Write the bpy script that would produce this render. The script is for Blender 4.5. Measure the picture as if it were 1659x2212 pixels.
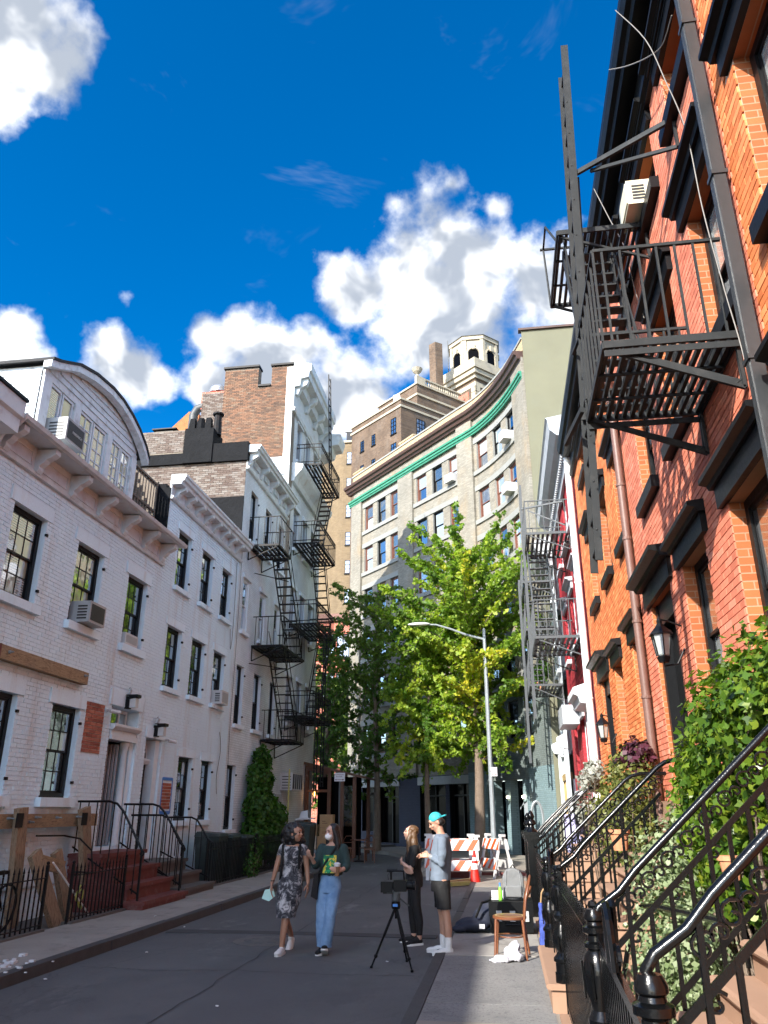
import bpy, bmesh, math, random
import numpy as np
from mathutils import Vector, Matrix
for o in list(bpy.data.objects): bpy.data.objects.remove(o)
scene = bpy.context.scene
col = scene.collection
R = math.radians
rnd = random.Random(7)

# ------------------------------------------------------------------ camera
TH, PSI, CAMH = 0.36862, 0.14793, 1.8
cd = bpy.data.cameras.new('camera'); cam = bpy.data.objects.new('camera', cd); col.objects.link(cam)
cam.location = (0, 0, CAMH); cam.rotation_euler = (math.pi/2 + TH, 0, PSI)
cd.sensor_fit = 'VERTICAL'; cd.sensor_height = 36.0; cd.lens = 36.0*1662/2212
cd.clip_start = 0.05; cd.clip_end = 5000
scene.camera = cam
cy = scene.cycles; cy.use_denoising = True; cy.use_adaptive_sampling = True; cy.adaptive_threshold = .02
cy.max_bounces = 5; cy.diffuse_bounces = 3; cy.glossy_bounces = 3; cy.transmission_bounces = 3; cy.transparent_max_bounces = 6; cy.caustics_reflective = False; cy.caustics_refractive = False
scene.render.resolution_x = 768; scene.render.resolution_y = 1024

# ------------------------------------------------------------------ sun, sky, exposure
SUN = Vector((-1.0, -1.77, 1.22)).normalized()          # towards the sun: high, behind the camera's left shoulder
sd = bpy.data.lights.new('sun', 'SUN'); sun = bpy.data.objects.new('sun', sd); col.objects.link(sun)
sd.energy = 2.7; sd.angle = R(0.53); sd.color = (1.0, 0.95, 0.87)
sun.rotation_euler = SUN.to_track_quat('Z', 'Y').to_euler(); sun.location = (-20, -20, 40)
scene.view_settings.view_transform = 'Standard'; scene.view_settings.look = 'None'
scene.view_settings.gamma = 1.0; scene.view_settings.use_curve_mapping = False
scene.view_settings.exposure = 2.02

world = bpy.data.worlds.new('World'); scene.world = world; world.use_nodes = True
NT = world.node_tree; NT.nodes.clear()
def wn(t, **kw):
    n = NT.nodes.new(t)
    for k, v in kw.items(): setattr(n, k, v)
    return n
def wl(a, b): NT.links.new(a, b)
def wm(op, a, b=None, c=None, clamp=False):
    n = NT.nodes.new('ShaderNodeMath'); n.operation = op; n.use_clamp = clamp
    for i, v in enumerate((a, b, c)):
        if v is None: continue
        if isinstance(v, (int, float)): n.inputs[i].default_value = v
        else: wl(v, n.inputs[i])
    return n.outputs[0]
def wv(op, a, b=None, s=None):
    n = NT.nodes.new('ShaderNodeVectorMath'); n.operation = op
    for i, v in enumerate((a, b)):
        if v is None: continue
        if isinstance(v, (tuple, Vector)): n.inputs[i].default_value = v
        else: wl(v, n.inputs[i])
    if s is not None: n.inputs['Scale'].default_value = s
    return n.outputs['Value'] if op in ('DISTANCE', 'DOT_PRODUCT', 'LENGTH') else n.outputs['Vector']
sky = wn('ShaderNodeTexSky', sky_type='NISHITA', sun_disc=False)
sky.sun_elevation = math.asin(SUN.z); sky.sun_rotation = math.atan2(SUN.x, SUN.y)
sky.altitude = 20; sky.air_density = 1.0; sky.dust_density = 1.0; sky.ozone_density = 4.0
hs = wn('ShaderNodeHueSaturation'); hs.inputs['Saturation'].default_value = 1.6; hs.inputs['Hue'].default_value = 0.503; hs.inputs['Value'].default_value = 0.42
wl(sky.outputs[0], hs.inputs['Color'])
sp = wn('ShaderNodeSeparateColor'); wl(sky.outputs[0], sp.inputs[0])          # a camera's vividness: only clear deep blue is pushed, milky parts stay as they are
vib = wn('ShaderNodeMapRange', interpolation_type='SMOOTHSTEP'); wl(wm('DIVIDE', sp.outputs[0], sp.outputs[2]), vib.inputs[0])
for i_, q_ in enumerate((.285, .45, 1.0, 0.0)): vib.inputs[i_+1].default_value = q_
hsm = wn('ShaderNodeMix', data_type='RGBA'); wl(vib.outputs[0], hsm.inputs[0]); wl(sky.outputs[0], hsm.inputs[6]); wl(hs.outputs[0], hsm.inputs[7])
geo = wn('ShaderNodeTexCoord')
dirv = wv('NORMALIZE', geo.outputs['Generated'])
def cdir(az, el):            # azimuth from +Y, positive to the right; elevation; degrees
    a, e = R(az), R(el); return Vector((math.sin(a)*math.cos(e), math.cos(a)*math.cos(e), math.sin(e)))
def fbm(vec, scale, detail=7, rough=0.55, dist=0.0):
    n = wn('ShaderNodeTexNoise'); n.inputs['Scale'].default_value = scale; n.inputs['Detail'].default_value = detail
    n.inputs['Roughness'].default_value = rough; n.inputs['Distortion'].default_value = dist
    wl(vec, n.inputs['Vector']); return n.outputs['Fac']
# cumulus clouds: (azimuth, elevation, angular radius as chord, strength)
CLOUDS = [(-43.2,48.3,.085,1.05),(-39.6,46.9,.055,.95),(-43.5,45.2,.07,.95),
          (-11.6,37.6,.055,.85),(-6.0,38.4,.085,1.0),(-2.2,40,.075,1.0),(-1.2,36.6,.115,1.1),(-5.5,34.5,.08,.95),(4.5,36.8,.085,1.0),(-2.3,43.8,.035,.55),(2.8,42.9,.022,.5),(12,34,.12,1.0),
          (-21.8,33.0,.055,1.0),(-17.8,31.6,.085,1.05),(-12.3,29.9,.08,1.0),(-22.6,29.9,.06,.95),
          (-31.0,30.4,.06,1.0),(-28.0,29.8,.06,.95),(-37,30.0,.05,.8),(-30.0,35.0,.026,.6),
          (-70,30,.22,1.0),(-105,34,.3,1.05),(-145,28,.26,1.0),(175,36,.3,1.0),(135,30,.28,1.05),(98,40,.3,1.05),(62,34,.28,1.05),(38,46,.2,1.0),(80,68,.26,1.0),(-100,66,.22,.95),(170,68,.25,1.0),(20,72,.16,.95),(115,52,.26,1.0),(75,50,.2,1.0),(150,50,.22,1.0)]  # this row: clouds out of view, added to strengthen the fill light
warp = wn('ShaderNodeTexNoise'); warp.inputs['Scale'].default_value = 9; warp.inputs['Detail'].default_value = 2; wl(dirv, warp.inputs['Vector'])
v2 = wv('ADD', dirv, wv('SCALE', wv('SUBTRACT', warp.outputs['Color'], (0.5, 0.5, 0.5)), s=0.07))
acc = None
for az, el, r, s_ in CLOUDS:
    f = wm('MULTIPLY_ADD', wv('DISTANCE', v2, cdir(az, el)), -s_/r, s_)
    acc = f if acc is None else wm('SMOOTH_MAX', acc, f, 0.25)
n1 = fbm(dirv, 12, 6, 0.56); n2 = fbm(dirv, 46, 3, 0.55)
d0 = wm('ADD', wm('MULTIPLY_ADD', n1, 1.5, -.75), acc); d0 = wm('ADD', d0, wm('MULTIPLY_ADD', n2, .3, -.15))
# relief: where the cloud thickens towards the sun's side it shades itself
LO = tuple(Vector((-0.62, -0.1, 0.78))*0.032)
rel = wm('SUBTRACT', fbm(wv('ADD', v2, LO), 10, 4, .5), fbm(v2, 10, 4, .5))
d1 = wm('ADD', wm('MULTIPLY', rel, 4.2), wm('MULTIPLY_ADD', acc, .55, .18))
mr = wn('ShaderNodeMapRange', interpolation_type='SMOOTHSTEP'); wl(d0, mr.inputs[0]); mr.inputs[1].default_value = 0.12; mr.inputs[2].default_value = 0.62
cov = wm('MULTIPLY', mr.outputs[0], 0.97)
wisp = wn('ShaderNodeMapRange', interpolation_type='SMOOTHSTEP')
wl(fbm(wv('MULTIPLY', dirv, (2.2, 1.0, 4.0)), 3.0, 5, 0.62, 0.6), wisp.inputs[0]); wisp.inputs[1].default_value = 0.60; wisp.inputs[2].default_value = 0.85
cov2 = wm('MAXIMUM', cov, wm('MULTIPLY', wisp.outputs[0], 0.12))
sh = wn('ShaderNodeMapRange', interpolation_type='SMOOTHSTEP'); wl(d1, sh.inputs[0]); sh.inputs[1].default_value = 0.0; sh.inputs[2].default_value = 1.05
cc = wn('ShaderNodeMix', data_type='RGBA'); cc.inputs[6].default_value = (3.0, 3.0, 2.95, 1); cc.inputs[7].default_value = (.92, 1.02, 1.18, 1)
wl(sh.outputs[0], cc.inputs[0])
mx = wn('ShaderNodeMix', data_type='RGBA'); wl(cov2, mx.inputs[0]); wl(hsm.outputs[2], mx.inputs[6]); wl(cc.outputs[2], mx.inputs[7])
bg = wn('ShaderNodeBackground'); bg.inputs['Strength'].default_value = 0.15
wl(mx.outputs[2], bg.inputs['Color'])
wo = wn('ShaderNodeOutputWorld'); wl(bg.outputs[0], wo.inputs[0])

# ------------------------------------------------------------------ object helpers
def link(o): col.objects.link(o); return o
def tag(o, label=None, cat=None, group=None, kind=None):
    if label: o['label'] = label
    if cat: o['category'] = cat
    if group: o['group'] = group
    if kind: o['kind'] = kind
    return o
def thing(name, label, cat, loc=(0, 0, 0), group=None):
    o = bpy.data.objects.new(name, None); link(o); o.location = loc; o.empty_display_size = 0.2
    o['base'] = list(loc)
    return tag(o, label, cat, group)
def wpos(o):
    v = Vector((0, 0, 0))
    while o is not None: v += Vector(o.location); o = o.parent
    return v
class MB:
    """collects geometry in world coordinates; build() makes ONE mesh object"""
    def __init__(s): s.v = []; s.f = []; s.m = []; s.mi = 0
    def add(s, vs, fs):
        b = len(s.v); s.v.extend(tuple(p) for p in vs)
        for f in fs: s.f.append(tuple(i+b for i in f)); s.m.append(s.mi)
    def hexa(s, P):      # 8 corners: bottom 0-3 ccw, top 4-7
        s.add(P, [(3,2,1,0),(4,5,6,7),(0,1,5,4),(1,2,6,5),(2,3,7,6),(3,0,4,7)])
    def box(s, x0, x1, y0, y1, z0, z1):
        s.hexa([(x0,y0,z0),(x1,y0,z0),(x1,y1,z0),(x0,y1,z0),(x0,y0,z1),(x1,y0,z1),(x1,y1,z1),(x0,y1,z1)])
    def cbox(s, c, h): s.box(c[0]-h[0], c[0]+h[0], c[1]-h[1], c[1]+h[1], c[2]-h[2], c[2]+h[2])
    def bar(s, p, q, w, h=None, up=(0, 0, 1), w2=None):   # rectangular bar from p to q
        h = h or w; p = Vector(p); q = Vector(q); d = (q-p)
        if d.length < 1e-6: return
        d.normalize(); u = Vector(up)
        if abs(d.dot(u)) > .98: u = Vector((1, 0, 0)) if abs(d.x) < .9 else Vector((0, 1, 0))
        a = d.cross(u).normalized(); b = a.cross(d)
        w2 = w2 or w; k = w2/w
        s.hexa([p-a*w/2-b*h/2, p+a*w/2-b*h/2, p+a*w/2+b*h/2, p-a*w/2+b*h/2,
                q-a*w2/2-b*h*k/2, q+a*w2/2-b*h*k/2, q+a*w2/2+b*h*k/2, q-a*w2/2+b*h*k/2])
    def tube(s, pts, r, n=6, caps=True, closed=False):
        pts = [Vector(p) for p in pts]; m = len(pts)
        rs = r if isinstance(r, (list, tuple)) else [r]*m
        ref = None; rings = []
        for i in range(m):
            if closed: d = pts[(i+1) % m]-pts[i-1]
            else: d = pts[min(i+1, m-1)]-pts[max(i-1, 0)]
            if d.length < 1e-9: d = Vector((0, 0, 1))
            d.normalize()
            if ref is None:
                ref = Vector((0, 0, 1)) if abs(d.z) < .9 else Vector((1, 0, 0))
            a = d.cross(ref)
            if a.length < 1e-6: a = d.orthogonal()
            a.normalize(); ref = a.cross(d)
            b = ref
            rings.append([pts[i]+a*rs[i]*math.cos(2*math.pi*k/n)+b*rs[i]*math.sin(2*math.pi*k/n) for k in range(n)])
        vs = [p for ring in rings for p in ring]; fs = []
        for i in range(m if closed else m-1):
            j = (i+1) % m
            for k in range(n): fs.append((i*n+k, i*n+(k+1) % n, j*n+(k+1) % n, j*n+k))
        if caps and not closed: fs.append(tuple(range(n-1, -1, -1))); fs.append(tuple((m-1)*n+k for k in range(n)))
        s.add(vs, fs)
    def lathe(s, c, prof, n=12, axis='z', sq=False):
        """prof: list of (radius, height) from c"""
        vs = []; fs = []; m = len(prof); c = Vector(c)
        for r, h in prof:
            for k in range(n):
                a = 2*math.pi*(k+.5)/n
                x, y = r*math.cos(a), r*math.sin(a)
                vs.append(c+Vector((x, y, h)) if axis == 'z' else (c+Vector((h, x, y)) if axis == 'x' else c+Vector((x, h, y))))
        for i in range(m-1):
            for k in range(n): fs.append((i*n+k, i*n+(k+1) % n, (i+1)*n+(k+1) % n, (i+1)*n+k))
        fs.append(tuple(range(n-1, -1, -1))); fs.append(tuple((m-1)*n+k for k in range(n)))
        s.add(vs, fs)
    def prism(s, poly, vec):      # polygon (3D points) extruded by vec
        n = len(poly); vec = Vector(vec); P = [Vector(p) for p in poly]
        s.add(P+[p+vec for p in P], [tuple(range(n-1, -1, -1)), tuple(range(n, 2*n))]+[(i, (i+1) % n, n+(i+1) % n, n+i) for i in range(n)])
    def quad(s, *P): s.add(P, [tuple(range(len(P)))])
    def ball(s, c, r, n=10, m=7):
        c = Vector(c); r = Vector(r) if isinstance(r, (tuple, Vector, list)) else Vector((r, r, r))
        vs = []; fs = []
        for i in range(m+1):
            t = math.pi*i/m
            for k in range(n):
                a = 2*math.pi*k/n
                vs.append(c+Vector((r.x*math.sin(t)*math.cos(a), r.y*math.sin(t)*math.sin(a), -r.z*math.cos(t))))
        for i in range(m):
            for k in range(n): fs.append((i*n+k, i*n+(k+1) % n, (i+1)*n+(k+1) % n, (i+1)*n+k))
        s.add(vs, fs)
    def mesh(s, name, mats, org=(0, 0, 0), smooth=None):
        me = bpy.data.meshes.new(name)
        V = np.array(s.v, dtype=np.float64).reshape(-1, 3)-np.array(org)
        me.from_pydata(V.tolist(), [], s.f); 
        for m in (mats if isinstance(mats, (list, tuple)) else [mats]): me.materials.append(m)
        if any(s.m): me.polygons.foreach_set('material_index', s.m)
        if smooth is not None:
            me.polygons.foreach_set('use_smooth', [True]*len(me.polygons)); me.set_sharp_from_angle(angle=R(smooth))
        me.update(); return me
    def build(s, name, mats, parent=None, loc=None, smooth=None):
        """part of parent (shares its origin), or a top-level object with its origin at loc"""
        org = wpos(parent) if parent is not None else Vector(loc if loc is not None else (0, 0, 0))
        o = bpy.data.objects.new(name, s.mesh(name, mats, org, smooth)); link(o)
        if parent is not None: o.parent = parent
        else: o.location = org
        return o
def inst(name, me, parent, loc, rot=None):
    """object with shared mesh data placed at world loc"""
    o = bpy.data.objects.new(name, me); link(o)
    if parent is not None: o.parent = parent; o.location = Vector(loc)-wpos(parent)
    else: o.location = loc
    if rot: o.rotation_euler = rot
    return o
class Fac:
    """a facade: s along the wall, d outwards, z up"""
    def __init__(f, o, u, n): f.o = Vector((o[0], o[1], 0)); f.u = Vector((u[0], u[1], 0)).normalized(); f.n = Vector((n[0], n[1], 0)).normalized()
    def p(f, s, d, z): return f.o+f.u*s+f.n*d+Vector((0, 0, z))
    def box(f, mb, s0, s1, d0, d1, z0, z1):
        mb.hexa([f.p(s0,d0,z0), f.p(s1,d0,z0), f.p(s1,d1,z0), f.p(s0,d1,z0), f.p(s0,d0,z1), f.p(s1,d0,z1), f.p(s1,d1,z1), f.p(s0,d1,z1)])
    def prof(f, mb, s0, s1, pts):      # profile polygon (d,z) extruded along s
        mb.prism([f.p(s0, d, z) for d, z in pts], f.u*(s1-s0))
# ------------------------------------------------------------------ materials (all procedural)
MATS = {}
class NB:
    def __init__(s, name):
        s.m = bpy.data.materials.new(name); s.m.use_nodes = True; s.t = s.m.node_tree; s.n = s.t.nodes
        s.b = s.n['Principled BSDF']; MATS[name] = s.m
        s.pos = s.n.new('ShaderNodeNewGeometry').outputs['Position']
    def node(s, t, **kw):
        n = s.n.new(t)
        for k, v in kw.items(): setattr(n, k, v)
        return n
    def l(s, a, b): s.t.links.new(a, b)
    def set(s, inp, v):
        i = s.b.inputs[inp]
        if hasattr(v, 'links'): s.l(v, i)
        else: i.default_value = v
    def math(s, op, a, b=None, c=None, clamp=False):
        n = s.n.new('ShaderNodeMath'); n.operation = op; n.use_clamp = clamp
        for i, v in enumerate((a, b, c)):
            if v is None: continue
            if isinstance(v, (int, float)): n.inputs[i].default_value = v
            else: s.l(v, n.inputs[i])
        return n.outputs[0]
    def vmul(s, v, k):
        n = s.n.new('ShaderNodeVectorMath'); n.operation = 'MULTIPLY'; s.l(v, n.inputs[0]); n.inputs[1].default_value = k; return n.outputs[0]
    def noise(s, scale, detail=4, rough=.55, vec=None, k=None, dist=0):
        n = s.n.new('ShaderNodeTexNoise'); n.inputs['Scale'].default_value = scale; n.inputs['Detail'].default_value = detail
        n.inputs['Roughness'].default_value = rough; n.inputs['Distortion'].default_value = dist
        v = vec if vec is not None else s.pos
        if k: v = s.vmul(v, k)
        s.l(v, n.inputs['Vector']); return n.outputs['Fac']
    def ramp(s, fac, stops, interp='LINEAR'):
        n = s.n.new('ShaderNodeValToRGB'); s.l(fac, n.inputs[0]); e = n.color_ramp.elements; n.color_ramp.interpolation = interp
        while len(e) > len(stops): e.remove(e[-1])
        while len(e) < len(stops): e.new(1)
        for i, (p, c) in enumerate(stops):
            e[i].position = p; e[i].color = (*c, 1) if len(c) == 3 else c
        return n.outputs[0]
    def mix(s, fac, a, b, mode='MIX'):
        n = s.n.new('ShaderNodeMix'); n.data_type = 'RGBA'; n.blend_type = mode
        for i, v in ((0, fac), (6, a), (7, b)):
            if isinstance(v, (int, float)): n.inputs[i].default_value = v
            elif isinstance(v, tuple): n.inputs[i].default_value = (*v, 1) if len(v) == 3 else v
            else: s.l(v, n.inputs[i])
        return n.outputs[2]
    def smooth(s, v, a, b, lo=0., hi=1.):
        n = s.n.new('ShaderNodeMapRange'); n.interpolation_type = 'SMOOTHSTEP'; s.l(v, n.inputs[0])
        for i, q in enumerate((a, b, lo, hi)): n.inputs[i+1].default_value = q
        return n.outputs[0]
    def bump(s, h, strength=.4, dist=.01):
        n = s.n.new('ShaderNodeBump'); n.inputs['Strength'].default_value = strength; n.inputs['Distance'].default_value = dist
        s.l(h, n.inputs['Height']); s.l(n.outputs[0], s.b.inputs['Normal'])
    def sep(s, v=None):
        n = s.n.new('ShaderNodeSeparateXYZ'); s.l(v if v is not None else s.pos, n.inputs[0]); return n.outputs
    def comb(s, x, y, z=0.):
        n = s.n.new('ShaderNodeCombineXYZ')
        for i, v in enumerate((x, y, z)):
            if isinstance(v, (int, float)): n.inputs[i].default_value = v
            else: s.l(v, n.inputs[i])
        return n.outputs[0]
def mat(name, c, rough=.6, var=.18, vs=6., bump=.25, bs=60., bd=.004, metal=0., spec=.5, dirt=None, dirt_amt=.5, ds=2.5, coat=0., trans=0.):
    b = NB(name); c = tuple(c)
    n1 = b.noise(vs, 5); n2 = b.noise(vs*6.3, 3)
    f = b.math('ADD', b.math('MULTIPLY', n1, .7), b.math('MULTIPLY', n2, .3))
    colr = b.ramp(f, [(.25, tuple(x*(1-var) for x in c)), (.75, tuple(min(1, x*(1+var)) for x in c))])
    if dirt:
        dn = b.smooth(b.noise(ds, 6, .62), .5, .72)
        colr = b.mix(b.math('MULTIPLY', dn, dirt_amt), colr, tuple(dirt))
    b.set('Base Color', colr); b.set('Metallic', metal)
    b.set('Roughness', b.math('ADD', b.math('MULTIPLY', n2, .22), rough-.11, clamp=True))
    b.set('Specular IOR Level', spec)
    if coat: b.set('Coat Weight', coat); b.set('Coat Roughness', .08)
    if trans: b.set('Transmission Weight', trans)
    if bump: b.bump(b.noise(bs, 4), bump, bd)
    return b.m
def emis(name, c, strength):
    b = NB(name); b.set('Base Color', (*c, 1)); b.set('Emission Color', (*c, 1)); b.set('Emission Strength', strength); return b.m

CP, BP = 0.075, 0.215          # brick course and brick pitch used by the geometry and by the colour grid
def brick_mat(name, stops, axis='y', rough=.75, paint=0.0, grime=None, grime_amt=.4, bump=.35):
    """colour varies from brick to brick on the same grid the bricks are laid on"""
    b = NB(name); x, y, z = b.sep()
    u = {'y': y, 'x': x}[axis]
    r = b.math('FLOOR', b.math('DIVIDE', z, CP))
    off = b.math('MULTIPLY', b.math('MODULO', r, 2.0), BP/2)
    k = b.math('FLOOR', b.math('DIVIDE', b.math('ADD', u, off), BP))
    wn_ = b.node('ShaderNodeTexWhiteNoise', noise_dimensions='2D'); b.l(b.comb(k, r), wn_.inputs['Vector'])
    c = b.ramp(wn_.outputs['Value'], stops)
    big = b.noise(.9, 5, .6); fine = b.noise(45, 4, .6)
    c = b.mix(.55, c, b.ramp(b.math('ADD', b.math('MULTIPLY', big, .6), b.math('MULTIPLY', fine, .4)), [(.3, (.72, .72, .72)), (.7, (1.15, 1.15, 1.15))]), 'MULTIPLY')
    if grime:
        g = b.smooth(b.noise(1.6, 7, .65, k=(1, 1, .35)), .5, .75)
        c = b.mix(b.math('MULTIPLY', g, grime_amt), c, grime)
    b.set('Base Color', c); b.set('Roughness', rough); b.set('Specular IOR Level', .35)
    b.bump(b.math('ADD', b.noise(90, 4, .65), b.math('MULTIPLY', b.noise(22, 3), .8)), bump, .004)
    return b.m
def course_mat(name, c1, c2, mortar, axis='y', bw=.21, bh=.07, ms=.012, rough=.75, bump=.5, big=.25, stain=None, stain_amt=.4, fac_uv=None):
    """far walls where bricks cannot be told apart: brick texture in world space"""
    b = NB(name); x, y, z = b.sep()
    u = {'y': y, 'x': x, 'd': b.math('MULTIPLY', b.math('SUBTRACT', x, y), .7071), 'e': b.math('MULTIPLY', b.math('ADD', x, y), .7071)}[axis]
    t = b.node('ShaderNodeTexBrick'); b.l(b.comb(u, z), t.inputs['Vector'])
    t.inputs['Color1'].default_value = (*c1, 1); t.inputs['Color2'].default_value = (*c2, 1); t.inputs['Mortar'].default_value = (*mortar, 1)
    t.inputs['Scale'].default_value = 1.0; t.inputs['Brick Width'].default_value = bw; t.inputs['Row Height'].default_value = bh
    t.inputs['Mortar Size'].default_value = ms; t.inputs['Mortar Smooth'].default_value = .25
    n = b.ramp(b.noise(.7, 6, .62), [(.3, (1-big,)*3), (.7, (1+big*.6,)*3)])
    c = b.mix(1.0, t.outputs['Color'], n, 'MULTIPLY')
    if stain: c = b.mix(b.math('MULTIPLY', b.smooth(b.noise(.9, 7, .65, k=(1, 1, .4)), .48, .72), stain_amt), c, stain)
    b.set('Base Color', c); b.set('Roughness', rough); b.set('Specular IOR Level', .3)
    b.bump(b.math('ADD', b.math('MULTIPLY', b.math('SUBTRACT', 1.0, t.outputs['Fac']), 1.0), b.math('MULTIPLY', b.noise(60, 3), .35)), bump, .008)
    return b.m
def glass(name, c=(.012, .014, .016), refl=.32, tint=(.9, .95, 1.), blind=None, wav=.25, fk=.45):
    b = NB(name)
    colr = (*c, 1)
    if blind:
        z = b.sep()[2]
        w = b.math('PINGPONG', z, .022); colr = b.ramp(b.math('DIVIDE', w, .022), [(.2, tuple(x*.55 for x in blind)), (.7, blind)])
    b.set('Base Color', colr); b.set('Roughness', .25)
    g = b.node('ShaderNodeBsdfGlossy'); g.inputs['Roughness'].default_value = .03; g.inputs['Color'].default_value = (*tint, 1)
    lw = b.node('ShaderNodeLayerWeight'); lw.inputs['Blend'].default_value = .5
    bp = b.node('ShaderNodeBump'); bp.inputs['Strength'].default_value = wav; bp.inputs['Distance'].default_value = .02
    b.l(b.noise(2.2, 2), bp.inputs['Height']); b.l(bp.outputs[0], g.inputs['Normal'])
    f = b.math('ADD', b.math('MULTIPLY', lw.outputs['Facing'], fk), refl, clamp=True)
    ms = b.node('ShaderNodeMixShader'); b.l(f, ms.inputs[0]); b.l(b.b.outputs[0], ms.inputs[1]); b.l(g.outputs[0], ms.inputs[2])
    b.l(ms.outputs[0], b.n['Material Output'].inputs['Surface'])
    return b.m
def leaf_mat(name, stops, rough=.5, trans=.35):
    b = NB(name)
    at = b.node('ShaderNodeAttribute', attribute_name='tone')
    c = b.ramp(at.outputs['Fac'], stops)
    b.set('Base Color', c); b.set('Roughness', rough); b.set('Specular IOR Level', .4)
    tr = b.node('ShaderNodeBsdfTranslucent'); b.l(b.mix(1.0, c, (1.3, 1.5, .6), 'MULTIPLY'), tr.inputs['Color'])
    ms = b.node('ShaderNodeMixShader'); ms.inputs[0].default_value = trans
    b.l(b.b.outputs[0], ms.inputs[1]); b.l(tr.outputs[0], ms.inputs[2]); b.l(ms.outputs[0], b.n['Material Output'].inputs['Surface'])
    return b.m

# painted white brick of the left row: chalky, rain-streaked
def painted(name, c, stain, amt=.35, axis='y'):
    b = NB(name)
    big = b.noise(.8, 6, .6); streak = b.noise(1.3, 6, .62, k=(1.8, 1.8, .22)); fine = b.noise(30, 5, .6)
    col0 = b.ramp(b.math('ADD', b.math('MULTIPLY', big, .5), b.math('MULTIPLY', fine, .5)), [(.3, tuple(x*.9 for x in c)), (.7, tuple(min(1, x*1.05) for x in c))])
    c1 = b.mix(b.math('MULTIPLY', b.smooth(streak, .5, .74), amt), col0, stain)
    chips = b.smooth(b.noise(11, 6, .7), .66, .72)
    c1 = b.mix(b.math('MULTIPLY', chips, .35), c1, (.42, .36, .33))
    b.set('Base Color', c1); b.set('Roughness', .62); b.set('Specular IOR Level', .35)
    b.bump(b.math('ADD', b.noise(70, 4, .6), b.math('MULTIPLY', b.noise(14, 3), 1.2)), .45, .006)
    return b.m
M = MATS
painted('white_paint_brick', (.72, .875, .96), (.52, .47, .43), .6)
painted('white_stucco', (.74, .81, .85), (.55, .50, .44), .5)
brick_mat('exposed_brick', [(0, (.25, .075, .05)), (.5, (.36, .11, .07)), (1, (.45, .17, .11))], 'y', grime=(.5, .38, .33), grime_amt=.3)
brick_mat('orange_brick', [(0, (.50, .135, .038)), (.35, (.60, .17, .05)), (.7, (.68, .21, .07)), (1, (.76, .29, .105))], 'y', grime=(.30, .09, .04), grime_amt=.35)
brick_mat('salmon_brick', [(0, (.52, .15, .085)), (.4, (.61, .19, .11)), (.8, (.67, .22, .13)), (1, (.71, .28, .18))], 'y', grime=(.44, .145, .09), grime_amt=.4)
brick_mat('party_brick', [(0, (.085, .05, .033)), (.3, (.125, .07, .043)), (.6, (.165, .085, .048)), (.85, (.205, .10, .055)), (1, (.165, .12, .082))], 'x', grime=(.20, .15, .10), grime_amt=.45)
brick_mat('grey_party_brick', [(0, (.085, .055, .043)), (.4, (.125, .092, .073)), (.7, (.155, .125, .105)), (1, (.19, .168, .148))], 'x', grime=(.20, .175, .155), grime_amt=.45)
mat('mortar_white', (.67, .80, .88), .8, .12, 5, .3, 50)
mat('mortar_tan', (.60, .40, .26), .9, .2, 12, .4, 90)
mat('mortar_salmon', (.50, .23, .15), .9, .2, 12, .4, 90)
mat('mortar_grey', (.19, .16, .125), .9, .2, 8, .4, 80)
course_mat('white_course', (.68, .74, .77), (.74, .80, .83), (.57, .62, .64), 'y', bump=.6, stain=(.55, .52, .46), stain_amt=.35)
course_mat('orange_course', (.33, .088, .028), (.43, .135, .045), (.40, .22, .13), 'x', bw=.215, bh=.075, ms=.007)
course_mat('orange_course_y', (.44, .12, .035), (.58, .19, .06), (.60, .40, .26), 'y', bw=.215, bh=.075)
course_mat('red_course', (.34, .022, .03), (.42, .035, .045), (.29, .02, .027), 'y', bw=.2, bh=.07, bump=.8)
course_mat('pearl_brick', (.21, .194, .157), (.29, .273, .228), (.175, .163, .138), 'd', bw=.22, bh=.068, ms=.008, big=.2, stain=(.30, .215, .12), stain_amt=.5)
course_mat('buff_brick', (.42, .30, .16), (.48, .36, .21), (.34, .27, .19), 'd', bw=.22, bh=.068, big=.15)
course_mat('brown_brick', (.095, .06, .038), (.15, .10, .064), (.125, .10, .08), 'd', bw=.3, bh=.1, ms=.012, big=.3, stain=(.17, .15, .13), stain_amt=.3)
course_mat('yellow_brick', (.16, .112, .058), (.21, .152, .084), (.16, .125, .09), 'd', bw=.3, bh=.1, big=.2)
course_mat('teal_brick', (.16, .23, .25), (.19, .27, .285), (.13, .19, .2), 'd', bw=.22, bh=.07, ms=.01, big=.12)
course_mat('dark_blue_brick', (.022, .026, .045), (.028, .032, .055), (.018, .02, .035), 'd', bw=.22, bh=.07, big=.1)
course_mat('far_red_brick', (.42, .08, .05), (.5, .11, .07), (.5, .3, .22), 'x', bw=.25, bh=.08)
mat('limestone', (.245, .25, .233), .7, .12, 2, .2, 30)
mat('cream_stone', (.38, .335, .25), .7, .15, 1.5, .2, 20, dirt=(.20, .19, .17), dirt_amt=.6, ds=.8)
mat('grey_stucco', (.36, .37, .36), .8, .2, 1.2, .25, 25, dirt=(.22, .23, .24), dirt_amt=.5, ds=1)
mat('pale_green_stucco', (.142, .14, .092), .85, .1, .9, .25, 18, dirt=(.14, .143, .10), dirt_amt=.5, ds=.7)
mat('green_copper', (.035, .21, .125), .5, .25, 3, .2, 20, dirt=(.14, .30, .22), dirt_amt=.4, ds=4)
mat('brown_cornice', (.065, .033, .023), .5, .2, 3, .15, 20, dirt=(.11, .06, .045), dirt_amt=.35)
mat('brown_frame', (.15, .055, .035), .5, .15)
mat('black_paint', (.006, .0065, .0075), .38, .2, 12, .15, 80, spec=.22)
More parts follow.
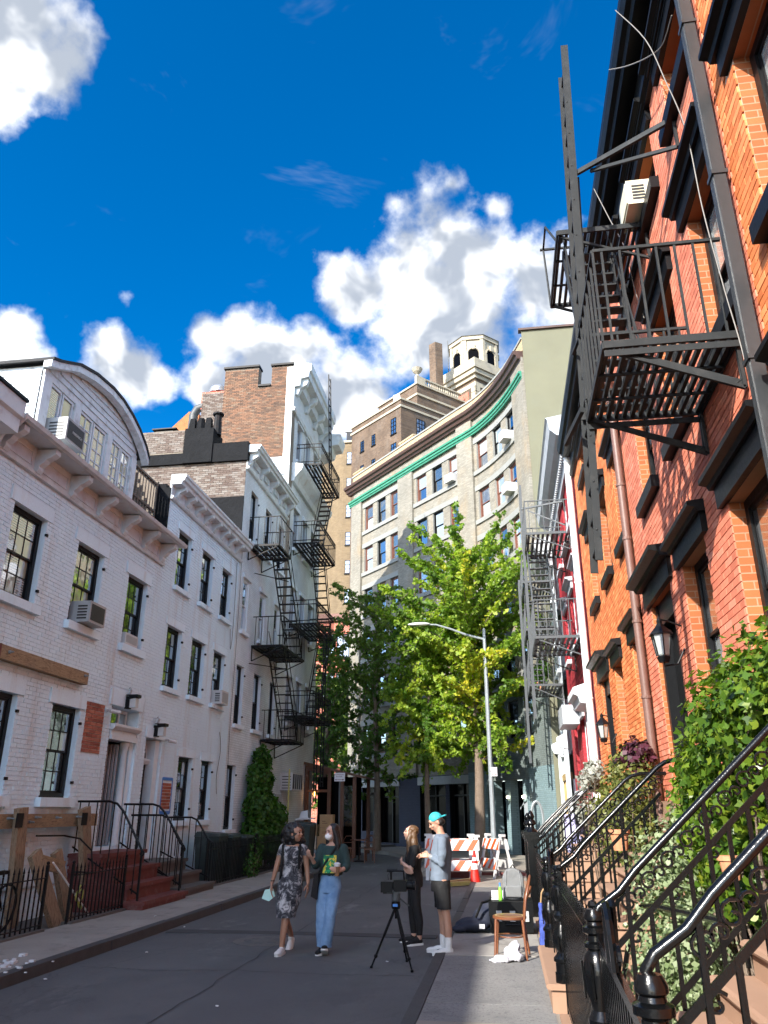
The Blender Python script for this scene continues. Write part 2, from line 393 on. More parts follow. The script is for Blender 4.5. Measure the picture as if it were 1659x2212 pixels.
mat('black_trim', (.0045, .005, .0057), .42, .2, 4, .15, 60, dirt=(.014, .014, .014), dirt_amt=.25, spec=.2)
mat('black_gloss', (.0028, .0032, .0036), .2, .25, 20, .35, 70, .003, spec=.32, coat=.08)
mat('iron_black', (.006, .006, .0065), .5, .25, 12, .3, 90, dirt=(.045, .022, .015), dirt_amt=.35, ds=6, spec=.2)
mat('iron_grey', (.021, .023, .0235), .55, .18, 9, .35, 90, spec=.2, dirt=(.06, .058, .055), dirt_amt=.35, ds=6)
mat('iron_slate', (.055, .062, .066), .55, .15, 9, .3, 90)
mat('white_trim', (.66, .71, .73), .5, .1, 5, .2, 60, dirt=(.45, .40, .34), dirt_amt=.35, ds=5)
mat('cornice_white', (.62, .67, .68), .6, .12, 4, .25, 40, dirt=(.40, .31, .24), dirt_amt=.5, ds=3)
mat('grey_trim', (.38, .40, .42), .55, .12, 4, .2, 50, dirt=(.25, .26, .27), dirt_amt=.4)
mat('clapboard', (.64, .69, .71), .6, .12, 8, .3, 50, dirt=(.28, .27, .26), dirt_amt=.55, ds=5)
mat('tar', (.007, .0075, .009), .75, .4, 2.5, .6, 12, .03, spec=.12)
mat('roof_dark', (.02, .02, .021), .8, .3, 8, .5, 60)
mat('roof_metal', (.45, .46, .48), .35, .15, 4, .1, 30, metal=.7)
mat('rust', (.34, .12, .035), .8, .35, 4, .4, 40)
mat('asphalt', (.07, .071, .073), .85, .2, 3, .4, 100)
mat('brownstone', (.31, .185, .118), .8, .12, 5, .3, 70, dirt=(.24, .145, .095), dirt_amt=.4)
mat('red_stone', (.14, .032, .026), .65, .25, 5, .3, 50, dirt=(.30, .24, .21), dirt_amt=.25, ds=7)
mat('dark_stone', (.10, .092, .085), .75, .2, 4, .3, 50)
mat('kerb_stone', (.045, .045, .046), .7, .3, 4, .5, 50, .01)
mat('timber', (.26, .165, .085), .7, .2, 3, .3, 60)
mat('terracotta', (.52, .22, .11), .8, .15)
mat('ac_white', (.56, .56, .55), .45, .08, 6, 0)
mat('ac_grey', (.36, .37, .37), .5, .1, 6, 0)
mat('ac_cream', (.68, .62, .45), .5, .08, 6, 0)
mat('ac_dark', (.02, .02, .022), .5, .2, 200, .4, 200)
mat('pipe_grey', (.028, .031, .033), .35, .15, 6, .1, 60, spec=.6)
mat('pipe_brown', (.14, .075, .058), .5, .15, 6, .1, 60)
mat('pipe_white', (.74, .74, .72), .45, .08, 6, .1, 60)
mat('cable', (.17, .155, .135), .5, .1, 6, 0)
mat('galvanised', (.25, .275, .285), .45, .12, 5, .15, 40, metal=.25)
mat('bark', (.15, .11, .08), .85, .3, 9, .9, 30, .03)
mat('wood_brown', (.12, .05, .025), .6, .3, 3, .3, 50)
mat('cardboard', (.36, .225, .11), .8, .1, 5, .1, 60)
mat('paper', (.58, .59, .60), .7, .05, 5, .1, 30)
mat('plastic_black', (.0045, .005, .0057), .45, .2, 9, .1, 60, spec=.15)
mat('dark_interior', (.004, .004, .0045), .9, .3, 2, 0, spec=.02)
mat('cast_iron', (.10, .095, .09), .6, .3, 20, .4, 60)
glass('glass_dark'); glass('glass_sky', (.05, .055, .055), .30, (.85, .80, .72))
glass('glass_blind', refl=.22, blind=(.52, .50, .46)); glass('glass_cream', (.40, .36, .24), .2); glass('glass_pale', (.38, .42, .40), .2)
glass('glass_black', (.002, .002, .0025), .0, (.13, .14, .16), wav=.1, fk=.12); M['glass_black'].node_tree.nodes['Principled BSDF'].inputs['Specular IOR Level'].default_value = .03
mat('door_black', (.0055, .006, .0065), .35, .2, 4, .1, 60, dirt=(.025, .02, .018), dirt_amt=.3, spec=.15)
mat('terrace_wood', (.16, .13, .10), .8, .25, 4, .3, 60)
emis('bulb', (1.0, .85, .6), 6.0); emis('bulb_orange', (1.0, .45, .12), 2.2)

# timber with grain along the board
b = NB('plank'); g = b.noise(5, 6, .6, k=(6, 1.2, 6), dist=1.5); c = b.ramp(g, [(.3, (.15, .095, .05)), (.5, (.30, .205, .115)), (.75, (.40, .29, .17))])
b.set('Base Color', b.mix(b.smooth(b.noise(1.5, 5), .5, .75, 0, .4), c, (.13, .11, .09))); b.set('Roughness', .8); b.bump(g, .35, .006)
b = NB('post_wood'); g = b.noise(5, 6, .6, k=(6, 6, 1.0), dist=1.5); c = b.ramp(g, [(.3, (.13, .085, .05)), (.5, (.27, .185, .115)), (.75, (.36, .26, .165))])
b.set('Base Color', c); b.set('Roughness', .8); b.bump(g, .35, .006)

# road: worn asphalt with patches, seams and stains
b = NB('road'); n1 = b.noise(.35, 6, .6); n2 = b.noise(2.2, 6, .65); n3 = b.noise(140, 2, .7)
c = b.ramp(b.math('ADD', b.math('MULTIPLY', n1, .55), b.math('MULTIPLY', n2, .45)), [(.32, (.050, .054, .058)), (.5, (.083, .088, .090)), (.7, (.125, .129, .128))])
c = b.mix(b.smooth(b.noise(.9, 7, .68, k=(1, .45, 1)), .56, .62, 0, .6), c, (.055, .058, .062))
c = b.mix(b.smooth(b.noise(1.7, 7, .7, k=(.8, .3, 1)), .56, .70, 0, .6), c, (.21, .212, .205))
c = b.mix(b.smooth(b.noise(.55, 3, .5, k=(1, .6, 1)), .50, .58, 0, .35), c, (.06, .063, .067))
crk = b.node('ShaderNodeTexVoronoi', feature='DISTANCE_TO_EDGE'); crk.inputs['Scale'].default_value = .33
wv_ = b.node('ShaderNodeTexNoise'); wv_.inputs['Scale'].default_value = 2.5; wv_.inputs['Detail'].default_value = 5; b.l(b.pos, wv_.inputs['Vector'])
av = b.node('ShaderNodeVectorMath', operation='ADD'); b.l(b.pos, av.inputs[0]); sv = b.node('ShaderNodeVectorMath', operation='SCALE'); b.l(wv_.outputs['Color'], sv.inputs[0]); sv.inputs['Scale'].default_value = .5
b.l(sv.outputs[0], av.inputs[1]); b.l(av.outputs[0], crk.inputs['Vector'])
c = b.mix(b.smooth(crk.outputs['Distance'], .0, .008, .4, 0), c, (.03, .03, .031))
c = b.mix(b.ramp(n3, [(.45, (0, 0, 0)), (.62, (.3, .3, .3)), (.8, (.8, .8, .8))]), c, (.17, .17, .17))
b.set('Base Color', c); b.set('Roughness', b.math('ADD', b.math('MULTIPLY', n2, .3), .55)); b.set('Specular IOR Level', .4)
b.bump(b.math('ADD', n3, b.math('MULTIPLY', n2, 1.5)), .55, .006)
def concrete(name, c, stain, amt=.6, speck=0.):
    b = NB(name); n1 = b.noise(1.1, 7, .65); n3 = b.noise(90, 3, .7)
    k = b.ramp(b.math('ADD', b.math('MULTIPLY', n1, .6), b.math('MULTIPLY', n3, .4)), [(.3, tuple(x*.72 for x in c)), (.7, tuple(x*1.15 for x in c))])
    k = b.mix(b.smooth(b.noise(2.6, 8, .72), .52, .68, 0, amt), k, stain)
    if speck: k = b.mix(b.smooth(b.noise(38, 4, .7), .52, .66, 0, speck), k, (.05, .05, .052))
    b.set('Base Color', k); b.set('Roughness', .85); b.bump(b.math('ADD', n3, b.math('MULTIPLY', n1, .8)), .4, .005)
concrete('concrete', (.30, .28, .25), (.13, .12, .11)); concrete('concrete_warm', (.25, .222, .184), (.15, .138, .118)); concrete('concrete_dark', (.13, .128, .125), (.08, .08, .08), .5)
concrete('concrete_speck', (.20, .195, .185), (.10, .10, .10), .5, .7)
concrete('patch', (.05, .052, .055), (.035, .036, .038), .5)
course_mat('grey_green_brick', (.13, .155, .15), (.155, .185, .178), (.105, .13, .125), 'd', bw=.22, bh=.07, ms=.01, big=.15)
# ------------------------------------------------------------------ builders for walls, bricks, windows, ironwork
_cf = Vector((-math.sin(PSI)*math.cos(TH), math.cos(PSI)*math.cos(TH), math.sin(TH))); _cr = Vector((math.cos(PSI), math.sin(PSI), 0)); _cu = _cr.cross(_cf)
def in_view(p, m=1.02):
    v = Vector(p)-Vector((0, 0, CAMH)); z = v.dot(_cf)
    if z < .2: return False
    return abs(v.dot(_cr)/z*1662/829.5) < m and abs(v.dot(_cu)/z*1662/1106) < m
def wall_back(F, s0, s1, z0, z1, ops, d=-.014, depth=.32):
    """front sheet with holes (slot 0) and the reveals of the holes (slot 1)"""
    mb = MB(); S = sorted({s0, s1, *[v for o in ops for v in o[:2] if s0 < v < s1]}); Z = sorted({z0, z1, *[v for o in ops for v in o[2:4] if z0 < v < z1]})
    for a, b in zip(S, S[1:]):
        for c, e in zip(Z, Z[1:]):
            ms, mz = (a+b)/2, (c+e)/2
            if any(o[0] < ms < o[1] and o[2] < mz < o[3] for o in ops): continue
            mb.quad(F.p(a,d,c), F.p(b,d,c), F.p(b,d,e), F.p(a,d,e))
    mb.mi = 1
    for a, b, c, e in [o[:4] for o in ops]:
        q = d-depth
        for P in ((a,c,a,e), (b,c,b,e), (a,c,b,c), (a,e,b,e)):
            mb.quad(F.p(P[0],d,P[1]), F.p(P[2],d,P[3]), F.p(P[2],q,P[3]), F.p(P[0],q,P[1]))
    return mb
BRICKM = {}
def lay_bricks(house, F, s0, s1, z0, z1, ops, m, singles=0, proud=.0, back=.018, jit=.002, holes=(), seed=1):
    rr = random.Random(seed); full = []; mb = MB(); L = BP-.010; hh = CP-.010
    r = int(math.floor(z0/CP))
    while (r+1)*CP <= z1+.002:
        za, zb = r*CP+.005, (r+1)*CP-.005; zm = (za+zb)/2
        if za >= z0-.03:
            off = (r % 2)*BP/2; blk = sorted([(o[0]-.004, o[1]+.004) for o in ops if o[2]-.02 < zm < o[3]+.02])
            k = int(math.floor((s0+off)/BP))
            while k*BP-off < s1:
                segs = [(max(k*BP-off+.005, s0+.002), min((k+1)*BP-off-.005, s1-.002))]
                for a, b in blk:
                    nx = []
                    for c, e in segs:
                        if b <= c or a >= e: nx.append((c, e))
                        else:
                            if a > c: nx.append((c, a))
                            if b < e: nx.append((b, e))
                    segs = nx
                for c, e in segs:
                    if e-c < .025: continue
                    j = proud+rr.uniform(-jit, jit); 
                    if abs(e-c-L) < 1e-4: full.append((c, e, za, zb, j))
                    else: brick5(mb, F, c, e, za, zb, j, back)
                k += 1
        r += 1
    vis = []
    if singles:
        vis = [b for b in full if in_view(F.p((b[0]+b[1])/2, 0, b[2]))]
        vis.sort(key=lambda b: (F.p((b[0]+b[1])/2, 0, b[2])-Vector((0, 0, CAMH))).length)
        vis = vis[:singles]
    vs = set(vis)
    for b in full:
        if b not in vs: brick5(mb, F, *b[:5], back)
    if vis:
        one = MB(); b = vis[0]; c0 = F.p(b[0], 0, b[2]); brick5(one, F, *b[:4], 0, back); me = one.mesh('brick', m, c0)
        for b in vis: inst('brick', me, house, F.p(b[0], b[4], b[2]))
    if mb.f:
        o = mb.build('brickwork', m, house); o['kind'] = 'stuff'
def brick5(mb, F, a, b, c, e, j, back):
    d = -back
    mb.add([F.p(a,d,c), F.p(b,d,c), F.p(b,d,e), F.p(a,d,e), F.p(a,j,c), F.p(b,j,c), F.p(b,j,e), F.p(a,j,e)],
           [(4,5,6,7), (0,1,5,4), (1,2,6,5), (2,3,7,6), (3,0,4,7)])
PANES = {}
def pane(parent, F, s0, s1, d, z0, z1, m):
    key = (id(F), round(s1-s0, 3), round(z1-z0, 3), m)
    if key not in PANES:
        mb = MB(); F.box(mb, 0, s1-s0, -.004, .004, 0, z1-z0); PANES[key] = mb.mesh('pane', M[m], F.o)
    return inst('pane', PANES[key], parent, F.p(s0, d, z0))
def window(house, F, s0, s1, z0, z1, cols=3, rows=4, fm='black_paint', gm=('glass_dark',), inset=.10, fw=.06, bar=.022, sill=None, lintel=None,
           sm='white_trim', lm='white_trim', sd=.09, sillh=.12, ov=.08, hinge=False, seed=0, name='window', panes=True):
    rr = random.Random(int(s0*100)+int(z0*10)+seed)
    mb = MB(); d1 = -inset; d0 = d1-.10
    F.box(mb, s0+.002, s0+fw, d0, d1, z0+.002, z1-.002); F.box(mb, s1-fw, s1-.002, d0, d1, z0+.002, z1-.002)
    F.box(mb, s0+fw, s1-fw, d0, d1, z1-fw, z1-.002); F.box(mb, s0+fw, s1-fw, d0, d1+.02, z0+.002, z0+fw)
    zm = (z0+z1)/2; a, b = s0+fw, s1-fw; cells = []
    for (lo, hi, dd, nr) in ((zm-.015, z1-fw, d1-.025, rows//2), (z0+fw, zm+.015, d1-.06, rows-rows//2)):
        st = .035
        F.box(mb, a, a+st, dd-.03, dd, lo, hi); F.box(mb, b-st, b, dd-.03, dd, lo, hi)
        F.box(mb, a+st, b-st, dd-.03, dd, lo, lo+st); F.box(mb, a+st, b-st, dd-.03, dd, hi-st, hi)
        ia, ib, il, ih = a+st, b-st, lo+st, hi-st; cw = (ib-ia)/cols; ch = (ih-il)/nr
        for i in range(1, cols): F.box(mb, ia+cw*i-bar/2, ia+cw*i+bar/2, dd-.028, dd-.004, il, ih)
        for i in range(1, nr): F.box(mb, ia, ib, dd-.027, dd-.005, il+ch*i-bar/2, il+ch*i+bar/2)
        for i in range(cols):
            for j in range(nr): cells.append((ia+cw*i+.004, ia+cw*(i+1)-.004, dd-.016, il+ch*j+.004, il+ch*(j+1)-.004))
    if hinge:
        for hz in (z0+.25, z1-.3):
            F.box(mb, s1+.0, s1+.05, -.02, .03, hz, hz+.05)
    w = mb.build(name, M[fm], house)
    gset = list(gm)
    for i, c in enumerate(cells):
        pane(w, F, c[0], c[1], c[2], c[3], c[4], gset[(i*7+rr.randrange(3)) % len(gset)] if len(gset) > 1 else gset[0])
    if sill:
        mb = MB(); F.box(mb, s0-ov, s1+ov, -.12, sd, z0-sillh, z0-.002); mb.build('sill', M[sm], w)
    if lintel:
        mb = MB(); F.box(mb, s0-lintel[1], s1+lintel[1], -.02, lintel[2], z1+.002, z1+lintel[0]); mb.build('lintel', M[lm], w)
    return w
def slat_set(parent, name, me, locs):
    for p in locs: inst(name, me, parent, p)
def fe_landing(par, F, s0, s1, d0, d1, z, m, n=9, rail=.95, nb=6, near=True, far=True, brackets=True, scroll=False, slw=None, hole=None, bw=.02):
    """a fire-escape landing: frame, flat slats running along the wall, railing, triangular brackets"""
    mb = MB(); fr = .05
    for s in (s0, s1): F.box(mb, s-.012, s+.012, d0, d1, z-.07, z)
    for d in (d0, d1): F.box(mb, s0, s1, d-.012, d+.012, z-.07, z)
    for s in np.linspace(s0, s1, 4)[1:-1]: F.box(mb, s-.008, s+.008, d0, d1, z-.085, z-.055)
    lf = mb.build('landing_frame', m, par)
    w = slw or (d1-d0)/n*.5; one = MB(); F.box(one, 0, (s1-s0), 0, w, -.028, .022); me = one.mesh('slat', m, F.o)
    for i in range(n): inst('slat', me, lf, F.p(s0, d0+(i+.25)*(d1-d0)/n, z-.022))
    if rail:
        mb = MB()
        for zz in (z+rail, ) if not scroll else (z+rail, z+rail*.82, z+.12):
            F.box(mb, s0, s1, d1-.015, d1+.015, zz-.03, zz)
            if near: F.box(mb, s0-.015, s0+.015, d0, d1, zz-.03, zz)
            if far: F.box(mb, s1-.015, s1+.015, d0, d1, zz-.03, zz)
        ra = mb.build('handrail', m, par)
        one = MB(); F.box(one, -bw/2, bw/2, -bw/2, bw/2, 0, rail-.03); me = one.mesh('baluster', m, F.o)
        k = max(2, int((s1-s0)/.17))
        for i in range(k+1): inst('baluster', me, ra, F.p(s0+(s1-s0)*i/k, d1, z))
        for s, on in ((s0, near), (s1, far)):
            if on:
                for i in range(nb): inst('baluster', me, ra, F.p(s, d0+(d1-d0)*(i+.5)/nb, z))
        if scroll:
            mb = MB(); kk = max(3, int((s1-s0)/.25))
            for i in range(kk):
                c = F.p(s0+(s1-s0)*(i+.5)/kk, d1, z+rail*.9)
                for sgn in (-1, 1):
                    mb.tube([c+F.u*sgn*.06+F.u*.05*math.cos(t)*sgn+Vector((0, 0, .05*math.sin(t))) for t in np.linspace(0, 5.2, 9)], .007, 4)
            mb.build('scrollwork', m, ra)
    if brackets:
        for s in (s0+.04, s1-.04):
            mb = MB(); A = F.p(s, d1*.97, z-.07); B = F.p(s, .03, z-.52); Cc = F.p(s, .03, z-.06)
            mb.bar(A, B, .03, .03); mb.bar(B, Cc, .03, .03); mb.build('bracket', m, par)
def fe_stair(par, F, sA, zA, sB, zB, d0, d1, m, n=11, rail=True, tread=.16):
    mb = MB()
    for d in (d0, d1): mb.bar(F.p(sA, d, zA), F.p(sB, d, zB), .02, .11)
    st = mb.build('stringers', m, par)
    one = MB(); F.box(one, -tread/2, tread/2, d0+.012, d1-.012, -.012, .012); me = one.mesh('tread', m, F.o)
    for i in range(n): t = (i+.5)/n; inst('tread', me, st, F.p(sA+(sB-sA)*t, 0, zA+(zB-zA)*t))
    if rail:
        mb = MB()
        for d in (d0, d1):
            up = Vector((0, 0, .62)); mb.tube([F.p(sA, d, zA)+Vector((0,0,.55)), F.p(sA+(sB-sA)*.12, d, zA+(zB-zA)*.12)+up, F.p(sA+(sB-sA)*.85, d, zA+(zB-zA)*.85)+up, F.p(sB, d, zB)+Vector((0, 0, .2))], .014, 5)
            for t in (.25, .5, .75): mb.bar(F.p(sA+(sB-sA)*t, d, zA+(zB-zA)*t), F.p(sA+(sB-sA)*t, d, zA+(zB-zA)*t)+up, .016)
        mb.build('stair_rail', m, par)
def fe_ladder(par, p0, p1, side, m, n=14, w=.05, t=.02, bolts=True):
    """p0->p1 one stringer, side = vector to the other"""
    p0, p1, side = Vector(p0), Vector(p1), Vector(side); mb = MB()
    for o in (Vector((0, 0, 0)), side): mb.bar(p0+o, p1+o, t, w, up=(1, 0, 0))
    st = mb.build('ladder_stringers', m, par)
    d = (p1-p0).normalized(); one = MB(); one.bar(Vector((0, 0, 0)), side, .024, .024); me = one.mesh('rung', m)
    for i in range(n): inst('rung', me, st, p0+(p1-p0)*((i+.5)/n))
    return st
def ac_unit(label, F, s, z, w=.6, h=.4, out=.35, body='ac_white', front='ac_dark', grp='window air conditioners', slots=True, bars=0):
    t = thing('air_conditioner', label, 'air conditioner', F.p(s, 0, z), grp)
    mb = MB(); F.box(mb, s-w/2, s+w/2, -.12, out, z, z+h); mb.build('casing', M[body], t)
    mb = MB(); F.box(mb, s-w/2+.05, s+w/2-.05, out, out+.006, z+.05, z+h-.05); g = mb.build('grille', M[front], t)
    if bars:
        mb = MB()
        for i in range(1, bars): F.box(mb, s-w/2+w*i/bars-.02, s-w/2+w*i/bars+.02, out+.001, out+.016, z+.03, z+h-.03)
        mb.build('grille_bars', M[body], t)
    if slots:
        mb = MB(); e = s-w/2
        for i in range(5): F.box(mb, e-.005, e+.001, .06, out-.06, z+.06+i*(h-.12)/5, z+.06+i*(h-.12)/5+.03)
        mb.build('side_vents', M['ac_dark'], t)
    return t
def fence(label, p, q, h, m, group, step=.115, spear=True, rails=(.1, .85), base=None, rp=.0, post=True, bar=.018, name='iron_fence', curl=False):
    p, q = Vector(p), Vector(q); t = thing(name, label, 'fence', p, group); u = (q-p); L = u.length; u.normalize()
    mb = MB()
    for r in rails: mb.bar(p+Vector((0, 0, h*r)), q+Vector((0, 0, h*r)), .032, .014)
    mb.build('rail', m, t)
    if post:
        for e in (p, q):
            mb = MB(); mb.bar(e, e+Vector((0, 0, h*1.06)), .04); mb.ball(e+Vector((0, 0, h*1.09)), .03, 6, 4); mb.build('post', m, t)
    one = MB(); one.bar((0, 0, 0), (0, 0, h*.93), bar)
    if spear: one.lathe((0, 0, h*.93), [(bar*.5, 0), (bar*.95, .02), (.002, .1)], 4)
    else: one.bar((0, 0, h*.93), (0, 0, h), bar)
    me = one.mesh('picket', m); n = max(1, int(L/step))
    for i in range(1, n): inst('picket', me, t, p+u*(L*i/n)+Vector((0, 0, .02)))
    if base:
        mb = MB(); a = Vector((-u.y, u.x, 0))*.09; mb.hexa([p-a-Vector((0,0,.15)), q-a-Vector((0,0,.15)), q+a-Vector((0,0,.15)), p+a-Vector((0,0,.15)), p-a+Vector((0,0,.03)), q-a+Vector((0,0,.03)), q+a+Vector((0,0,.03)), p+a+Vector((0,0,.03))]); mb.build('kerb', M[base], t)
    return t
# ------------------------------------------------------------------ text helper
def text(parent, body, size, m, loc, rot, align='CENTER', name='lettering'):
    tx = bpy.data.curves.new('t', 'FONT'); tx.body = body; tx.size = size; tx.align_x = align; tx.extrude = .0015
    tmp = bpy.data.objects.new('t', tx); link(tmp); dg = bpy.context.evaluated_depsgraph_get(); me = bpy.data.meshes.new_from_object(tmp.evaluated_get(dg)); bpy.data.objects.remove(tmp)
    me.materials.clear(); me.materials.append(M[m]); o = bpy.data.objects.new(name, me); link(o); o.parent = parent; o.location = Vector(loc)-wpos(parent); o.rotation_euler = rot; o['kind'] = 'stuff'; return o
# ------------------------------------------------------------------ ground, road, pavements
mb = MB(); mb.quad((-400,-400,-.35), (400,-400,-.35), (400,600,-.35), (-400,600,-.35)); tag(mb.build('ground', M['asphalt'], loc=(0,0,-.35)), kind='structure')
mb = MB(); N = 40
def road_z(x): return 0.02*math.cos((x+3.25)/2.25*1.3)-.02
for i in range(12):
    x0, x1 = -5.5+i*4.5/12, -5.5+(i+1)*4.5/12
    mb.quad((x0,-12,road_z(x0)), (x1,-12,road_z(x1)), (x1,24.2,road_z(x1)), (x0,24.2,road_z(x0)))
road = mb.build('road', M['road'], smooth=60); tag(road, kind='structure')
mb = MB(); mb.quad((-40,24.2,-.012), (-9,24.2,-.012), (-9,60,-.012), (-40,60,-.012)); mb.quad((-9,24.2,-.012), (12,24.2,-.012), (12,60,-.012), (-9,60,-.012))
tag(mb.build('road_junction', M['road'], loc=(0,24,0)), kind='structure')
# re-laid asphalt patches and a trench seam
for i, (x0, x1, y0, y1) in enumerate([(-5.4,-1.15,12.98,13.3)]):
    mb = MB(); rr = random.Random(i)
    P = [(x0,y0), ((x0+x1)/2,y0+rr.uniform(-.05,.05)), (x1,y0), (x1,(y0+y1)/2), (x1,y1), ((x0+x1)/2,y1+rr.uniform(-.06,.06)), (x0,y1), (x0,(y0+y1)/2)]
    mb.prism([(a,b,-.03) for a,b in P], (0,0,.034+.003*i)); tag(mb.build('asphalt_patch', M['patch'] if 'patch' in M else M['concrete_dark'], loc=((x0+x1)/2,(y0+y1)/2,0)), kind='structure')
def pavement(name, x0, x1, y0, y1, z, ys, m, gap=.008, mats=None):
    mb = MB(); mb.box(x0+.02, x1-.02, y0, y1, -.3, z-.02); o = mb.build(name, M['concrete_dark'], loc=((x0+x1)/2,y0,0)); tag(o, kind='structure')
    for i, (a, b) in enumerate(zip(ys, ys[1:])):
        rr = random.Random(i*3+int(x0*10)); mb = MB(); t = z+rr.uniform(-.006,.006); q = rr.uniform(-.006,.006)
        e = .012
        mb.hexa([(x0,a+gap,z-.1),(x1,a+gap,z-.1),(x1,b-gap,z-.1),(x0,b-gap,z-.1),(x0,a+gap,t-e*0),(x1,a+gap,t+q),(x1,b-gap,t+q),(x0,b-gap,t)])
        mb.build('slab', M[(mats or {}).get(i, m)], o)
    return o
def kerb(name, x0, x1, y0, y1, h, step=2.4, batter=.03):
    o = thing(name, None, None, ((x0+x1)/2, y0, 0)); o['kind'] = 'structure'; y = y0; i = 0
    while y < y1:
        rr = random.Random(i+int(abs(x0)*7)); L = step*rr.uniform(.7, 1.2); b = min(y+L, y1); mb = MB(); t = h+rr.uniform(-.012, .008); dx = rr.uniform(-.012, .012)
        s = 1 if x0 > -3 else -1
        xa, xb = (x0, x1-dx)
        mb.hexa([(xa,y+.006,-.25),(xb,y+.006,-.25),(xb,b-.006,-.25),(xa,b-.006,-.25),(xa+ (batter if s > 0 else 0),y+.006,t),(xb-(batter if s < 0 else 0),y+.006,t),(xb-(batter if s < 0 else 0),b-.006,t+.004),(xa+(batter if s > 0 else 0),b-.006,t+.004)])
        mb.build('kerb_stone', M['kerb_stone'], o); y = b; i += 1
ysL = list(np.arange(-6, 24.3, 1.5))
pavement('pavement_left', -7.0, -5.66, -6, 24.2, .10, ysL, 'concrete')
kerb('kerb_left', -5.66, -5.48, -6, 24.2, .11)
mb = MB(); mb.box(-8.25, -7.0, -6, 34, -.3, .04); tag(mb.build('areaway_left', M['dark_stone'], loc=(-7.6,0,0)), kind='structure')
ysR = [-4,-2,0,1.4,2.9,4.4,6.1,7.9,8.6,11.2,13.1,15.0,17.0,19.0,20.6,22.0,24.2]
pavement('pavement_right', -.88, .34, -4, 24.2, .065, ysR, 'concrete', mats={7: 'concrete_speck', 8: 'concrete_speck', 9: 'concrete', 10: 'concrete_dark', 11: 'concrete_dark', 12: 'concrete_dark', 13: 'concrete_dark', 14: 'concrete_warm', 15: 'concrete_warm', 5: 'concrete_warm', 6: 'concrete_warm'})
kerb('kerb_right', -1.04, -.88, -4, 24.2, .068)
mb = MB(); mb.box(.34, 2.3, -4, 29.5, -.3, .06); tag(mb.build('areaway_right', M['concrete_warm'], loc=(1,0,0)), kind='structure')
# far pavement in front of the curved building, with a low step
mb = MB(); mb.prism([(-2.6,24.2,-.2),(2.0,24.2,-.2),(1.9,29.7,-.2),(-.2,34.8,-.2),(-8.4,44,-.2),(-11,42,-.2),(-5.2,35.4,-.2),(-2.9,30.2,-.2)], (0,0,.33)); tag(mb.build('pavement_corner', M['concrete_warm'], loc=(-1,28,0)), kind='structure')
mb = MB(); mb.box(-2.2, .6, 24.02, 24.2, -.2, .14); tag(mb.build('kerb_corner', M['red_stone'], loc=(-.8,24,0)), kind='structure')
# ------------------------------------------------------------------ left row (street wall at x = -8.2)
FL = Fac((-8.2, 0), (0, 1), (1, 0))
XB = -16.5
def body(house, y0, y1, z1, m, x1=-8.24, x0=XB, roof='roof_dark'):
    """side, rear and roof of a house (front wall is separate)"""
    mb = MB(); mb.quad((x1,y0,-.2),(x0,y0,-.2),(x0,y0,z1),(x1,y0,z1)); mb.quad((x0,y0,-.2),(x0,y1,-.2),(x0,y1,z1),(x0,y0,z1)); mb.quad((x1,y1,-.2),(x1,y1,z1),(x0,y1,z1),(x0,y1,-.2))
    mb.build('side_wall', m, house)
    mb = MB(); mb.box(x0, x1, y0+.002, y1-.002, z1-.1, z1+.02); mb.build('roof', M[roof], house)
def backing(house, F, s0, s1, z0, z1):
    mb = MB(); F.box(mb, s0+.05, s1-.05, -.62, -.6, z0, z1); mb.build('dark_room', M['dark_interior'], house)

# --- house nearest the camera, only its cornice end and wall edge show
h0 = thing('row_house', 'cream house at the left edge, only its cornice end shows', 'house', (-8.2, 5, 0), 'white row houses on the left')
ops = [(6.4,7.4,2,3.6),(8.5,9.5,2,3.6),(6.4,7.4,5.2,6.8),(8.5,9.5,5.2,6.8)]
wall_back(FL, 5.6, 10.5, -.2, 8.2, ops).build('front_wall', [M['white_stucco'], M['white_stucco']], h0)
body(h0, 5.6, 10.5, 8.2, M['white_stucco'])
for o in ops: window(h0, FL, *o, sill=True)
hz = thing('row_house', 'plain taller house behind the viewpoint on the left, out of frame', 'house', (-8.2, 0, 0), 'white row houses on the left')
wall_back(FL, -14, 5.6, -.2, 9.6, []).build('front_wall', [M['white_stucco'], M['white_stucco']], hz); body(hz, -14, 5.6, 9.6, M['white_stucco'])
mb = MB(); FL.prof(mb, 5.6, 10.42, [(0,7.62),(.5,7.62),(.5,7.86),(.56,7.9),(.56,8.18),(.0,8.3)]); mb.build('cornice', M['cornice_white'], h0)
mb = MB(); FL.prof(mb, 5.6, 10.43, [(0,8.302),(.565,8.182),(.60,8.19),(.60,8.24),(.0,8.42)]); mb.build('gutter', M['black_paint'], h0)

# --- painted brick house with the dormer
h1 = thing('row_house', 'white painted brick house with wide dormer and bracketed eaves', 'house', (-8.2, 14, 0), 'white row houses on the left')
Y0, Y1 = 10.5, 17.42
W1 = [(11.36,12.40,2.0,3.64),(13.50,14.50,2.0,3.64),(11.38,12.40,5.2,6.82),(13.55,14.60,5.2,6.82),(15.78,16.76,5.2,6.80)]
DOOR1 = (15.76,17.06,1.08,3.88)
ops = W1+[DOOR1]
wall_back(FL, Y0, Y1, -.2, 7.46, ops, depth=.4).build('front_wall', [M['mortar_white'], M['white_paint_brick']], h1)
blk = ops+[(w[0]-.16, w[1]+.16, w[3], w[3]+.27) for w in W1]+[(w[0]-.12, w[1]+.12, w[2]-.17, w[2]) for w in W1]+[(15.55,17.25,3.88,4.22), (10.4,17.5,.56,.80)]
EX1 = (14.70,15.44,2.82,3.84)
lay_bricks(h1, FL, Y0, Y1, .0, 7.46, blk+[EX1], M['white_paint_brick'], singles=300, jit=.004, seed=3)
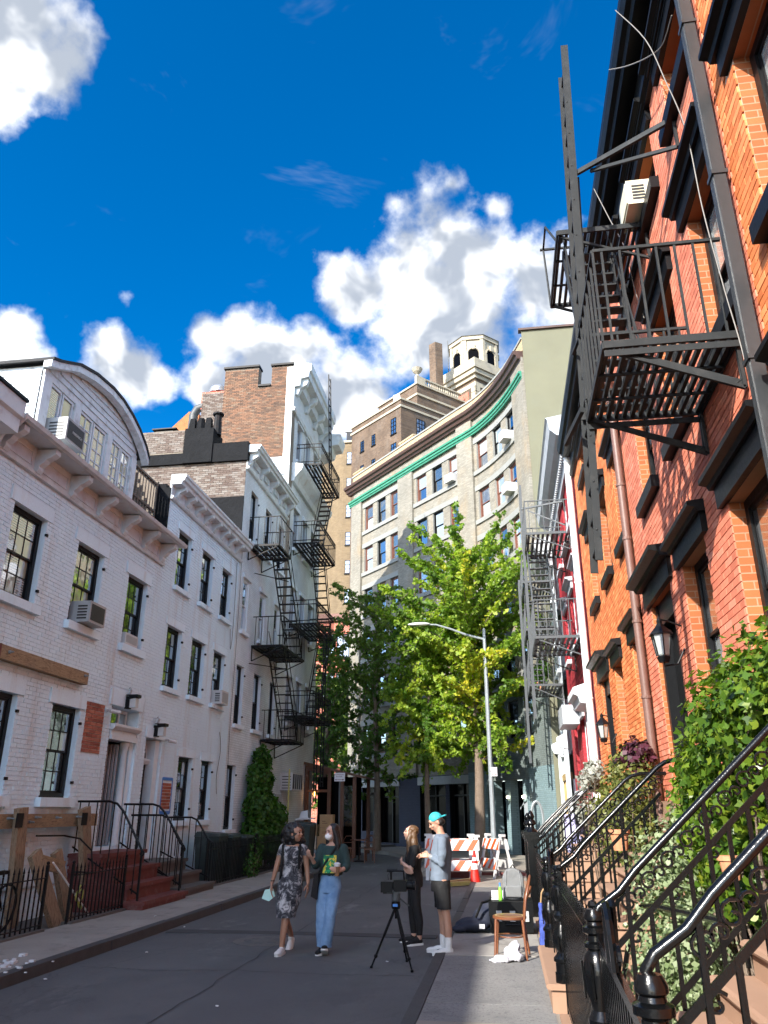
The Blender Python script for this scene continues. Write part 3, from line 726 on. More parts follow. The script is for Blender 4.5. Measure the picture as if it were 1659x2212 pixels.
lay_bricks(h1, FL, EX1[0], EX1[1], EX1[2], EX1[3], [], M['exposed_brick'], jit=.003, seed=5)
mb = MB(); FL.box(mb, Y0, Y1, -.02, .035, .56, .80); mb.build('water_table', M['white_paint_brick'], h1)
body(h1, Y0, Y1, 8.0, M['white_stucco'])
for i, w in enumerate(W1):
    g = [('glass_dark',), ('glass_dark', 'glass_dark', 'glass_pale'), ('glass_cream', 'glass_blind'), ('glass_dark', 'glass_cream'), ('glass_dark',)][i]
    window(h1, FL, *w, cols=3, rows=4, gm=g, inset=.11, fw=.085, sill=True, lintel=(.26, .15, .022), hinge=True, sm='white_paint_brick', lm='white_paint_brick', sd=.10, sillh=.16, ov=.1)
# doorway: recess, columns, entablature, transom
t = MB(); FL.box(t, 15.62, 17.2, -.02, .02, 3.885, 4.22); t.build('door_lintel', M['white_paint_brick'], h1)
dr = MB(); FL.box(dr, 15.80, 16.30, -.42, -.40, 1.1, 3.2); FL.box(dr, 15.76, 15.80, -.4, -.02, 1.08, 3.86); d = dr.build('door', M['door_black'], h1)
dr = MB()
for k in range(5): FL.box(dr, 16.32+k*.055, 16.36+k*.055, -.40+k*.05, -.36+k*.05, 1.1, 3.12)
FL.box(dr, 16.30, 16.62, -.44, -.42, 1.1, 3.15); dr.build('panelled_jamb', M['grey_trim'], h1)
t = MB()
for s in (16.72,): t.lathe(FL.p(s, -.10, 1.08), [(.11,0),(.11,.08),(.085,.12),(.082,1.1),(.070,1.92),(.09,1.95),(.09,2.0),(.115,2.03),(.115,2.1)], 14)
t.build('column', M['white_trim'], h1, smooth=40)
t = MB(); FL.box(t, 15.80, 17.02, -.3, .05, 3.18, 3.28); FL.box(t, 15.80, 17.0, -.3, .02, 3.281, 3.38); FL.prof(t, 15.78, 17.04, [(-.3,3.382),(.06,3.382),(.12,3.45),(.12,3.5),(-.3,3.5)]); t.build('entablature', M['white_trim'], h1)
t = MB(); FL.box(t, 16.88, 17.05, -.3, -.06, 1.08, 3.18); t.build('pilaster', M['white_paint_brick'], h1)
t = MB(); FL.box(t, 15.82, 17.0, -.32, -.26, 3.5, 3.56); FL.box(t, 15.82, 17.0, -.32, -.26, 3.8, 3.87); 
for s in (15.82, 16.2, 16.58, 16.94): FL.box(t, s, s+.06, -.32, -.26, 3.56, 3.8)
tr = t.build('transom', M['cornice_white'], h1)
for s in (15.88, 16.26, 16.64): pane(tr, FL, s+.002, s+.315, -.29, 3.562, 3.798, 'glass_dark')
# eaves: frieze, panels, brackets, soffit, gutter
t = MB(); FL.box(t, Y0, Y1, -.02, .03, 7.462, 7.98); FL.prof(t, Y0, Y1, [(.03,7.465),(.06,7.465),(.075,7.52),(.03,7.54)]); t.build('frieze', M['cornice_white'], h1)
BR = [10.75, 11.75, 12.95, 14.05, 15.15, 16.2, 17.2]
for a, b in zip(BR, BR[1:]):
    t = MB(); a1, b1 = a+.17, b-.17
    for q in ((a1,b1,7.60,7.625),(a1,b1,7.84,7.865),(a1,a1+.025,7.625,7.84),(b1-.025,b1,7.625,7.84)): FL.box(t, q[0], q[1], .03, .05, q[2], q[3])
    t.build('frieze_panel', M['cornice_white'], h1)
one = MB(); FL.prof(one, -.075, .075, [(.03,7.50),(.09,7.50),(.13,7.56),(.12,7.62),(.20,7.68),(.24,7.74),(.34,7.78),(.42,7.84),(.42,7.93),(.03,7.95)]); me = one.mesh('bracket', M['cornice_white'], FL.o)
for s in BR: inst('bracket', me, h1, FL.p(s, 0, 0))
t = MB(); FL.prof(t, Y0-.02, Y1+.12, [(.0,7.982),(.46,7.95),(.48,8.0),(.0,8.03)]); t.build('soffit', M['cornice_white'], h1)
t = MB(); FL.prof(t, Y0-.02, Y1+.16, [(.42,8.0),(.47,7.955),(.53,7.965),(.56,8.03),(.54,8.035),(.5,8.0),(.44,8.04)]); t.build('gutter', M['cornice_white'], h1)
t = MB(); P = [FL.p(10.52,.5,7.98), FL.p(10.5,.42,7.86), FL.p(10.46,.2,7.7), FL.p(10.44,.1,7.4), FL.p(10.44,.08,5.5)]; t.tube(P, .05, 8); t.build('downpipe', M['cornice_white'], h1, smooth=50)
# dormer
dm = MB(); YD0, YD1, ZD0, ZD1 = 11.60, 15.52, 8.0, 9.62
F2 = Fac((-8.26, 0), (0, 1), (1, 0))
ARC = [(11.45,9.78),(11.72,9.88),(12.37,10.20),(13.0,10.36),(13.7,10.43),(14.2,10.40),(14.7,10.28),(15.1,10.12),(15.5,9.88),(15.72,9.66)]
wins = [(11.88,12.72),(12.98,14.10),(14.34,15.26)]
dm = MB(); 
for a, b in ((11.60,11.86),(12.74,12.96),(14.12,14.32),(15.28,15.52)): F2.box(dm, a, b, -.12, .03, ZD0, 9.5)
F2.box(dm, 11.60, 15.52, -.1, .015, 9.5, 9.62); F2.box(dm, 11.60, 15.52, -.12, .05, 7.98, 8.36); D = dm.build('dormer', M['clapboard'], h1)
gb = MB(); pts = [F2.p(s, -.06, z-.1) for s, z in ARC[1:-1]]+[F2.p(15.5,-.06,9.62), F2.p(11.62,-.06,9.62)]; gb.prism(pts, F2.n*.06); gb.build('gable', M['clapboard'], D)
for i, z in enumerate((9.72, 9.86, 10.0, 10.14)):
    a = [s for s, zz in ARC if zz-.12 > z]; 
    sA, sB = (11.75, 12.1, 12.45, 12.8)[i], (15.4, 15.2, 14.9, 14.6)[i]
    t = MB(); F2.prof(t, sA, sB, [(.0,z-.06),(.03,z-.06),(.012,z+.06),(.0,z+.06)]); t.build('clapboard', M['clapboard'], D)
FS = Fac((0, 11.6), (-1, 0), (0, -1))          # the dormer's near side, clapboarded
t = MB(); t.quad((-8.28,11.6,7.9),(-12.5,11.6,7.9),(-12.5,11.6,9.7),(-8.28,11.6,9.7)); t.build('cheek', M['clapboard'], D)
for i in range(10):
    z = 8.02+i*.165; t = MB(); t.prism([(-8.30,11.6,z),(-8.30,11.57,z),(-8.30,11.588,z+.163),(-8.30,11.6,z+.163)], (-4.2,0,0)); t.build('clapboard', M['clapboard'], D)
rf = MB()
for (a, za), (b, zb) in zip(ARC, ARC[1:]):
    rf.hexa([(-12.5,a,za-.06),(-8.0,a,za-.06),(-8.0,b,zb-.06),(-12.5,b,zb-.06),(-12.5,a,za),(-8.0,a,za),(-8.0,b,zb),(-12.5,b,zb)])
rf.build('dormer_roof', M['roof_dark'], D)
bg_ = MB()
for (a, za), (b, zb) in zip(ARC, ARC[1:]): bg_.hexa([(-8.2,a,za-.2),(-8.03,a,za-.2),(-8.03,b,zb-.2),(-8.2,b,zb-.2),(-8.2,a,za-.062),(-8.03,a,za-.062),(-8.03,b,zb-.062),(-8.2,b,zb-.062)])
bg_.build('bargeboard', M['clapboard'], D)
for k, (a, b) in enumerate(wins):
    m2 = (a+b)/2
    for q, (c, e) in enumerate(((a, m2-.02), (m2+.02, b))):
        big = (k == 0); t = MB(); z0, z1 = 8.37, 9.49
        F2.box(t, c, c+.045, -.07, -.01, z0, z1); F2.box(t, e-.045, e, -.07, -.01, z0, z1); F2.box(t, c+.045, e-.045, -.07, -.01, z0, z0+.05); F2.box(t, c+.045, e-.045, -.07, -.01, z1-.05, z1)
        cols, rows = (1, 1) if big else (2, 4); ia, ib, il, ih = c+.045, e-.045, z0+.05, z1-.05
        for i in range(1, cols): F2.box(t, ia+(ib-ia)*i/cols-.012, ia+(ib-ia)*i/cols+.012, -.06, -.02, il, ih)
        for i in range(1, rows): F2.box(t, ia, ib, -.058, -.022, il+(ih-il)*i/rows-.012, il+(ih-il)*i/rows+.012)
        cs = t.build('casement', M['clapboard'], D)
        for i in range(cols):
            for j in range(rows): pane(cs, F2, ia+(ib-ia)*i/cols+.013, ia+(ib-ia)*(i+1)/cols-.013, -.04, il+(ih-il)*j/rows+.013, il+(ih-il)*(j+1)/rows-.013, 'glass_blind' if (big and q == 0) else 'glass_cream')
t = MB(); F2.box(t, 11.86, 15.28, -.62, -.6, 8.3, 9.55); t.build('blind', M['grey_trim'], D)
ac = ac_unit('dark faced air conditioner jutting from the white dormer window', F2, 12.28, 8.30, .66, .46, .42, 'ac_grey', 'ac_dark')
text(ac, 'FRIEDRICH', .072, 'ac_white', F2.p(12.33, .43, 8.5), (math.pi/2, 0, math.pi/2))
ac_unit('grey air conditioner low in a white brick house window', FL, 14.07, 5.22, .62, .42, .32, 'ac_grey', 'ac_dark')
ac_unit('small flush air conditioner under the stickered window', FL, 16.2, 5.22, .62, .26, .03, 'ac_white', 'ac_grey', slots=False)

# --- second painted brick house
h2 = thing('row_house', 'white painted brick house with moulded cornice and fanlight door', 'house', (-8.2, 20, 0), 'white row houses on the left')
A, B = 17.42, 23.1
W2 = [(19.55,20.48,1.53,3.06),(21.16,21.96,1.53,3.05),(18.10,19.03,4.62,6.15),(19.74,20.72,4.62,6.15),(21.43,22.36,4.62,6.13),(18.24,19.12,7.2,8.74),(19.95,20.82,7.2,8.73),(21.6,22.42,7.2,8.70)]
DOOR2 = (17.56,18.46,.88,3.36)
ops = W2+[DOOR2]
wall_back(FL, A, B, -.2, 9.3, ops, depth=.36).build('front_wall', [M['mortar_white'], M['white_paint_brick']], h2)
blk = ops+[(w[0]-.12, w[1]+.12, w[3], w[3]+.22) for w in W2]+[(w[0]-.1, w[1]+.1, w[2]-.13, w[2]) for w in W2]+[(17.5,18.6,3.36,3.6)]
EX2 = (18.70,19.26,1.76,2.46)
lay_bricks(h2, FL, A, B, .0, 9.3, blk+[EX2], M['white_paint_brick'], singles=300, jit=.003, seed=8)
lay_bricks(h2, FL, EX2[0], EX2[1], EX2[2], EX2[3], [], M['exposed_brick'], seed=9)
t = MB()
for q in ((18.66,18.70,1.70,2.52),(19.26,19.30,1.70,2.52),(18.70,19.26,2.46,2.53),(18.70,19.26,1.68,1.76)): FL.box(t, q[0], q[1], .004, .008, q[2], q[3])
mat('tape_blue', (.05, .2, .55), .6); tp = t.build('masking_tape', M['tape_blue'], loc=FL.p(19,0,1.7)); tag(tp, 'blue masking tape framing the bare brick test patch', 'tape')
body(h2, A, B, 9.3, M['tar'])
for i, w in enumerate(W2):
    window(h2, FL, *w, cols=2 if i in (4, 1) else 3, rows=4, gm=(('glass_dark', 'glass_pale') if i in (0, 1) else ('glass_dark', 'glass_sky') if i in (2, 4) else ('glass_dark',)), inset=.11, fw=.08, sill=True, lintel=(.21, .11, .018), hinge=True, sm='white_paint_brick', lm='white_paint_brick', sillh=.12)
t = MB(); FL.box(t, 17.5, 18.58, -.02, .02, 3.365, 3.6); t.build('door_lintel', M['white_paint_brick'], h2)
dr = MB(); FL.box(dr, 17.62, 18.2, -.30, -.26, .9, 2.78)
for (a, b, c, e) in ((17.7,17.87,1.0,1.4),(17.95,18.12,1.0,1.4),(17.7,17.87,1.5,2.1),(17.95,18.12,1.5,2.1),(17.7,17.87,2.2,2.6),(17.95,18.12,2.2,2.6)): FL.box(dr, a, b, -.262, -.245, c, e)
dr.build('door', M['door_black'], h2)
t = MB(); FL.box(t, 18.21, 18.44, -.34, -.06, .88, 3.34); FL.box(t, 17.57, 17.62, -.34, -.1, .88, 3.34); FL.prof(t, 17.62, 18.21, [(-.3,2.79),(-.18,2.79),(-.14,2.86),(-.14,2.9),(-.3,2.9)]); FL.box(t, 17.62, 18.21, -.36, -.3, 2.9, 3.34); t.build('door_surround', M['white_trim'], h2)
fl = MB(); c = FL.p(17.92, -.27, 2.92); R0 = .27
fl.add([c+FL.n*.0]+[c+FL.u*R0*math.cos(a)+Vector((0,0,R0*1.35*math.sin(a))) for a in np.linspace(0, math.pi, 13)], [(0,i,i+1) for i in range(1,13)]); fan = fl.build('fanlight', M['glass_dark'], h2)
fl = MB()
for a in np.linspace(0, math.pi, 7): fl.bar(c+FL.n*.012+FL.u*.05*math.cos(a)+Vector((0,0,.05*math.sin(a))), c+FL.n*.012+FL.u*R0*math.cos(a)+Vector((0,0,R0*1.35*math.sin(a))), .018)
fl.tube([c+FL.n*.012+FL.u*(R0+.01)*math.cos(a)+Vector((0,0,(R0+.01)*1.35*math.sin(a))) for a in np.linspace(0, math.pi, 13)], .018, 6); fl.build('glazing_bars', M['white_trim'], fan)
def moulded_cornice(h, s0, s1, zf, zt, out, m, brk, bh=.34, bd=None, bw=.16, dent=False):
    bd = bd or out*.72
    t = MB(); FL.box(t, s0, s1, -.02, .03, zf, zt-.1); FL.prof(t, s0, s1, [(.03,zf+.002),(.07,zf+.002),(.10,zf+.05),(.10,zf+.08),(.03,zf+.10)]); t.build('frieze', m, h)
    t = MB(); H = zt-zf; FL.prof(t, s0-.03, s1+.06, [(.0,zt-.24),(out*.7,zt-.24),(out*.74,zt-.16),(out*.88,zt-.14),(out*.92,zt-.06),(out,zt-.04),(out,zt+.02),(0,zt+.04)]); t.build('cornice', m, h)
    one = MB(); q = zt-.242; FL.prof(one, -bw/2, bw/2, [(.03,q-bh),(.08,q-bh),(.12,q-bh+.06),(.14,q-bh*.6),(bd*.6,q-bh*.5),(bd,q-bh*.28),(bd,q),(.03,q)]); me = one.mesh('bracket', m, FL.o)
    for s in brk: inst('bracket', me, h, FL.p(s, 0, 0))
    if dent:
        one = MB(); FL.box(one, -.03, .03, .03, .11, q-bh*.75, q-bh*.25); me = one.mesh('dentil', m, FL.o); s = s0+.2
        while s < s1-.2:
            if min(abs(s-x) for x in brk) > .32: inst('dentil', me, h, FL.p(s, 0, 0))
            s += .115
moulded_cornice(h2, A, B, 9.3, 9.93, .42, M['cornice_white'], [17.75+i*.68 for i in range(8)], .26)
ac_unit('white air conditioner in a second floor window of fanlight house', FL, 21.9, 4.63, .56, .38, .26, 'ac_white', 'ac_grey')

# --- third house: taller, dentilled cornice, party wall tarred and patched
h3 = thing('row_house', 'white four storey house with dentilled cornice and tarred party wall', 'house', (-8.2, 25.5, 0), 'white row houses on the left')
A, B = 23.1, 28.3
W3 = [(23.26,24.05,1.24,3.05),(23.52,24.26,4.26,6.1),(25.33,26.15,4.26,6.1),(27.2,27.95,4.26,6.1),(23.82,24.6,10.36,12.2),(25.58,26.36,10.36,12.2),(27.3,28.05,10.36,12.2)]
W3w = [(23.6,24.2,7.2,8.95),(25.45,26.1,7.25,8.95),(27.3,27.95,7.25,8.95)]
wall_back(FL, A, B, -.2, 12.75, W3+W3w).build('front_wall', [M['white_course'], M['white_stucco']], h3)
mb = MB(); mb.quad((-8.24,B,-.2),(-8.24,B,13.4),(XB,B,13.4),(XB,B,-.2)); mb.quad((XB,A,-.2),(XB,A,14.2),(XB,B,14.2),(XB,B,-.2)); mb.build('side_wall', M['white_stucco'], h3)
mb = MB(); mb.box(XB, -8.26, A+.1, B-.002, 13.35, 13.45); mb.build('roof', M['roof_dark'], h3)
for w in W3: window(h3, FL, *w, cols=2, rows=2, gm=('glass_dark',), fw=.06, sill=True, lintel=None, sm='white_stucco', inset=.12, hinge=True)
for w in W3w: window(h3, FL, *w, cols=1, rows=2, fm='white_trim', gm=('glass_dark', 'glass_sky'), fw=.09, sill=True, lintel=(.16, .1, .06), inset=.04, sm='white_stucco')
moulded_cornice(h3, A, B, 12.7, 13.55, .48, M['cornice_white'], [23.3, 24.55, 25.8, 27.05, 28.15], .42, dent=True)
FP3 = Fac((0, 23.1), (1, 0), (0, -1))
def party(h, F, polys, m, mm, seed, tar=()):
    pass
mb = MB(); mb.quad((-8.22,23.112,9.2),(XB,23.112,9.2),(XB,23.112,13.4),(-8.22,23.112,13.4)); mb.build('party_wall', M['mortar_grey'], h3)
lay_bricks(h3, FP3, -12.3, -8.22, 11.65, 13.0, [(-12.3,-10.45,13.0,14.4)], M['grey_party_brick'], singles=260, proud=.004, jit=.006, seed=11)
mb = MB(); mb.box(-9.5, -8.21, 23.05, 23.09, 9.2, 11.66); mb.box(-12.4, -9.5, 23.05, 23.09, 9.2, 11.0); mb.build('tar_coat', M['tar'], h3)
# parapet: tarred upstand above the bricks and a chimney stack behind
mb = MB(); mb.box(-9.45, -8.16, 23.0, 23.5, 12.98, 13.68); mb.prism([(-10.5,22.95,12.98),(-9.45,22.95,12.98),(-9.45,22.95,14.28),(-10.5,22.95,14.32)], (0,.9,0)); mb.box(-12.4, -10.5, 23.0, 23.09, 12.98, 13.4); mb.build('tarred_parapet', M['tar'], h3)
FC3 = Fac((0, 22.98), (1, 0), (0, -1)); st = MB(); st.box(-12.3, -10.52, 22.99, 23.9, 13.38, 14.28); stk = st.build('chimney_stack', M['mortar_grey'], h3)
lay_bricks(stk, FC3, -12.28, -10.52, 13.4, 14.3, [], M['grey_party_brick'], proud=.006, jit=.006, seed=12)
mb = MB(); mb.prism([(-11.75,23.1,14.3),(-10.95,23.1,14.3),(-11.05,23.1,14.36),(-11.65,23.1,14.36)], (0,.7,0)); mb.box(-11.8, -10.9, 23.05, 23.85, 14.42, 14.46); mb.build('chimney_cap', M['iron_black'], stk)
for i, x in enumerate((-10.42, -10.12, -9.82)):
    mb = MB(); mb.lathe((x, 23.4, 14.28), [(.17,0),(.16,.3),(.12,.62),(.09,.62)], 4 if i != 1 else 8); mb.build('chimney_pot', M['tar'], stk)
mb = MB(); mb.lathe((-9.5, 23.4, 14.2), [(.16,0),(.13,.7),(.13,.78),(.2,.8),(.2,.86),(.05,.92)], 10); mb.build('vent_pipe', M['iron_black'], stk)

# --- fourth house: tallest, brick party wall, heavy bracketed cornice
h4 = thing('corner_house', 'tall white corner house with brown brick party wall and heavy cornice', 'house', (-8.2, 31, 0))
A, B = 28.3, 34.2
cols4 = [(29.35,30.15),(30.9,31.7),(32.45,33.25)]
W4 = [(a, b, z, z+1.75) for z in (4.9, 8.5, 11.9, 15.9) for a, b in cols4]
wall_back(FL, A, B, -.2, 19.2, W4).build('front_wall', [M['white_course'], M['white_stucco']], h4)
mb = MB(); mb.quad((-8.24,B,-.2),(-8.24,B,18.9),(-12.3,B,18.9),(-12.3,B,-.2)); mb.quad((-12.3,A+.02,-.2),(-12.3,A+.02,18.9),(-12.3,B,18.9),(-12.3,B,-.2)); mb.build('side_wall', M['white_stucco'], h4)
mb = MB(); mb.box(-12.28, -8.26, A+.3, B-.002, 18.4, 18.5); mb.build('roof', M['roof_dark'], h4)
for w in W4: window(h4, FL, *w, cols=1, rows=2, fm='grey_trim', gm=('glass_dark', 'glass_sky'), fw=.07, sill=True, sm='white_stucco', lintel=(.16, .1, .05), lm='white_stucco')
FP4 = Fac((0, 28.3), (1, 0), (0, -1))
mb = MB()
for x0, x1, z1 in ((-11.34,-9.8,20.03),(-9.8,-9.2,19.02),(-9.2,-8.18,20.0),(-12.3,-11.34,18.9)): mb.box(x0, x1, 28.312, 28.7, 9, z1)
mb.build('party_wall', M['mortar_grey'], h4)
lay_bricks(h4, FP4, -11.34, -8.5, 13.4, 19.99, [(-9.8,-9.2,19.0,20.2)], M['party_brick'], singles=280, proud=.004, jit=.004, seed=14)
lay_bricks(h4, FP4, -12.3, -11.34, 13.4, 18.9, [], M['grey_party_brick'], proud=.004, jit=.004, seed=15)
mb = MB(); 
for x0, x1, z1 in ((-11.4,-9.76,20.04),(-9.78,-9.22,19.03),(-9.24,-8.2,20.02)): mb.box(x0, x1, 28.22, 28.75, z1, z1+.09)
mb.build('coping', M['iron_black'], h4)
mb = MB(); mb.box(-8.5, -8.2, 28.27, 28.6, 13.4, 19.9); mb.build('quoin_strip', M['cornice_white'], h4)
mb = MB(); FL.prof(mb, 28.27, 33.4, [(0,18.9),(.30,18.95),(.34,19.3),(.66,19.35),(.70,19.6),(.78,19.65),(.80,20.0),(0,20.1)]); FL.prof(mb, 28.27, 33.4, [(0,17.75),(.10,17.75),(.14,17.9),(.06,17.95),(.06,18.9),(0,18.9)]); mb.build('cornice', M['cornice_white'], h4)
for s in (28.55, 30.2, 31.8, 33.1):
    mb = MB(); FL.prof(mb, s-.12, s+.12, [(.06,18.6),(.18,18.6),(.24,18.75),(.3,18.9),(.55,19.05),(.62,19.2),(.62,19.33),(.06,19.33)]); mb.build('bracket', M['cornice_white'], h4)
mb = MB(); FL.prof(mb, 33.42, 34.5, [(0,18.0),(.55,18.2),(.62,18.5),(.95,18.55),(1.05,18.9),(1.05,19.1),(0,19.2)]); mb.build('end_cornice', M['cornice_white'], h4)
mb = MB(); FL.prof(mb, 28.6, 34.4, [(0,14.6),(.12,14.6),(.2,14.8),(.45,15.1),(.5,15.25),(.5,15.35),(0,15.45)]); mb.build('string_cornice', M['cornice_white'], h4)
mb = MB(); mb.box(-12.55, -11.4, 28.75, 29.5, 18.4, 19.25); mb.build('flue', M['far_red_brick'], h4)
mb = MB(); mb.lathe((-11.9, 29.1, 19.25), [(.25,0),(.42,.06),(.42,.2),(.38,.34),(.2,.46),(.02,.5)], 12); mb.build('cowl', M['roof_metal'], h4, smooth=40)
mb = MB(); mb.tube([(-12.9,28.9,16.8),(-12.9,28.9,18.2),(-12.75,28.9,18.5),(-12.4,28.9,18.62),(-11.9,28.9,18.62)], .2, 10); mb.build('duct', M['iron_slate'], h4, smooth=50)
mb = MB(); mb.prism([(-14.2,29.5,16.5),(-12.9,29.5,16.5),(-12.9,29.5,18.6),(-13.4,29.5,18.75),(-14.2,29.5,17.95)], (0,2,0)); mb.build('bulkhead', M['rust'], h4)
# painted notice board on the party wall (small green lettering)
mb = MB(); mb.box(-9.1, -8.42, 28.22, 28.27, 14.75, 15.55); sg = mb.build('notice_board', M['paper'], loc=(-8.8,28.2,14.75)); tag(sg, 'white board with small green lettering on the brick party wall', 'sign')
mat('ink_green', (.05, .22, .17), .6)
for i, (tt, sz) in enumerate((('A. SURRUSCO', .105), ('ROOFING - WATER', .075), ('PROOFING', .075), ('212 - 675 9010', .07))):
    text(sg, tt, sz, 'ink_green', (-8.76, 28.215, 15.41-i*.17), (math.pi/2, 0, 0))
# roof terrace with a weathered balustrade on the second house
tr = thing('roof_terrace_rail', 'weathered timber terrace railing behind the black parapet', 'railing', (-8.6, 17.5, 8.4))
for (p, q) in (((-8.6,16.0),(-8.6,17.4)), ((-8.6,16.0),(-11,16.0))):
    n = 9 if p[0] == q[0] else 14
    mb = MB(); mb.bar((*p,9.7), (*q,9.7), .1, .05); mb.bar((*p,8.95), (*q,8.95), .08, .05); mb.build('rail', M['terrace_wood'], tr)
    for i in range(n+1):
        k = i/n; mb = MB(); x, y = p[0]+(q[0]-p[0])*k, p[1]+(q[1]-p[1])*k; w = .05 if i % n else .11; mb.bar((x,y,8.2), (x,y,9.68 if i % n else 9.78), w); mb.build('baluster' if i % n else 'post', M['terrace_wood'], tr)
# tarred parapet between the two houses
mb = MB(); FL.box(mb, 17.395, 17.43, -.5, .012, 7.5, 9.6); mb.build('wall_end', M['tar'], h2)
mb = MB(); mb.box(-11.5, -8.32, 17.41, 17.75, 7.6, 9.72); mb.build('tarred_parapet', M['tar'], h2)

# ------------------------------------------------------------------ fire escapes on the left row
fe = thing('fire_escape', 'black iron fire escape with zigzag stairs on dentilled white house', 'fire escape', (-7.6, 25.5, 3.9), 'fire escapes')
IB = M['iron_black']
fe_landing(fe, FL, 23.75, 25.35, .02, 1.08, 10.15, IB, n=7, rail=1.0, nb=5, bw=.018)
fe_landing(fe, FL, 24.75, 27.75, .02, 1.08, 6.93, IB, n=7, rail=.98, nb=5, bw=.018)
fe_landing(fe, FL, 26.3, 28.1, .02, 1.08, 4.02, IB, n=7, rail=.98, nb=5, bw=.018)
fe_stair(fe, FL, 25.0, 10.1, 27.5, 6.95, .5, 1.05, IB, n=12)
fe_stair(fe, FL, 25.05, 6.9, 27.3, 4.05, .5, 1.05, IB, n=11)
for z in (9.4, 6.3): mb = MB(); mb.bar(FL.p(24.6,.02,z), FL.p(25.8,.9,z), .025); mb.build('stay', IB, fe)
fb = thing('fire_escape', 'black iron balconies with scrolled railings on the tall corner house', 'fire escape', (-7.6, 31, 5), 'fire escapes')
for z, a, b in ((15.65,29.3,33.2),(12.1,29.35,32.6),(8.7,29.3,32.6),(5.1,29.2,32.4)):
    fe_landing(fb, FL, a, b, .02, 1.1, z, IB, n=7, rail=.95, nb=5, scroll=True, bw=.016)
for za, zb, sa, sb in ((15.6,12.15,32.3,30.3),(12.05,8.75,30.4,32.3),(8.65,5.15,32.3,30.4)): fe_stair(fb, FL, sa, za, sb, zb, .55, 1.05, IB, n=12)
fe_ladder(fb, FL.p(30.9,1.12,15.7), FL.p(30.9,.95,21.0), FL.u*.42, IB, n=15)
fe_ladder(fb, FL.p(29.6,1.14,2.0), FL.p(29.6,1.14,6.2), FL.u*.42, IB, n=12)
fe_ladder(fb, FL.p(30.6,1.16,2.6), FL.p(30.6,1.16,8.6), FL.u*.42, IB, n=16)
# ------------------------------------------------------------------ right row (street wall at x = 2.15)
FR = Fac((2.15, 0), (0, 1), (-1, 0))
XR = 11.0
def bodyR(house, y0, y1, z1, m):
    mb = MB(); mb.quad((2.19,y0,-.2),(XR,y0,-.2),(XR,y0,z1),(2.19,y0,z1)); mb.quad((XR,y0,-.2),(XR,y1,-.2),(XR,y1,z1),(XR,y0,z1)); mb.quad((2.19,y1,-.2),(2.19,y1,z1),(XR,y1,z1),(XR,y1,-.2)); mb.build('side_wall', m, house)
    mb = MB(); mb.box(2.19, XR, y0+.002, y1-.002, z1-.1, z1+.02); mb.build('roof', M['roof_dark'], house)
def hood(win, F, s0, s1, z, h=.34, out=.17, m='black_trim', ov=.16, big=False):
    """the black moulded lintel over an opening"""
    t = MB(); F.box(t, s0-ov, s1+ov, -.02, .05, z+.002, z+h*.62)
    F.prof(t, s0-ov-.05, s1+ov+.05, [(-.01,z+h*.62),(out*.5,z+h*.62),(out*.6,z+h*.74),(out,z+h*.8),(out,z+h*.94),(-.01,z+h)])
    t.build('lintel', M[m], win)
def house_right(label, y0, y1, ops, brick, mortar, rev, z1=10.0, singles=300, seed=1, door=None, gl=('glass_dark',), name='brick_house'):
    h = thing(name, label, 'house', (2.15, (y0+y1)/2, 0), 'brick row houses on the right')
    allo = ops+([door] if door else [])
    wall_back(FR, y0, y1, -.2, z1, allo, depth=.3).build('front_wall', [M[mortar], M[rev]], h)
    blk = allo+[(o[0]-.2, o[1]+.2, o[3], o[3]+.33) for o in allo]+[(o[0]-.1, o[1]+.1, o[2]-.17, o[2]) for o in ops]
    lay_bricks(h, FR, y0, y1, .3, z1, blk, M[brick], singles=singles, jit=.0015, seed=seed)
    bodyR(h, y0, y1, z1, M['orange_course'])
    for i, o in enumerate(ops):
        w = window(h, FR, *o, cols=2, rows=2, fm='black_trim', gm=gl, inset=.14, fw=.09, bar=.03, sill=True, sm='black_trim', sd=.10, sillh=.16, ov=.1, seed=i)
        hood(w, FR, o[0], o[1], o[3])
    return h
hA = house_right('orange brick house at the right edge beside the grey downpipe', -4, 5.4, [(3.75,4.93,5.92,7.55),(1.6,2.7,5.92,7.55),(3.9,5.02,2.65,4.6),(3.75,4.9,8.85,9.6)], 'orange_brick', 'mortar_tan', 'orange_course', seed=21, gl=('glass_sky', 'glass_pale'), singles=300)
OB = [(5.78,6.95,2.75,4.42),(7.88,8.96,2.75,4.42),(5.72,6.72,5.82,7.45),(7.62,8.62,5.82,7.45),(9.58,10.58,5.82,7.45),(5.72,6.72,8.74,9.55),(7.5,8.4,8.74,9.55),(9.5,10.5,8.74,9.55)]
hB = house_right('salmon brick house carrying the big grey fire escape', 5.4, 11.72, OB, 'salmon_brick', 'mortar_salmon', 'orange_course', seed=22, door=(9.66,11.02,2.15,4.45), gl=('glass_dark', 'glass_pale', 'glass_sky'), singles=300)
OC = [(11.95,12.9,2.75,4.3),(14.18,15.12,2.75,4.3),(11.95,12.9,5.95,7.5),(14.0,14.95,5.95,7.5),(16.15,17.15,5.95,7.5),(12.0,12.9,8.95,9.6),(14.0,14.9,8.95,9.6),(16.1,17.1,8.95,9.6)]
hC = house_right('bright orange brick house between brown and white downpipes', 11.72, 18.6, OC, 'orange_brick', 'mortar_tan', 'orange_course', seed=23, door=(16.0,17.3,2.15,4.35), gl=('glass_sky', 'glass_cream', 'glass_dark'), singles=300)
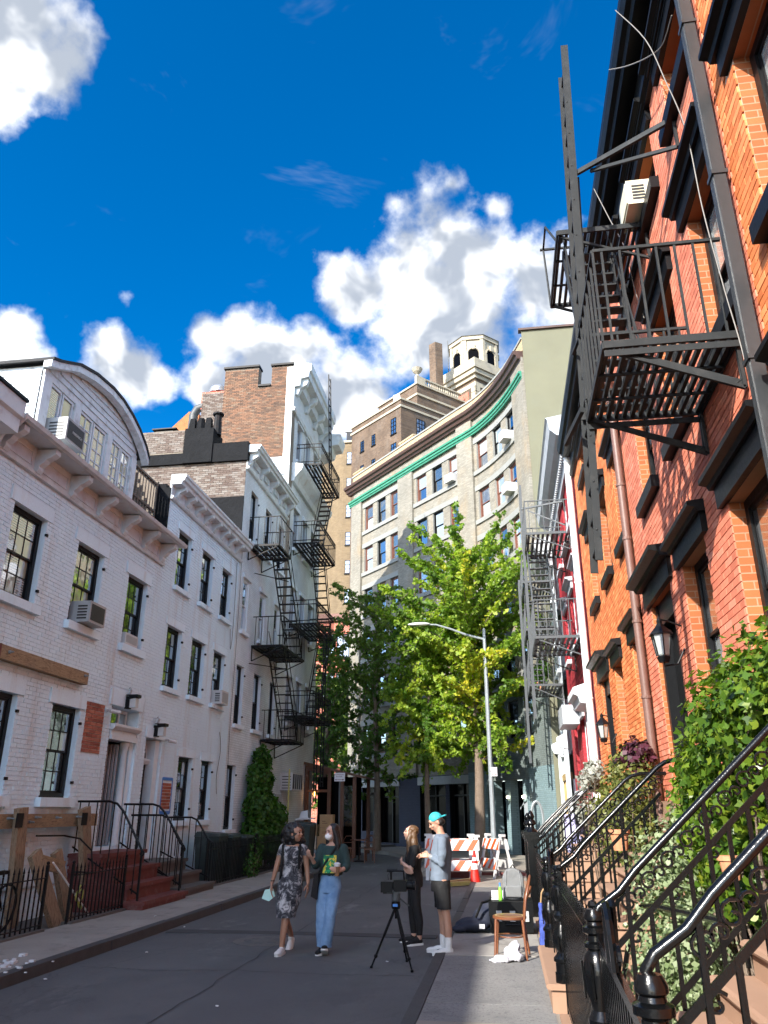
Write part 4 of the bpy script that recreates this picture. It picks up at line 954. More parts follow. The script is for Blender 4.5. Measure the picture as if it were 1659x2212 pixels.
for h, (a, b, c, e) in ((hB, (9.66,11.02,2.15,4.45)), (hC, (16.0,17.3,2.15,4.35))):
    t = MB(); FR.box(t, a+.02, b-.02, -.28, -.22, c, e-.02)
    for s0, s1 in ((a+.12, (a+b)/2-.06), ((a+b)/2+.06, b-.12)):
        for z0, z1_ in ((c+.1, c+.75), (c+.85, c+1.7)): FR.box(t, s0, s1, -.22, -.2, z0, z1_)
    d = t.build('door', M['door_black'], h)
    t = MB(); t.ball(FR.p(a+.2, -.17, c+1.0), .035); t.build('door_knob', M['galvanised'], d)
    t = MB(); FR.box(t, a, a+.1, -.3, -.06, c, e-.01); FR.box(t, b-.1, b, -.3, -.06, c, e-.01); FR.box(t, a+.1, b-.1, -.3, -.08, e-.32, e-.01); t.build('door_surround', M['black_paint'], d)
    hood(h, FR, a, b, e, h=.42, out=.26, ov=.22)
# black bracketed cornices along the houses
for h, a, b in ((hA, -4, 5.38), (hB, 5.4, 11.7), (hC, 11.72, 18.58)):
    t = MB(); FR.box(t, a, b, -.02, .06, 9.72, 10.32); FR.prof(t, a, b, [(.06,9.76),(.11,9.78),(.11,9.86),(.06,9.9)]); t.build('frieze', M['black_trim'], h)
    t = MB(); FR.prof(t, a, b, [(.0,10.3),(.24,10.3),(.26,10.38),(.32,10.4),(.36,10.5),(.36,10.62),(.0,10.7)]); t.build('cornice', M['black_trim'], h)
# downpipes
def downpipe(label, F, s, d, z0, z1, r, m, bands, square=False, lean=0.):
    t = thing('downpipe', label, 'pipe', F.p(s, d, z0), 'downpipes')
    mb = MB()
    if square:
        mb.bar(F.p(s, d, z0), F.p(s+lean, d, z1), r*2, r*1.7, up=(1, 0, 0))
        for k in (-.5, 0, .5): mb.bar(F.p(s+k*r, d+r*.9, z0), F.p(s+k*r+lean, d+r*.9, z1), r*.3, .01, up=(1, 0, 0))
    else:
        prof = []
        mb.tube([F.p(s, d, z0), F.p(s+lean*.5, d, (z0+z1)/2), F.p(s+lean, d, z1)], r, 12)
    mb.build('pipe', M[m], t, smooth=None if square else 40)
    for z in bands:
        k = (z-z0)/(z1-z0); mb = MB(); c = F.p(s+lean*k, d, z)
        if square: mb.cbox(c, (r*1.15, r*1.2, .02))
        else: mb.lathe(c-Vector((0,0,.02)), [(r*1.2,0),(r*1.2,.04)], 12)
        mb.build('strap', M[m], t)
downpipe('ribbed dark grey downpipe on the near brick wall', FR, 5.42, .1, 2.9, 10.3, .058, 'pipe_grey', (5.0, 6.8, 8.6), True)
downpipe('reddish brown downpipe with straps on the brick wall', FR, 11.68, .09, 1.6, 9.7, .06, 'pipe_brown', (3.3, 4.4, 5.7, 6.6, 8.1))
downpipe('tall white downpipe beside the dark red house', FR, 18.72, .12, 1.0, 10.6, .085, 'pipe_white', (4.2, 7.0))
# cables clipped to the wall
def cable(label, pts, r, m='cable', name='cable', cat='cable', grp='loose cables on the walls'):
    P = []
    V = [Vector(p) for p in pts]
    for i in range(len(V)-1):
        p0 = V[max(i-1,0)]; p1 = V[i]; p2 = V[i+1]; p3 = V[min(i+2,len(V)-1)]
        for k in range(5):
            t = k/5; P.append(.5*((2*p1)+(-p0+p2)*t+(2*p0-5*p1+4*p2-p3)*t*t+(-p0+3*p1-3*p2+p3)*t*t*t))
    P.append(V[-1]); mb = MB(); mb.tube(P, r, 5)
    tag(mb.build(name, M[m], loc=pts[0], smooth=60), label, cat, grp)
cable('pale cable sagging from the black cornice past the grey downpipe', [FR.p(6.6,.4,10.5), FR.p(6.3,.22,9.6), FR.p(6.15,.14,8.8), FR.p(5.95,.1,7.9), FR.p(5.9,.1,6.9), FR.p(5.75,.1,5.9), FR.p(5.62,.1,5.2), FR.p(5.6,.08,4.3), FR.p(5.55,.07,3.2)], .006)
cable('looped grey cable under the cornice of the salmon brick house', [FR.p(7.3,.4,10.4), FR.p(6.9,.3,9.95), FR.p(6.4,.2,9.45), FR.p(6.1,.12,9.25), FR.p(5.75,.1,9.2)], .007)
cable('thin tan wire hanging by the air conditioner', [FR.p(9.3,.38,10.4), FR.p(9.15,.25,9.7), FR.p(9.0,.12,9.0), FR.p(8.9,.1,8.3), FR.p(8.6,.1,7.6)], .007)
ac_unit('cream air conditioner perched on a third floor brick house sill', FR, 8.1, 8.76, .52, .36, .27, 'ac_cream', 'ac_cream', bars=14)
# wall lanterns
def lantern(label, F, s, z):
    t = thing('wall_lantern', label, 'lantern', F.p(s, 0, z), 'wall lanterns'); c = F.p(s, .25, z)
    mb = MB(); mb.lathe(c, [(.05,0),(.075,.03),(.11,.25),(.115,.26)], 6); mb.build('glass_body', M['glass_pale'], t)
    mb = MB()
    for k in range(6):
        a = 2*math.pi*(k+.5)/6; u = Vector((math.cos(a), math.sin(a), 0)); mb.bar(c+u*.078+Vector((0,0,.02)), c+u*.118+Vector((0,0,.27)), .012)
    mb.lathe(c, [(.06,-.06),(.08,0),(.06,.02)], 6); mb.lathe(c, [(.15,.26),(.13,.29),(.06,.36),(.03,.40),(.035,.43),(.005,.48)], 6); mb.build('cage', M['black_paint'], t)
    mb = MB(); mb.tube([F.p(s,.0,z+.1), F.p(s,.1,z-.08), F.p(s,.25,z-.1), F.p(s,.25,z-.03)], .012, 6); mb.tube([F.p(s,0,z+.36), F.p(s,.14,z+.42), F.p(s,.25,z+.45)], .01, 6); mb.build('arm', M['black_paint'], t)
lantern('black carriage lantern beside the salmon house door', FR, 9.35, 3.45)
lantern('black carriage lantern beside the orange house door', FR, 15.7, 3.05)

# ------------------------------------------------------------------ big grey fire escape
g = thing('fire_escape', 'large grey fire escape with tall drop ladder on salmon brick house', 'fire escape', (1.6, 7, 4), 'fire escapes'); IG = M['iron_grey']
fe_landing(g, FR, 5.86, 7.22, .02, 1.12, 5.55, IG, n=14, rail=.97, nb=7, slw=.036, bw=.02)
fe_landing(g, FR, 8.15, 9.7, .02, 1.12, 8.72, IG, n=14, rail=.0, slw=.036)
# skirt plates that hang below the landing's ends
mb = MB(); 
for s in (5.86, 7.22): FR.box(mb, s-.006, s+.006, .02, 1.12, 5.40, 5.46)
mb.build('angle_iron', IG, g)
fe_stair(g, FR, 7.35, 5.6, 8.6, 8.7, .45, 1.02, IG, n=13, tread=.14)
mb = MB(); mb.tube([FR.p(9.7,1.12,8.7), FR.p(9.75,1.15,9.75), FR.p(9.2,1.15,9.7), FR.p(8.4,1.1,8.75)], .016, 6); mb.tube([FR.p(9.72,.7,8.7), FR.p(9.75,.7,9.7), FR.p(9.3,.7,9.6), FR.p(8.5,.7,8.75)], .016, 6); mb.bar(FR.p(9.75,.5,9.75), FR.p(9.75,1.2,9.75), .03); mb.build('gooseneck_rail', IG, g)
# drop ladder and its guides
l1 = fe_ladder(g, (1.0,7.25,4.02), (1.085,7.25,6.4), (0,.44,0), IG, n=7, w=.075, t=.022)
l2 = fe_ladder(g, (1.06,7.17,5.72), (1.22,7.17,10.75), (0,.46,0), IG, n=15, w=.085, t=.022)
mb = MB(); one = None
for i in range(12):
    z = 4.3+i*.5; k = (z-4.02)/6.7; mb.ball((1.0+.22*k-.014, 7.16, z), .012, 5, 4)
mb.build('rivets', IG, g)['kind'] = 'stuff'
mb = MB(); mb.bar((1.2,7.2,8.72), FR.p(6.48,.02,8.62), .035, .06); mb.bar((1.35,7.15,8.68), FR.p(6.5,.02,8.25), .03, .04); mb.bar(FR.p(6.5,.02,8.25), FR.p(6.48,.02,8.64), .03, .03); mb.build('ladder_bracket', IG, g)
mb = MB(); mb.bar((1.06,7.2,6.55), (1.0,7.62,6.55), .03); mb.bar((.98,7.2,5.62), (.86,7.9,5.58), .04, .06); mb.build('ladder_stay', IG, g)
mb = MB(); mb.bar((1.24,7.64,10.0), (1.24,7.64,9.1), .02, .12, up=(0,1,0)); mb.bar((1.22,7.25,8.7), (1.2,7.6,7.1), .018); mb.build('counterweight', IG, g)
# triangular brace under the landing, bolted to the wall
for s, z in ((5.92, 5.1), (7.24, 5.12)):
    mb = MB(); mb.bar(FR.p(s,.95,5.46), FR.p(s,.03,z-.02), .035, .045); mb.tube([FR.p(s,.09,z-.02), FR.p(s,.03,z+.02), FR.p(s,.02,z+.4)], .022, 6); mb.build('brace', IG, g)

# ------------------------------------------------------------------ dark red house and white house, with slate-grey fire escape
hD = thing('brick_house', 'dark red painted brick house with white trim', 'house', (2.15, 22, 0), 'brick row houses on the right')
cD = [(19.3,20.4),(21.5,22.6),(23.8,24.9)]
OD = [(a, b, z, z+1.6) for z in (6.0, 9.0) for a, b in cD]+[(21.5,22.6,1.9,4.1),(23.9,24.9,2.3,4.2)]
wall_back(FR, 18.6, 26.1, -.2, 10.9, OD).build('front_wall', [M['red_course'], M['red_course']], hD); bodyR(hD, 18.6, 26.1, 10.9, M['red_course'])
for o in OD:
    w = window(hD, FR, *o, cols=1, rows=2, fm='white_trim', gm=('glass_dark',), inset=.1, fw=.12, sill=True, sm='white_trim', sd=.12)
    hood(w, FR, o[0], o[1], o[3], .32, .2, 'grey_trim', .06)
t = MB()
for s in (19.2, 20.5): FR.box(t, s-.1, s+.1, -.02, .05, .2, 4.1)
t.build('door_casing', M['white_trim'], hD)
t = MB(); FR.prof(t, 19.0, 20.7, [(0,4.1),(.3,4.15),(.35,4.3),(.45,4.35),(.45,4.5),(0,4.65)]); t.build('door_hood', M['white_trim'], hD)
t = MB(); FR.box(t, 19.3, 20.4, -.3, -.25, 1.0, 4.08); t.build('door', M['red_stone'], hD)
t = MB(); FR.box(t, 22.3, 24.0, .05, .5, 3.98, 4.02); FR.box(t, 22.3, 24.0, .47, .5, 4.02, 4.5); FR.box(t, 22.3, 22.33, .05, .47, 4.02, 4.5); t.build('canopy', M['grey_trim'], hD)
t = MB(); FR.prof(t, 18.62, 26.1, [(0,10.5),(.08,10.5),(.1,10.9),(.35,11.0),(.5,11.15),(.55,11.45),(.6,11.5),(0,11.6)]); t.build('cornice', M['grey_trim'], hD)
one = MB(); FR.box(one, 0, .07, .08, .2, 10.72, 10.88); me = one.mesh('dentil', M['grey_trim'], FR.o)
for i in range(42): inst('dentil', me, hD, FR.p(18.8+i*.17, 0, 0))
FE_ = Fac((2.02, 0), (0, 1), (-1, 0))
hE = thing('white_house', 'white house with timber shopfront next to the curved building', 'house', (2.0, 28, 0))
OE = [(a, b, z, z+1.6) for z in (3.6, 6.2, 8.6) for a, b in ((26.6,27.4),(28.2,29.0))]+[(26.4,29.1,.3,2.7)]
wall_back(FE_, 26.1, 29.45, -.2, 10.4, OE).build('front_wall', [M['white_course'], M['white_stucco']], hE)
mb = MB(); mb.box(2.06, XR, 26.1, 29.45, 10.2, 10.4); mb.build('roof', M['roof_dark'], hE)
for o in OE[:-1]: window(hE, FE_, *o, cols=1, rows=2, fm='white_trim', gm=('glass_dark', 'glass_sky'), sill=True, fw=.1)
mb = MB()
for s in (26.4, 27.25, 28.1, 29.0): FE_.box(mb, s, s+.1, -.1, .02, .3, 2.7)
FE_.box(mb, 26.4, 29.1, -.1, .05, 2.7, 2.9); mat('shop_wood', (.42, .29, .12), .6); mb.build('shopfront', M['shop_wood'], hE)
mb = MB(); FE_.box(mb, 26.45, 29.05, -.15, -.13, .3, 2.7); mb.build('shop_glass', M['glass_black'], hE)
for s in (26.15, 29.2):
    mb = MB(); FE_.box(mb, s, s+.2, 0, .12, .1, 3.6); FE_.prof(mb, s-.05, s+.25, [(0,3.6),(.25,3.65),(.32,3.8),(.32,3.95),(0,4.1)]); mb.build('pilaster', M['white_trim'], hE)
mb = MB(); FE_.prof(mb, 26.12, 29.5, [(0,9.7),(.1,9.7),(.15,10.0),(.5,10.2),(.62,10.45),(.62,10.6),(0,10.8)]); mb.build('cornice', M['grey_trim'], hE)
f2 = thing('fire_escape', 'slate grey fire escape on the dark red and white houses', 'fire escape', (1.5, 22, 4), 'fire escapes'); IS = M['iron_slate']
fe_landing(f2, FR, 19.7, 22.2, .02, 1.2, 5.9, IS, n=9, rail=.95, nb=6)
fe_landing(f2, FR, 20.6, 22.9, .02, 1.2, 9.0, IS, n=9, rail=.95, nb=6)
fe_stair(f2, FR, 20.4, 5.95, 22.4, 8.98, .6, 1.15, IS, n=12)
fe_ladder(f2, (.93,22.5,4.2), (.93,22.4,11.2), (0,.42,0), IS, n=22, w=.07)
mb = MB(); mb.bar((.93,22.4,10.4), FR.p(21.8,.02,10.35), .05); mb.bar((1.1,22.3,10.3), FR.p(21.8,.02,9.6), .035); mb.build('ladder_bracket', IS, f2)
f3 = thing('fire_escape', 'slate grey fire escape with potted plant beside the curved building', 'fire escape', (1.4, 27, 3.4), 'fire escapes')
fe_landing(f3, FE_, 25.8, 28.6, .02, 1.05, 5.6, IS, n=9, rail=.95, nb=6)
fe_landing(f3, FE_, 25.9, 28.6, .02, 1.05, 9.1, IS, n=9, rail=.95, nb=6)
fe_landing(f3, FE_, 25.9, 28.6, .02, 1.05, 7.45, IS, n=9, rail=.85, nb=6)
fe_stair(f3, FE_, 26.2, 5.65, 27.8, 7.4, .55, 1.0, IS, n=8); fe_stair(f3, FE_, 27.8, 7.5, 26.2, 9.05, .55, 1.0, IS, n=8)
fe_ladder(f3, (.9,28.3,3.3), (.9,28.2,9.8), (0,.42,0), IS, n=20, w=.08)
# ------------------------------------------------------------------ the curved grey brick building closing the street
P0 = Vector((-8.4, 43.6, 0)); P1 = Vector((-1.5, 35.75, 0)); UE = (P1-P0).normalized(); LEN = (P1-P0).length
NE_ = Vector((UE.y, -UE.x, 0))                                     # outward, towards the street
FE1 = Fac(P0, UE, NE_)
ARCP = [P1, Vector((-.6,34.75,0)), Vector((.15,33.6,0)), Vector((.8,32.3,0)), Vector((1.32,30.95,0)), Vector((1.75,29.6,0))]
_al = [0]
for a, b in zip(ARCP, ARCP[1:]): _al.append(_al[-1]+(b-a).length)
def arc(s):
    s = max(0, min(_al[-1], s))
    i = max(k for k in range(len(ARCP)-1) if _al[k] <= s+1e-9); t = (s-_al[i])/(_al[i+1]-_al[i])
    p0 = ARCP[i-1] if i else ARCP[0]-UE*1.3; p1, p2 = ARCP[i], ARCP[i+1]; p3 = ARCP[i+2] if i+2 < len(ARCP) else ARCP[-1]+(ARCP[-1]-ARCP[-2])
    return .5*((2*p1)+(-p0+p2)*t+(2*p0-5*p1+4*p2-p3)*t*t+(-p0+3*p1-3*p2+p3)*t*t*t)
def seg(a, b):
    p, q = arc(a), arc(b); u = (q-p).normalized(); return Fac(p, u, Vector((u.y, -u.x, 0))), (q-p).length
hX = thing('curved_building', 'grey brick building with curved front, green band and brown cornice', 'building', (-3, 37, 0))
ROWS = [17.25, 14.70, 12.15, 9.6, 7.05, 4.5]
bays = [(1.33,2.24),(2.74,3.62),(4.12,5.0),(6.72,7.62),(8.16,9.03),(9.6,10.44)]
OX = [(a, b, z, z+1.5) for z in ROWS for a, b in bays]
SHOP = [(1.35,2.95,.75,2.85),(3.1,4.8,.25,2.85),(6.6,8.6,.4,2.85),(8.9,10.4,.25,2.85)]
wall_back(FE1, -.05, LEN, 3.25, 20.3, OX, depth=.25).build('front_wall', [M['pearl_brick'], M['limestone']], hX)
wall_back(FE1, -.05, LEN, -.2, 3.25, SHOP, depth=.3).build('shop_wall', [M['dark_blue_brick'], M['door_black']], hX)
rr = random.Random(4)
GL = [('glass_sky', 'glass_pale'), ('glass_pale',), ('glass_sky', 'glass_dark'), ('glass_blind', 'glass_sky'), ('glass_dark', 'glass_pale')]
def xwin(F, a, b, z, i, lowdark=False):
    fm = 'brown_frame' if rr.random() < .55 else 'black_trim'
    window(hX, F, a, b, z, z+1.5, cols=1, rows=2, fm=fm, gm=GL[rr.randrange(5)] if not lowdark else ('glass_black', 'glass_dark'), inset=.1, fw=.07, seed=i)
for i, o in enumerate(OX): xwin(FE1, o[0], o[1], o[2], i, o[2] < 5)
for z in ROWS:           # continuous stone sills and lintels per bay group
    for a, b in ((1.12,5.0),(6.5,10.5)):
        t = MB(); FE1.box(t, a, b, -.02, .07, z-.22, z-.004); t.build('sill', M['limestone'], hX)
        t = MB(); FE1.box(t, a, b, -.02, .03, z+1.504, z+1.78); t.build('lintel', M['limestone'], hX)
for a, b in ((-.05,1.08),(5.06,6.46)):
    t = MB(); FE1.box(t, a, b, -.02, .12, 3.25, 19.35); t.build('pilaster', M['pearl_brick'], hX)
# shop floor of the straight part
for i, (a, b, c, e) in enumerate(SHOP):
    t = MB(); FE1.box(t, a, b, -.28, -.26, c, e); t.build('shop_glass', M['glass_black'], hX)
    t = MB()
    for s in (a, (a+b)/2, b-.06): FE1.box(t, s, s+.06, -.26, -.18, c, e)
    FE1.box(t, a+.06, b-.06, -.26, -.18, e-.5, e-.44); t.build('shop_frame', M['door_black'], hX)
for a, b in ((1.0,4.9),(6.5,10.45)):
    t = MB(); FE1.box(t, a, b, -.02, .06, 2.86, 3.22); t.build('shop_lintel', M['grey_stucco'], hX)
t = MB(); FE1.box(t, 1.2, 3.0, .02, .5, 2.5, 2.58); FE1.box(t, .9, 5.0, .3, 1.2, -.2, .22); t.build('shop_step', M['dark_stone'], hX)
# curved part
cb = [(1.42,2.36),(2.92,3.82),(4.36,5.26)]; cuts = [0,1.18,1.42,2.36,2.92,3.82,4.36,5.26,5.55,_al[-1]]
for ci, (a, b) in enumerate(zip(cuts, cuts[1:])):
    F, L = seg(a, b); isw = (a, b) in cb; pil = ci in (0, len(cuts)-2)
    d = .12 if pil else 0
    ops = [(.0, L, z, z+1.5) for z in ROWS] if isw else []
    zs = 6.55
    for z0, z1, m in ((zs, 20.3, 'pearl_brick'), (3.3, zs, 'grey_green_brick'), (-.2, 3.3, 'teal_brick')):
        if m == 'teal_brick' and (a, b) in (cb[0], cb[1]): continue
        if pil:
            t = MB(); F.box(t, 0, L, -.1, .12, z0, z1); t.build('pilaster', M[m], hX)
        else:
            o2 = [o for o in ops if z0-.01 <= o[2] < z1]
            if m == 'teal_brick': o2 = []
            wb = wall_back(F, 0, L, z0, z1, o2, depth=.25)
            if wb.f: wb.build('front_wall', [M[m], M['limestone']], hX)
    if isw:
        for i, z in enumerate(ROWS): xwin(F, .005, L-.005, z, ci*10+i, z < 7.5)
mb_ = None
def arc_band(name, prof, m, a0=1.2, a1=5.5, n=14, straight=None):
    """profile (d,z) swept along the straight front and the curve"""
    t = MB(); rings = []
    S = list(np.linspace(a0, a1, n))
    for s in S:
        p = arc(s); q = (arc(s+.05)-arc(s-.05)).normalized(); nn = Vector((q.y, -q.x, 0)); rings.append([p+nn*d+Vector((0, 0, z)) for d, z in prof])
    if straight is not None:
        pre = [[FE1.p(s, d, z) for d, z in prof] for s in straight]; rings = pre+rings
    k = len(prof); vs = [v for r in rings for v in r]; fs = []
    for i in range(len(rings)-1):
        for j in range(k): fs.append((i*k+j, i*k+(j+1) % k, (i+1)*k+(j+1) % k, (i+1)*k+j))
    fs.append(tuple(range(k))); fs.append(tuple((len(rings)-1)*k+j for j in range(k)))
    t.add(vs, fs); return t.build(name, m, hX)
for z in ROWS:
    arc_band('sill', [(-.02,z-.22),(.07,z-.22),(.07,z-.004),(-.02,z-.004)], M['limestone' if z > 6.6 else 'grey_green_brick'])
    arc_band('lintel', [(-.02,z+1.504),(.03,z+1.504),(.03,z+1.78),(-.02,z+1.78)], M['limestone' if z > 6.6 else 'grey_green_brick'])
arc_band('string_course', [(-.02,6.5),(.12,6.5),(.12,6.6),(-.02,6.62)], M['grey_stucco'], 0, _al[-1])
A1 = _al[-1]
gp = [(-.1,19.22),(.14,19.22),(.15,19.3),(.20,19.32),(.20,19.42),(.26,19.46),(.26,19.56),(-.1,19.6)]
arc_band('green_band', gp, M['green_copper'], .0, A1, 18, (-.25, 5.0, LEN-.3))
arc_band('cornice', [(-.1,20.1),(.12,20.1),(.16,20.2),(.26,20.22),(.32,20.36),(.42,20.4),(.46,20.5),(.46,20.56),(-.1,20.62)], M['brown_cornice'], .0, A1, 18, (-.5, 5.0, LEN-.3))
arc_band('parapet', [(-.35,20.6),(.0,20.6),(.0,21.22),(-.35,21.22)], M['buff_brick'], .0, A1, 18, (-.1, 5.0, LEN-.3))
arc_band('coping', [(-.4,21.222),(.05,21.222),(.05,21.32),(-.4,21.32)], M['limestone'], .0, A1, 18, (-.2, 5.0, LEN-.3))
for a, b in ((-.1,1.1),(5.1,6.5)):
    t = MB(); FE1.box(t, a, b, -.45, -.02, 20.6, 21.45); FE1.box(t, a-.04, b+.04, -.5, .02, 21.45, 21.55); t.build('parapet_pier', M['buff_brick'], hX)
# pale green side wall over the lower row, roof and unseen back
t = MB(); t.quad((1.75,29.55,-.2),(9.5,29.55,-.2),(9.5,29.55,21.6),(1.75,29.55,21.6)); t.quad((9.5,29.55,-.2),(9.5,48,-.2),(9.5,48,21),(9.5,29.55,21)); t.build('party_wall', M['pale_green_stucco'], hX)
t = MB(); t.box(1.62, 9.5, 29.45, 29.75, 21.6, 21.7); t.build('party_wall_coping', M['brown_cornice'], hX)
t = MB(); t.prism([(-8.4,43.7,20.2),(-1.5,36.0,20.2),(.3,33.9,20.2),(1.3,31.5,20.2),(1.9,29.8,20.2),(9.4,29.8,20.2),(9.4,48,20.2),(-5,48,20.2)], (0,0,.1)); t.build('roof', M['roof_dark'], hX)
t = MB(); t.quad(P0+Vector((0,0,-.2)), P0+Vector((3.4,4.4,-.2)), P0+Vector((3.4,4.4,20.3)), P0+Vector((0,0,20.3))); t.build('side_wall', M['pearl_brick'], hX)
# shop under the curve: teal columns, dark doors, lamps, house number
t = MB(); F, L = seg(1.25, 4.3); F.box(t, 0, L, -.6, -.55, .1, 2.9); t.build('shop_glass', M['glass_black'], hX)
t = MB(); F.box(t, .0, .5, -.3, .05, -.2, 3.0); F.box(t, 1.55, 1.78, -.3, .05, -.2, 3.0); F.box(t, 2.75, L, -.3, .05, -.2, 3.0); t.build('column', M['teal_brick'], hX)
t = MB(); F.box(t, -.1, L+.1, -.3, .12, 2.9, 3.32); t.build('shop_lintel', M['grey_green_brick'], hX)
for s in (1.66, 2.85):
    t = MB(); t.ball(F.p(s, .12, 2.25), .055, 8, 6); lb = t.build('wall_lamp_bulb', M['bulb'], hX)
t = MB()
for s in (.6, 1.45): F.box(t, s, s+.08, -.5, -.42, .1, 2.6)
F.box(t, .68, 1.45, -.5, -.42, 2.05, 2.12); t.build('door_frame', M['door_black'], hX)
num = thing('house_number', 'large pale metal numeral ten standing by the teal shop', 'number sign', (1.0, 29.0, .12))
t = MB(); t.box(.60, .72, 28.95, 29.0, .9, 2.05); t.prism([(.60,28.95,2.05),(.72,28.95,2.05),(.46,28.95,1.85),(.46,28.95,1.78)], (0,.05,0)); t.build('numeral_one', M['galvanised'], num)
t = MB(); pts = [(1.02+.2*math.cos(a), 28.97, 1.48+.57*math.sin(a)) for a in np.linspace(0, 2*math.pi, 25)[:-1]]; t.tube(pts, .05, 6, closed=True); t.build('numeral_zero', M['galvanised'], num)
for (s, z, w) in ((9.98,17.27,.62),(9.98,12.2,.62)): ac_unit('white air conditioner in a flat front window of the curved building, %s' % ('upper' if z > 15 else 'lower'), FE1, s, z, w, .42, .35, 'ac_white', 'ac_grey')
F, L = seg(4.36, 5.26); ac_unit('white air conditioner high on the curve, near the pale green wall', F, .45, 17.27, .6, .42, .45, 'ac_white', 'ac_grey', bars=4); ac_unit('white air conditioner on the curve one floor below the other', F, .45, 14.72, .6, .42, .45, 'ac_white', 'ac_grey', bars=4)
ac_unit('dim air conditioner low on the dark storey by the thin trunk', FE1, 7.2, 4.52, .7, .45, .35, 'ac_grey', 'ac_dark')

# ------------------------------------------------------------------ tall brown apartment tower behind
tb = thing('apartment_tower', 'tall brown brick apartment house with stone crowned octagonal tower', 'building', (-6, 78, 0))
UL = Vector((-.73,.683,0)).normalized(); UR = Vector((.70,.714,0)).normalized()
def block(C, a, b, z0, z1, m, name='block', par=tb):
    C = Vector((C[0], C[1], z0)); t = MB(); t.prism([C, C+UR*a, C+UR*a+UL*b, C+UL*b], (0,0,z1-z0)); return t.build(name, M[m], par)
def band(C, a, b, z0, z1, out, m, name='stone_band'):
    C = Vector((C[0], C[1], z0))-(UR+UL)*out; t = MB(); t.prism([C, C+UR*(a+2*out), C+UR*(a+2*out)+UL*(b+2*out), C+UL*(b+2*out)], (0,0,z1-z0)); return t.build(name, M[m], tb)
CB = (-8.66, 70); block(CB, 12, 8.6, 0, 41.6, 'brown_brick', 'wall'); band(CB, 12, 8.6, 40.75, 41.0, .12, 'cream_stone'); band(CB, 12, 8.6, 41.6, 41.8, .12, 'cream_stone', 'coping')
C2 = Vector((-8.66,70,0))+UR*2.2+UL*2.2; 
block((-7.5,75.6), 9, 7.0, 41.6, 46.6, 'brown_brick', 'upper_wall'); band((-7.5,75.6), 9, 7.0, 45.2, 45.45, .12, 'cream_stone'); band((-7.5,75.6), 9, 7.0, 46.6, 46.8, .15, 'cream_stone', 'coping')
# balustrade on the upper tier
one = MB(); one.lathe((0,0,0), [(.09,0),(.06,.1),(.12,.35),(.06,.65),(.09,.8)], 8); me = one.mesh('baluster', M['cream_stone'])
C = Vector((-7.5,75.6,46.8))
for i in range(16): inst('baluster', me, tb, C+UR*(1.6+i*.32)+UL*.2)
t = MB(); t.bar(C+UR*1.2+UL*.2+Vector((0,0,.9)), C+UR*7+UL*.2+Vector((0,0,.9)), .3, .18); t.bar(C+UR*0+UL*.2+Vector((0,0,.5)), C+UR*1.3+UL*.2+Vector((0,0,.5)), .35, 1.0); t.build('balustrade_rail', M['cream_stone'], tb)
t = MB(); t.lathe(C+UR*.3+UL*.3+Vector((0,0,1.0)), [(.3,0),(.2,.15),(.12,.3),(.45,.6),(.6,.9),(.65,1.0),(.3,1.02)], 10); t.build('urn', M['cream_stone'], tb)
t = MB(); t.box(-9.9, -9.2, 73.5, 74.0, 41.8, 44.2); t.build('white_stack', M['pipe_white'], tb)
t = MB(); t.prism([(-6.35,79.5,43),(-5.55,78.9,43),(-4.75,79.5,43),(-5.55,80.1,43)], (0,0,11.2)); t.build('chimney', M['brown_brick'], tb)
# tower base, cornice, octagon
CT = (-1.0, 80); CTV = Vector((CT[0], CT[1], 0))
block(CT, 5.3, 5.3, 38, 49.4, 'brown_brick', 'tower_base')
for z0, z1, o in ((48.4,49.0,.05),(49.4,49.9,.25),(49.9,50.5,.55),(50.5,51.0,.75)): band(CT, 5.3, 5.3, z0, z1, o, 'cream_stone', 'tower_cornice')
band(CT, 5.3, 5.3, 51.0, 51.9, .55, 'cream_stone', 'tower_parapet')
for k in range(6):
    for off, d in ((0, UR), (0, UL)):
        t = MB(); z = 44+k*.75; C = CTV+Vector((0,0,z))-(UR+UL)*.06; t.prism([C, C+d*(.75), C+d*.75+(UR+UL-d)*.2, C+(UR+UL-d)*.2], (0,0,.68)); t.build('quoin', M['cream_stone'], tb)
t = MB(); C = CTV+Vector((0,0,0)); FTr = Fac(CTV, UR, (UR.y, -UR.x)); FTl = Fac(CTV, UL, (-UL.y, UL.x))
FTr.box(t, 2.0, 3.3, -.02, .1, 45.9, 48.0); t.build('window_surround', M['cream_stone'], tb); t = MB(); FTr.box(t, 2.2, 3.1, .1, .12, 46.1, 47.7); t.build('window', M['glass_dark'], tb)
t = MB(); FTl.box(t, 1.2, 3.0, -.02, .05, 46.0, 48.1); t.build('red_panel', M['far_red_brick'], tb)
cT = CTV+(UR+UL)*2.65; RO = 3.05
oc = [cT+Vector((RO*math.cos(R(22.5+45*k)), RO*math.sin(R(22.5+45*k)), 0)) for k in range(8)]
t = MB(); t.prism([Vector((p.x,p.y,51)) for p in oc], (0,0,4.6)); t.build('tower_drum', M['cream_stone'], tb)
t = MB(); big = [cT+(p-cT)*1.07 for p in oc]; t.prism([Vector((p.x,p.y,55.3)) for p in big], (0,0,.5)); t.build('tower_crown', M['cream_stone'], tb)
t = MB(); c_ = Vector((cT.x,cT.y,56.3)); b2 = [Vector((p.x,p.y,55.802)) for p in [cT+(p-cT)*1.12 for p in oc]]; t.add([c_]+b2, [(0,i+1,(i+1) % 8+1) for i in range(8)]+[tuple(range(8,0,-1))]); t.build('tower_roof', M['grey_stucco'], tb)
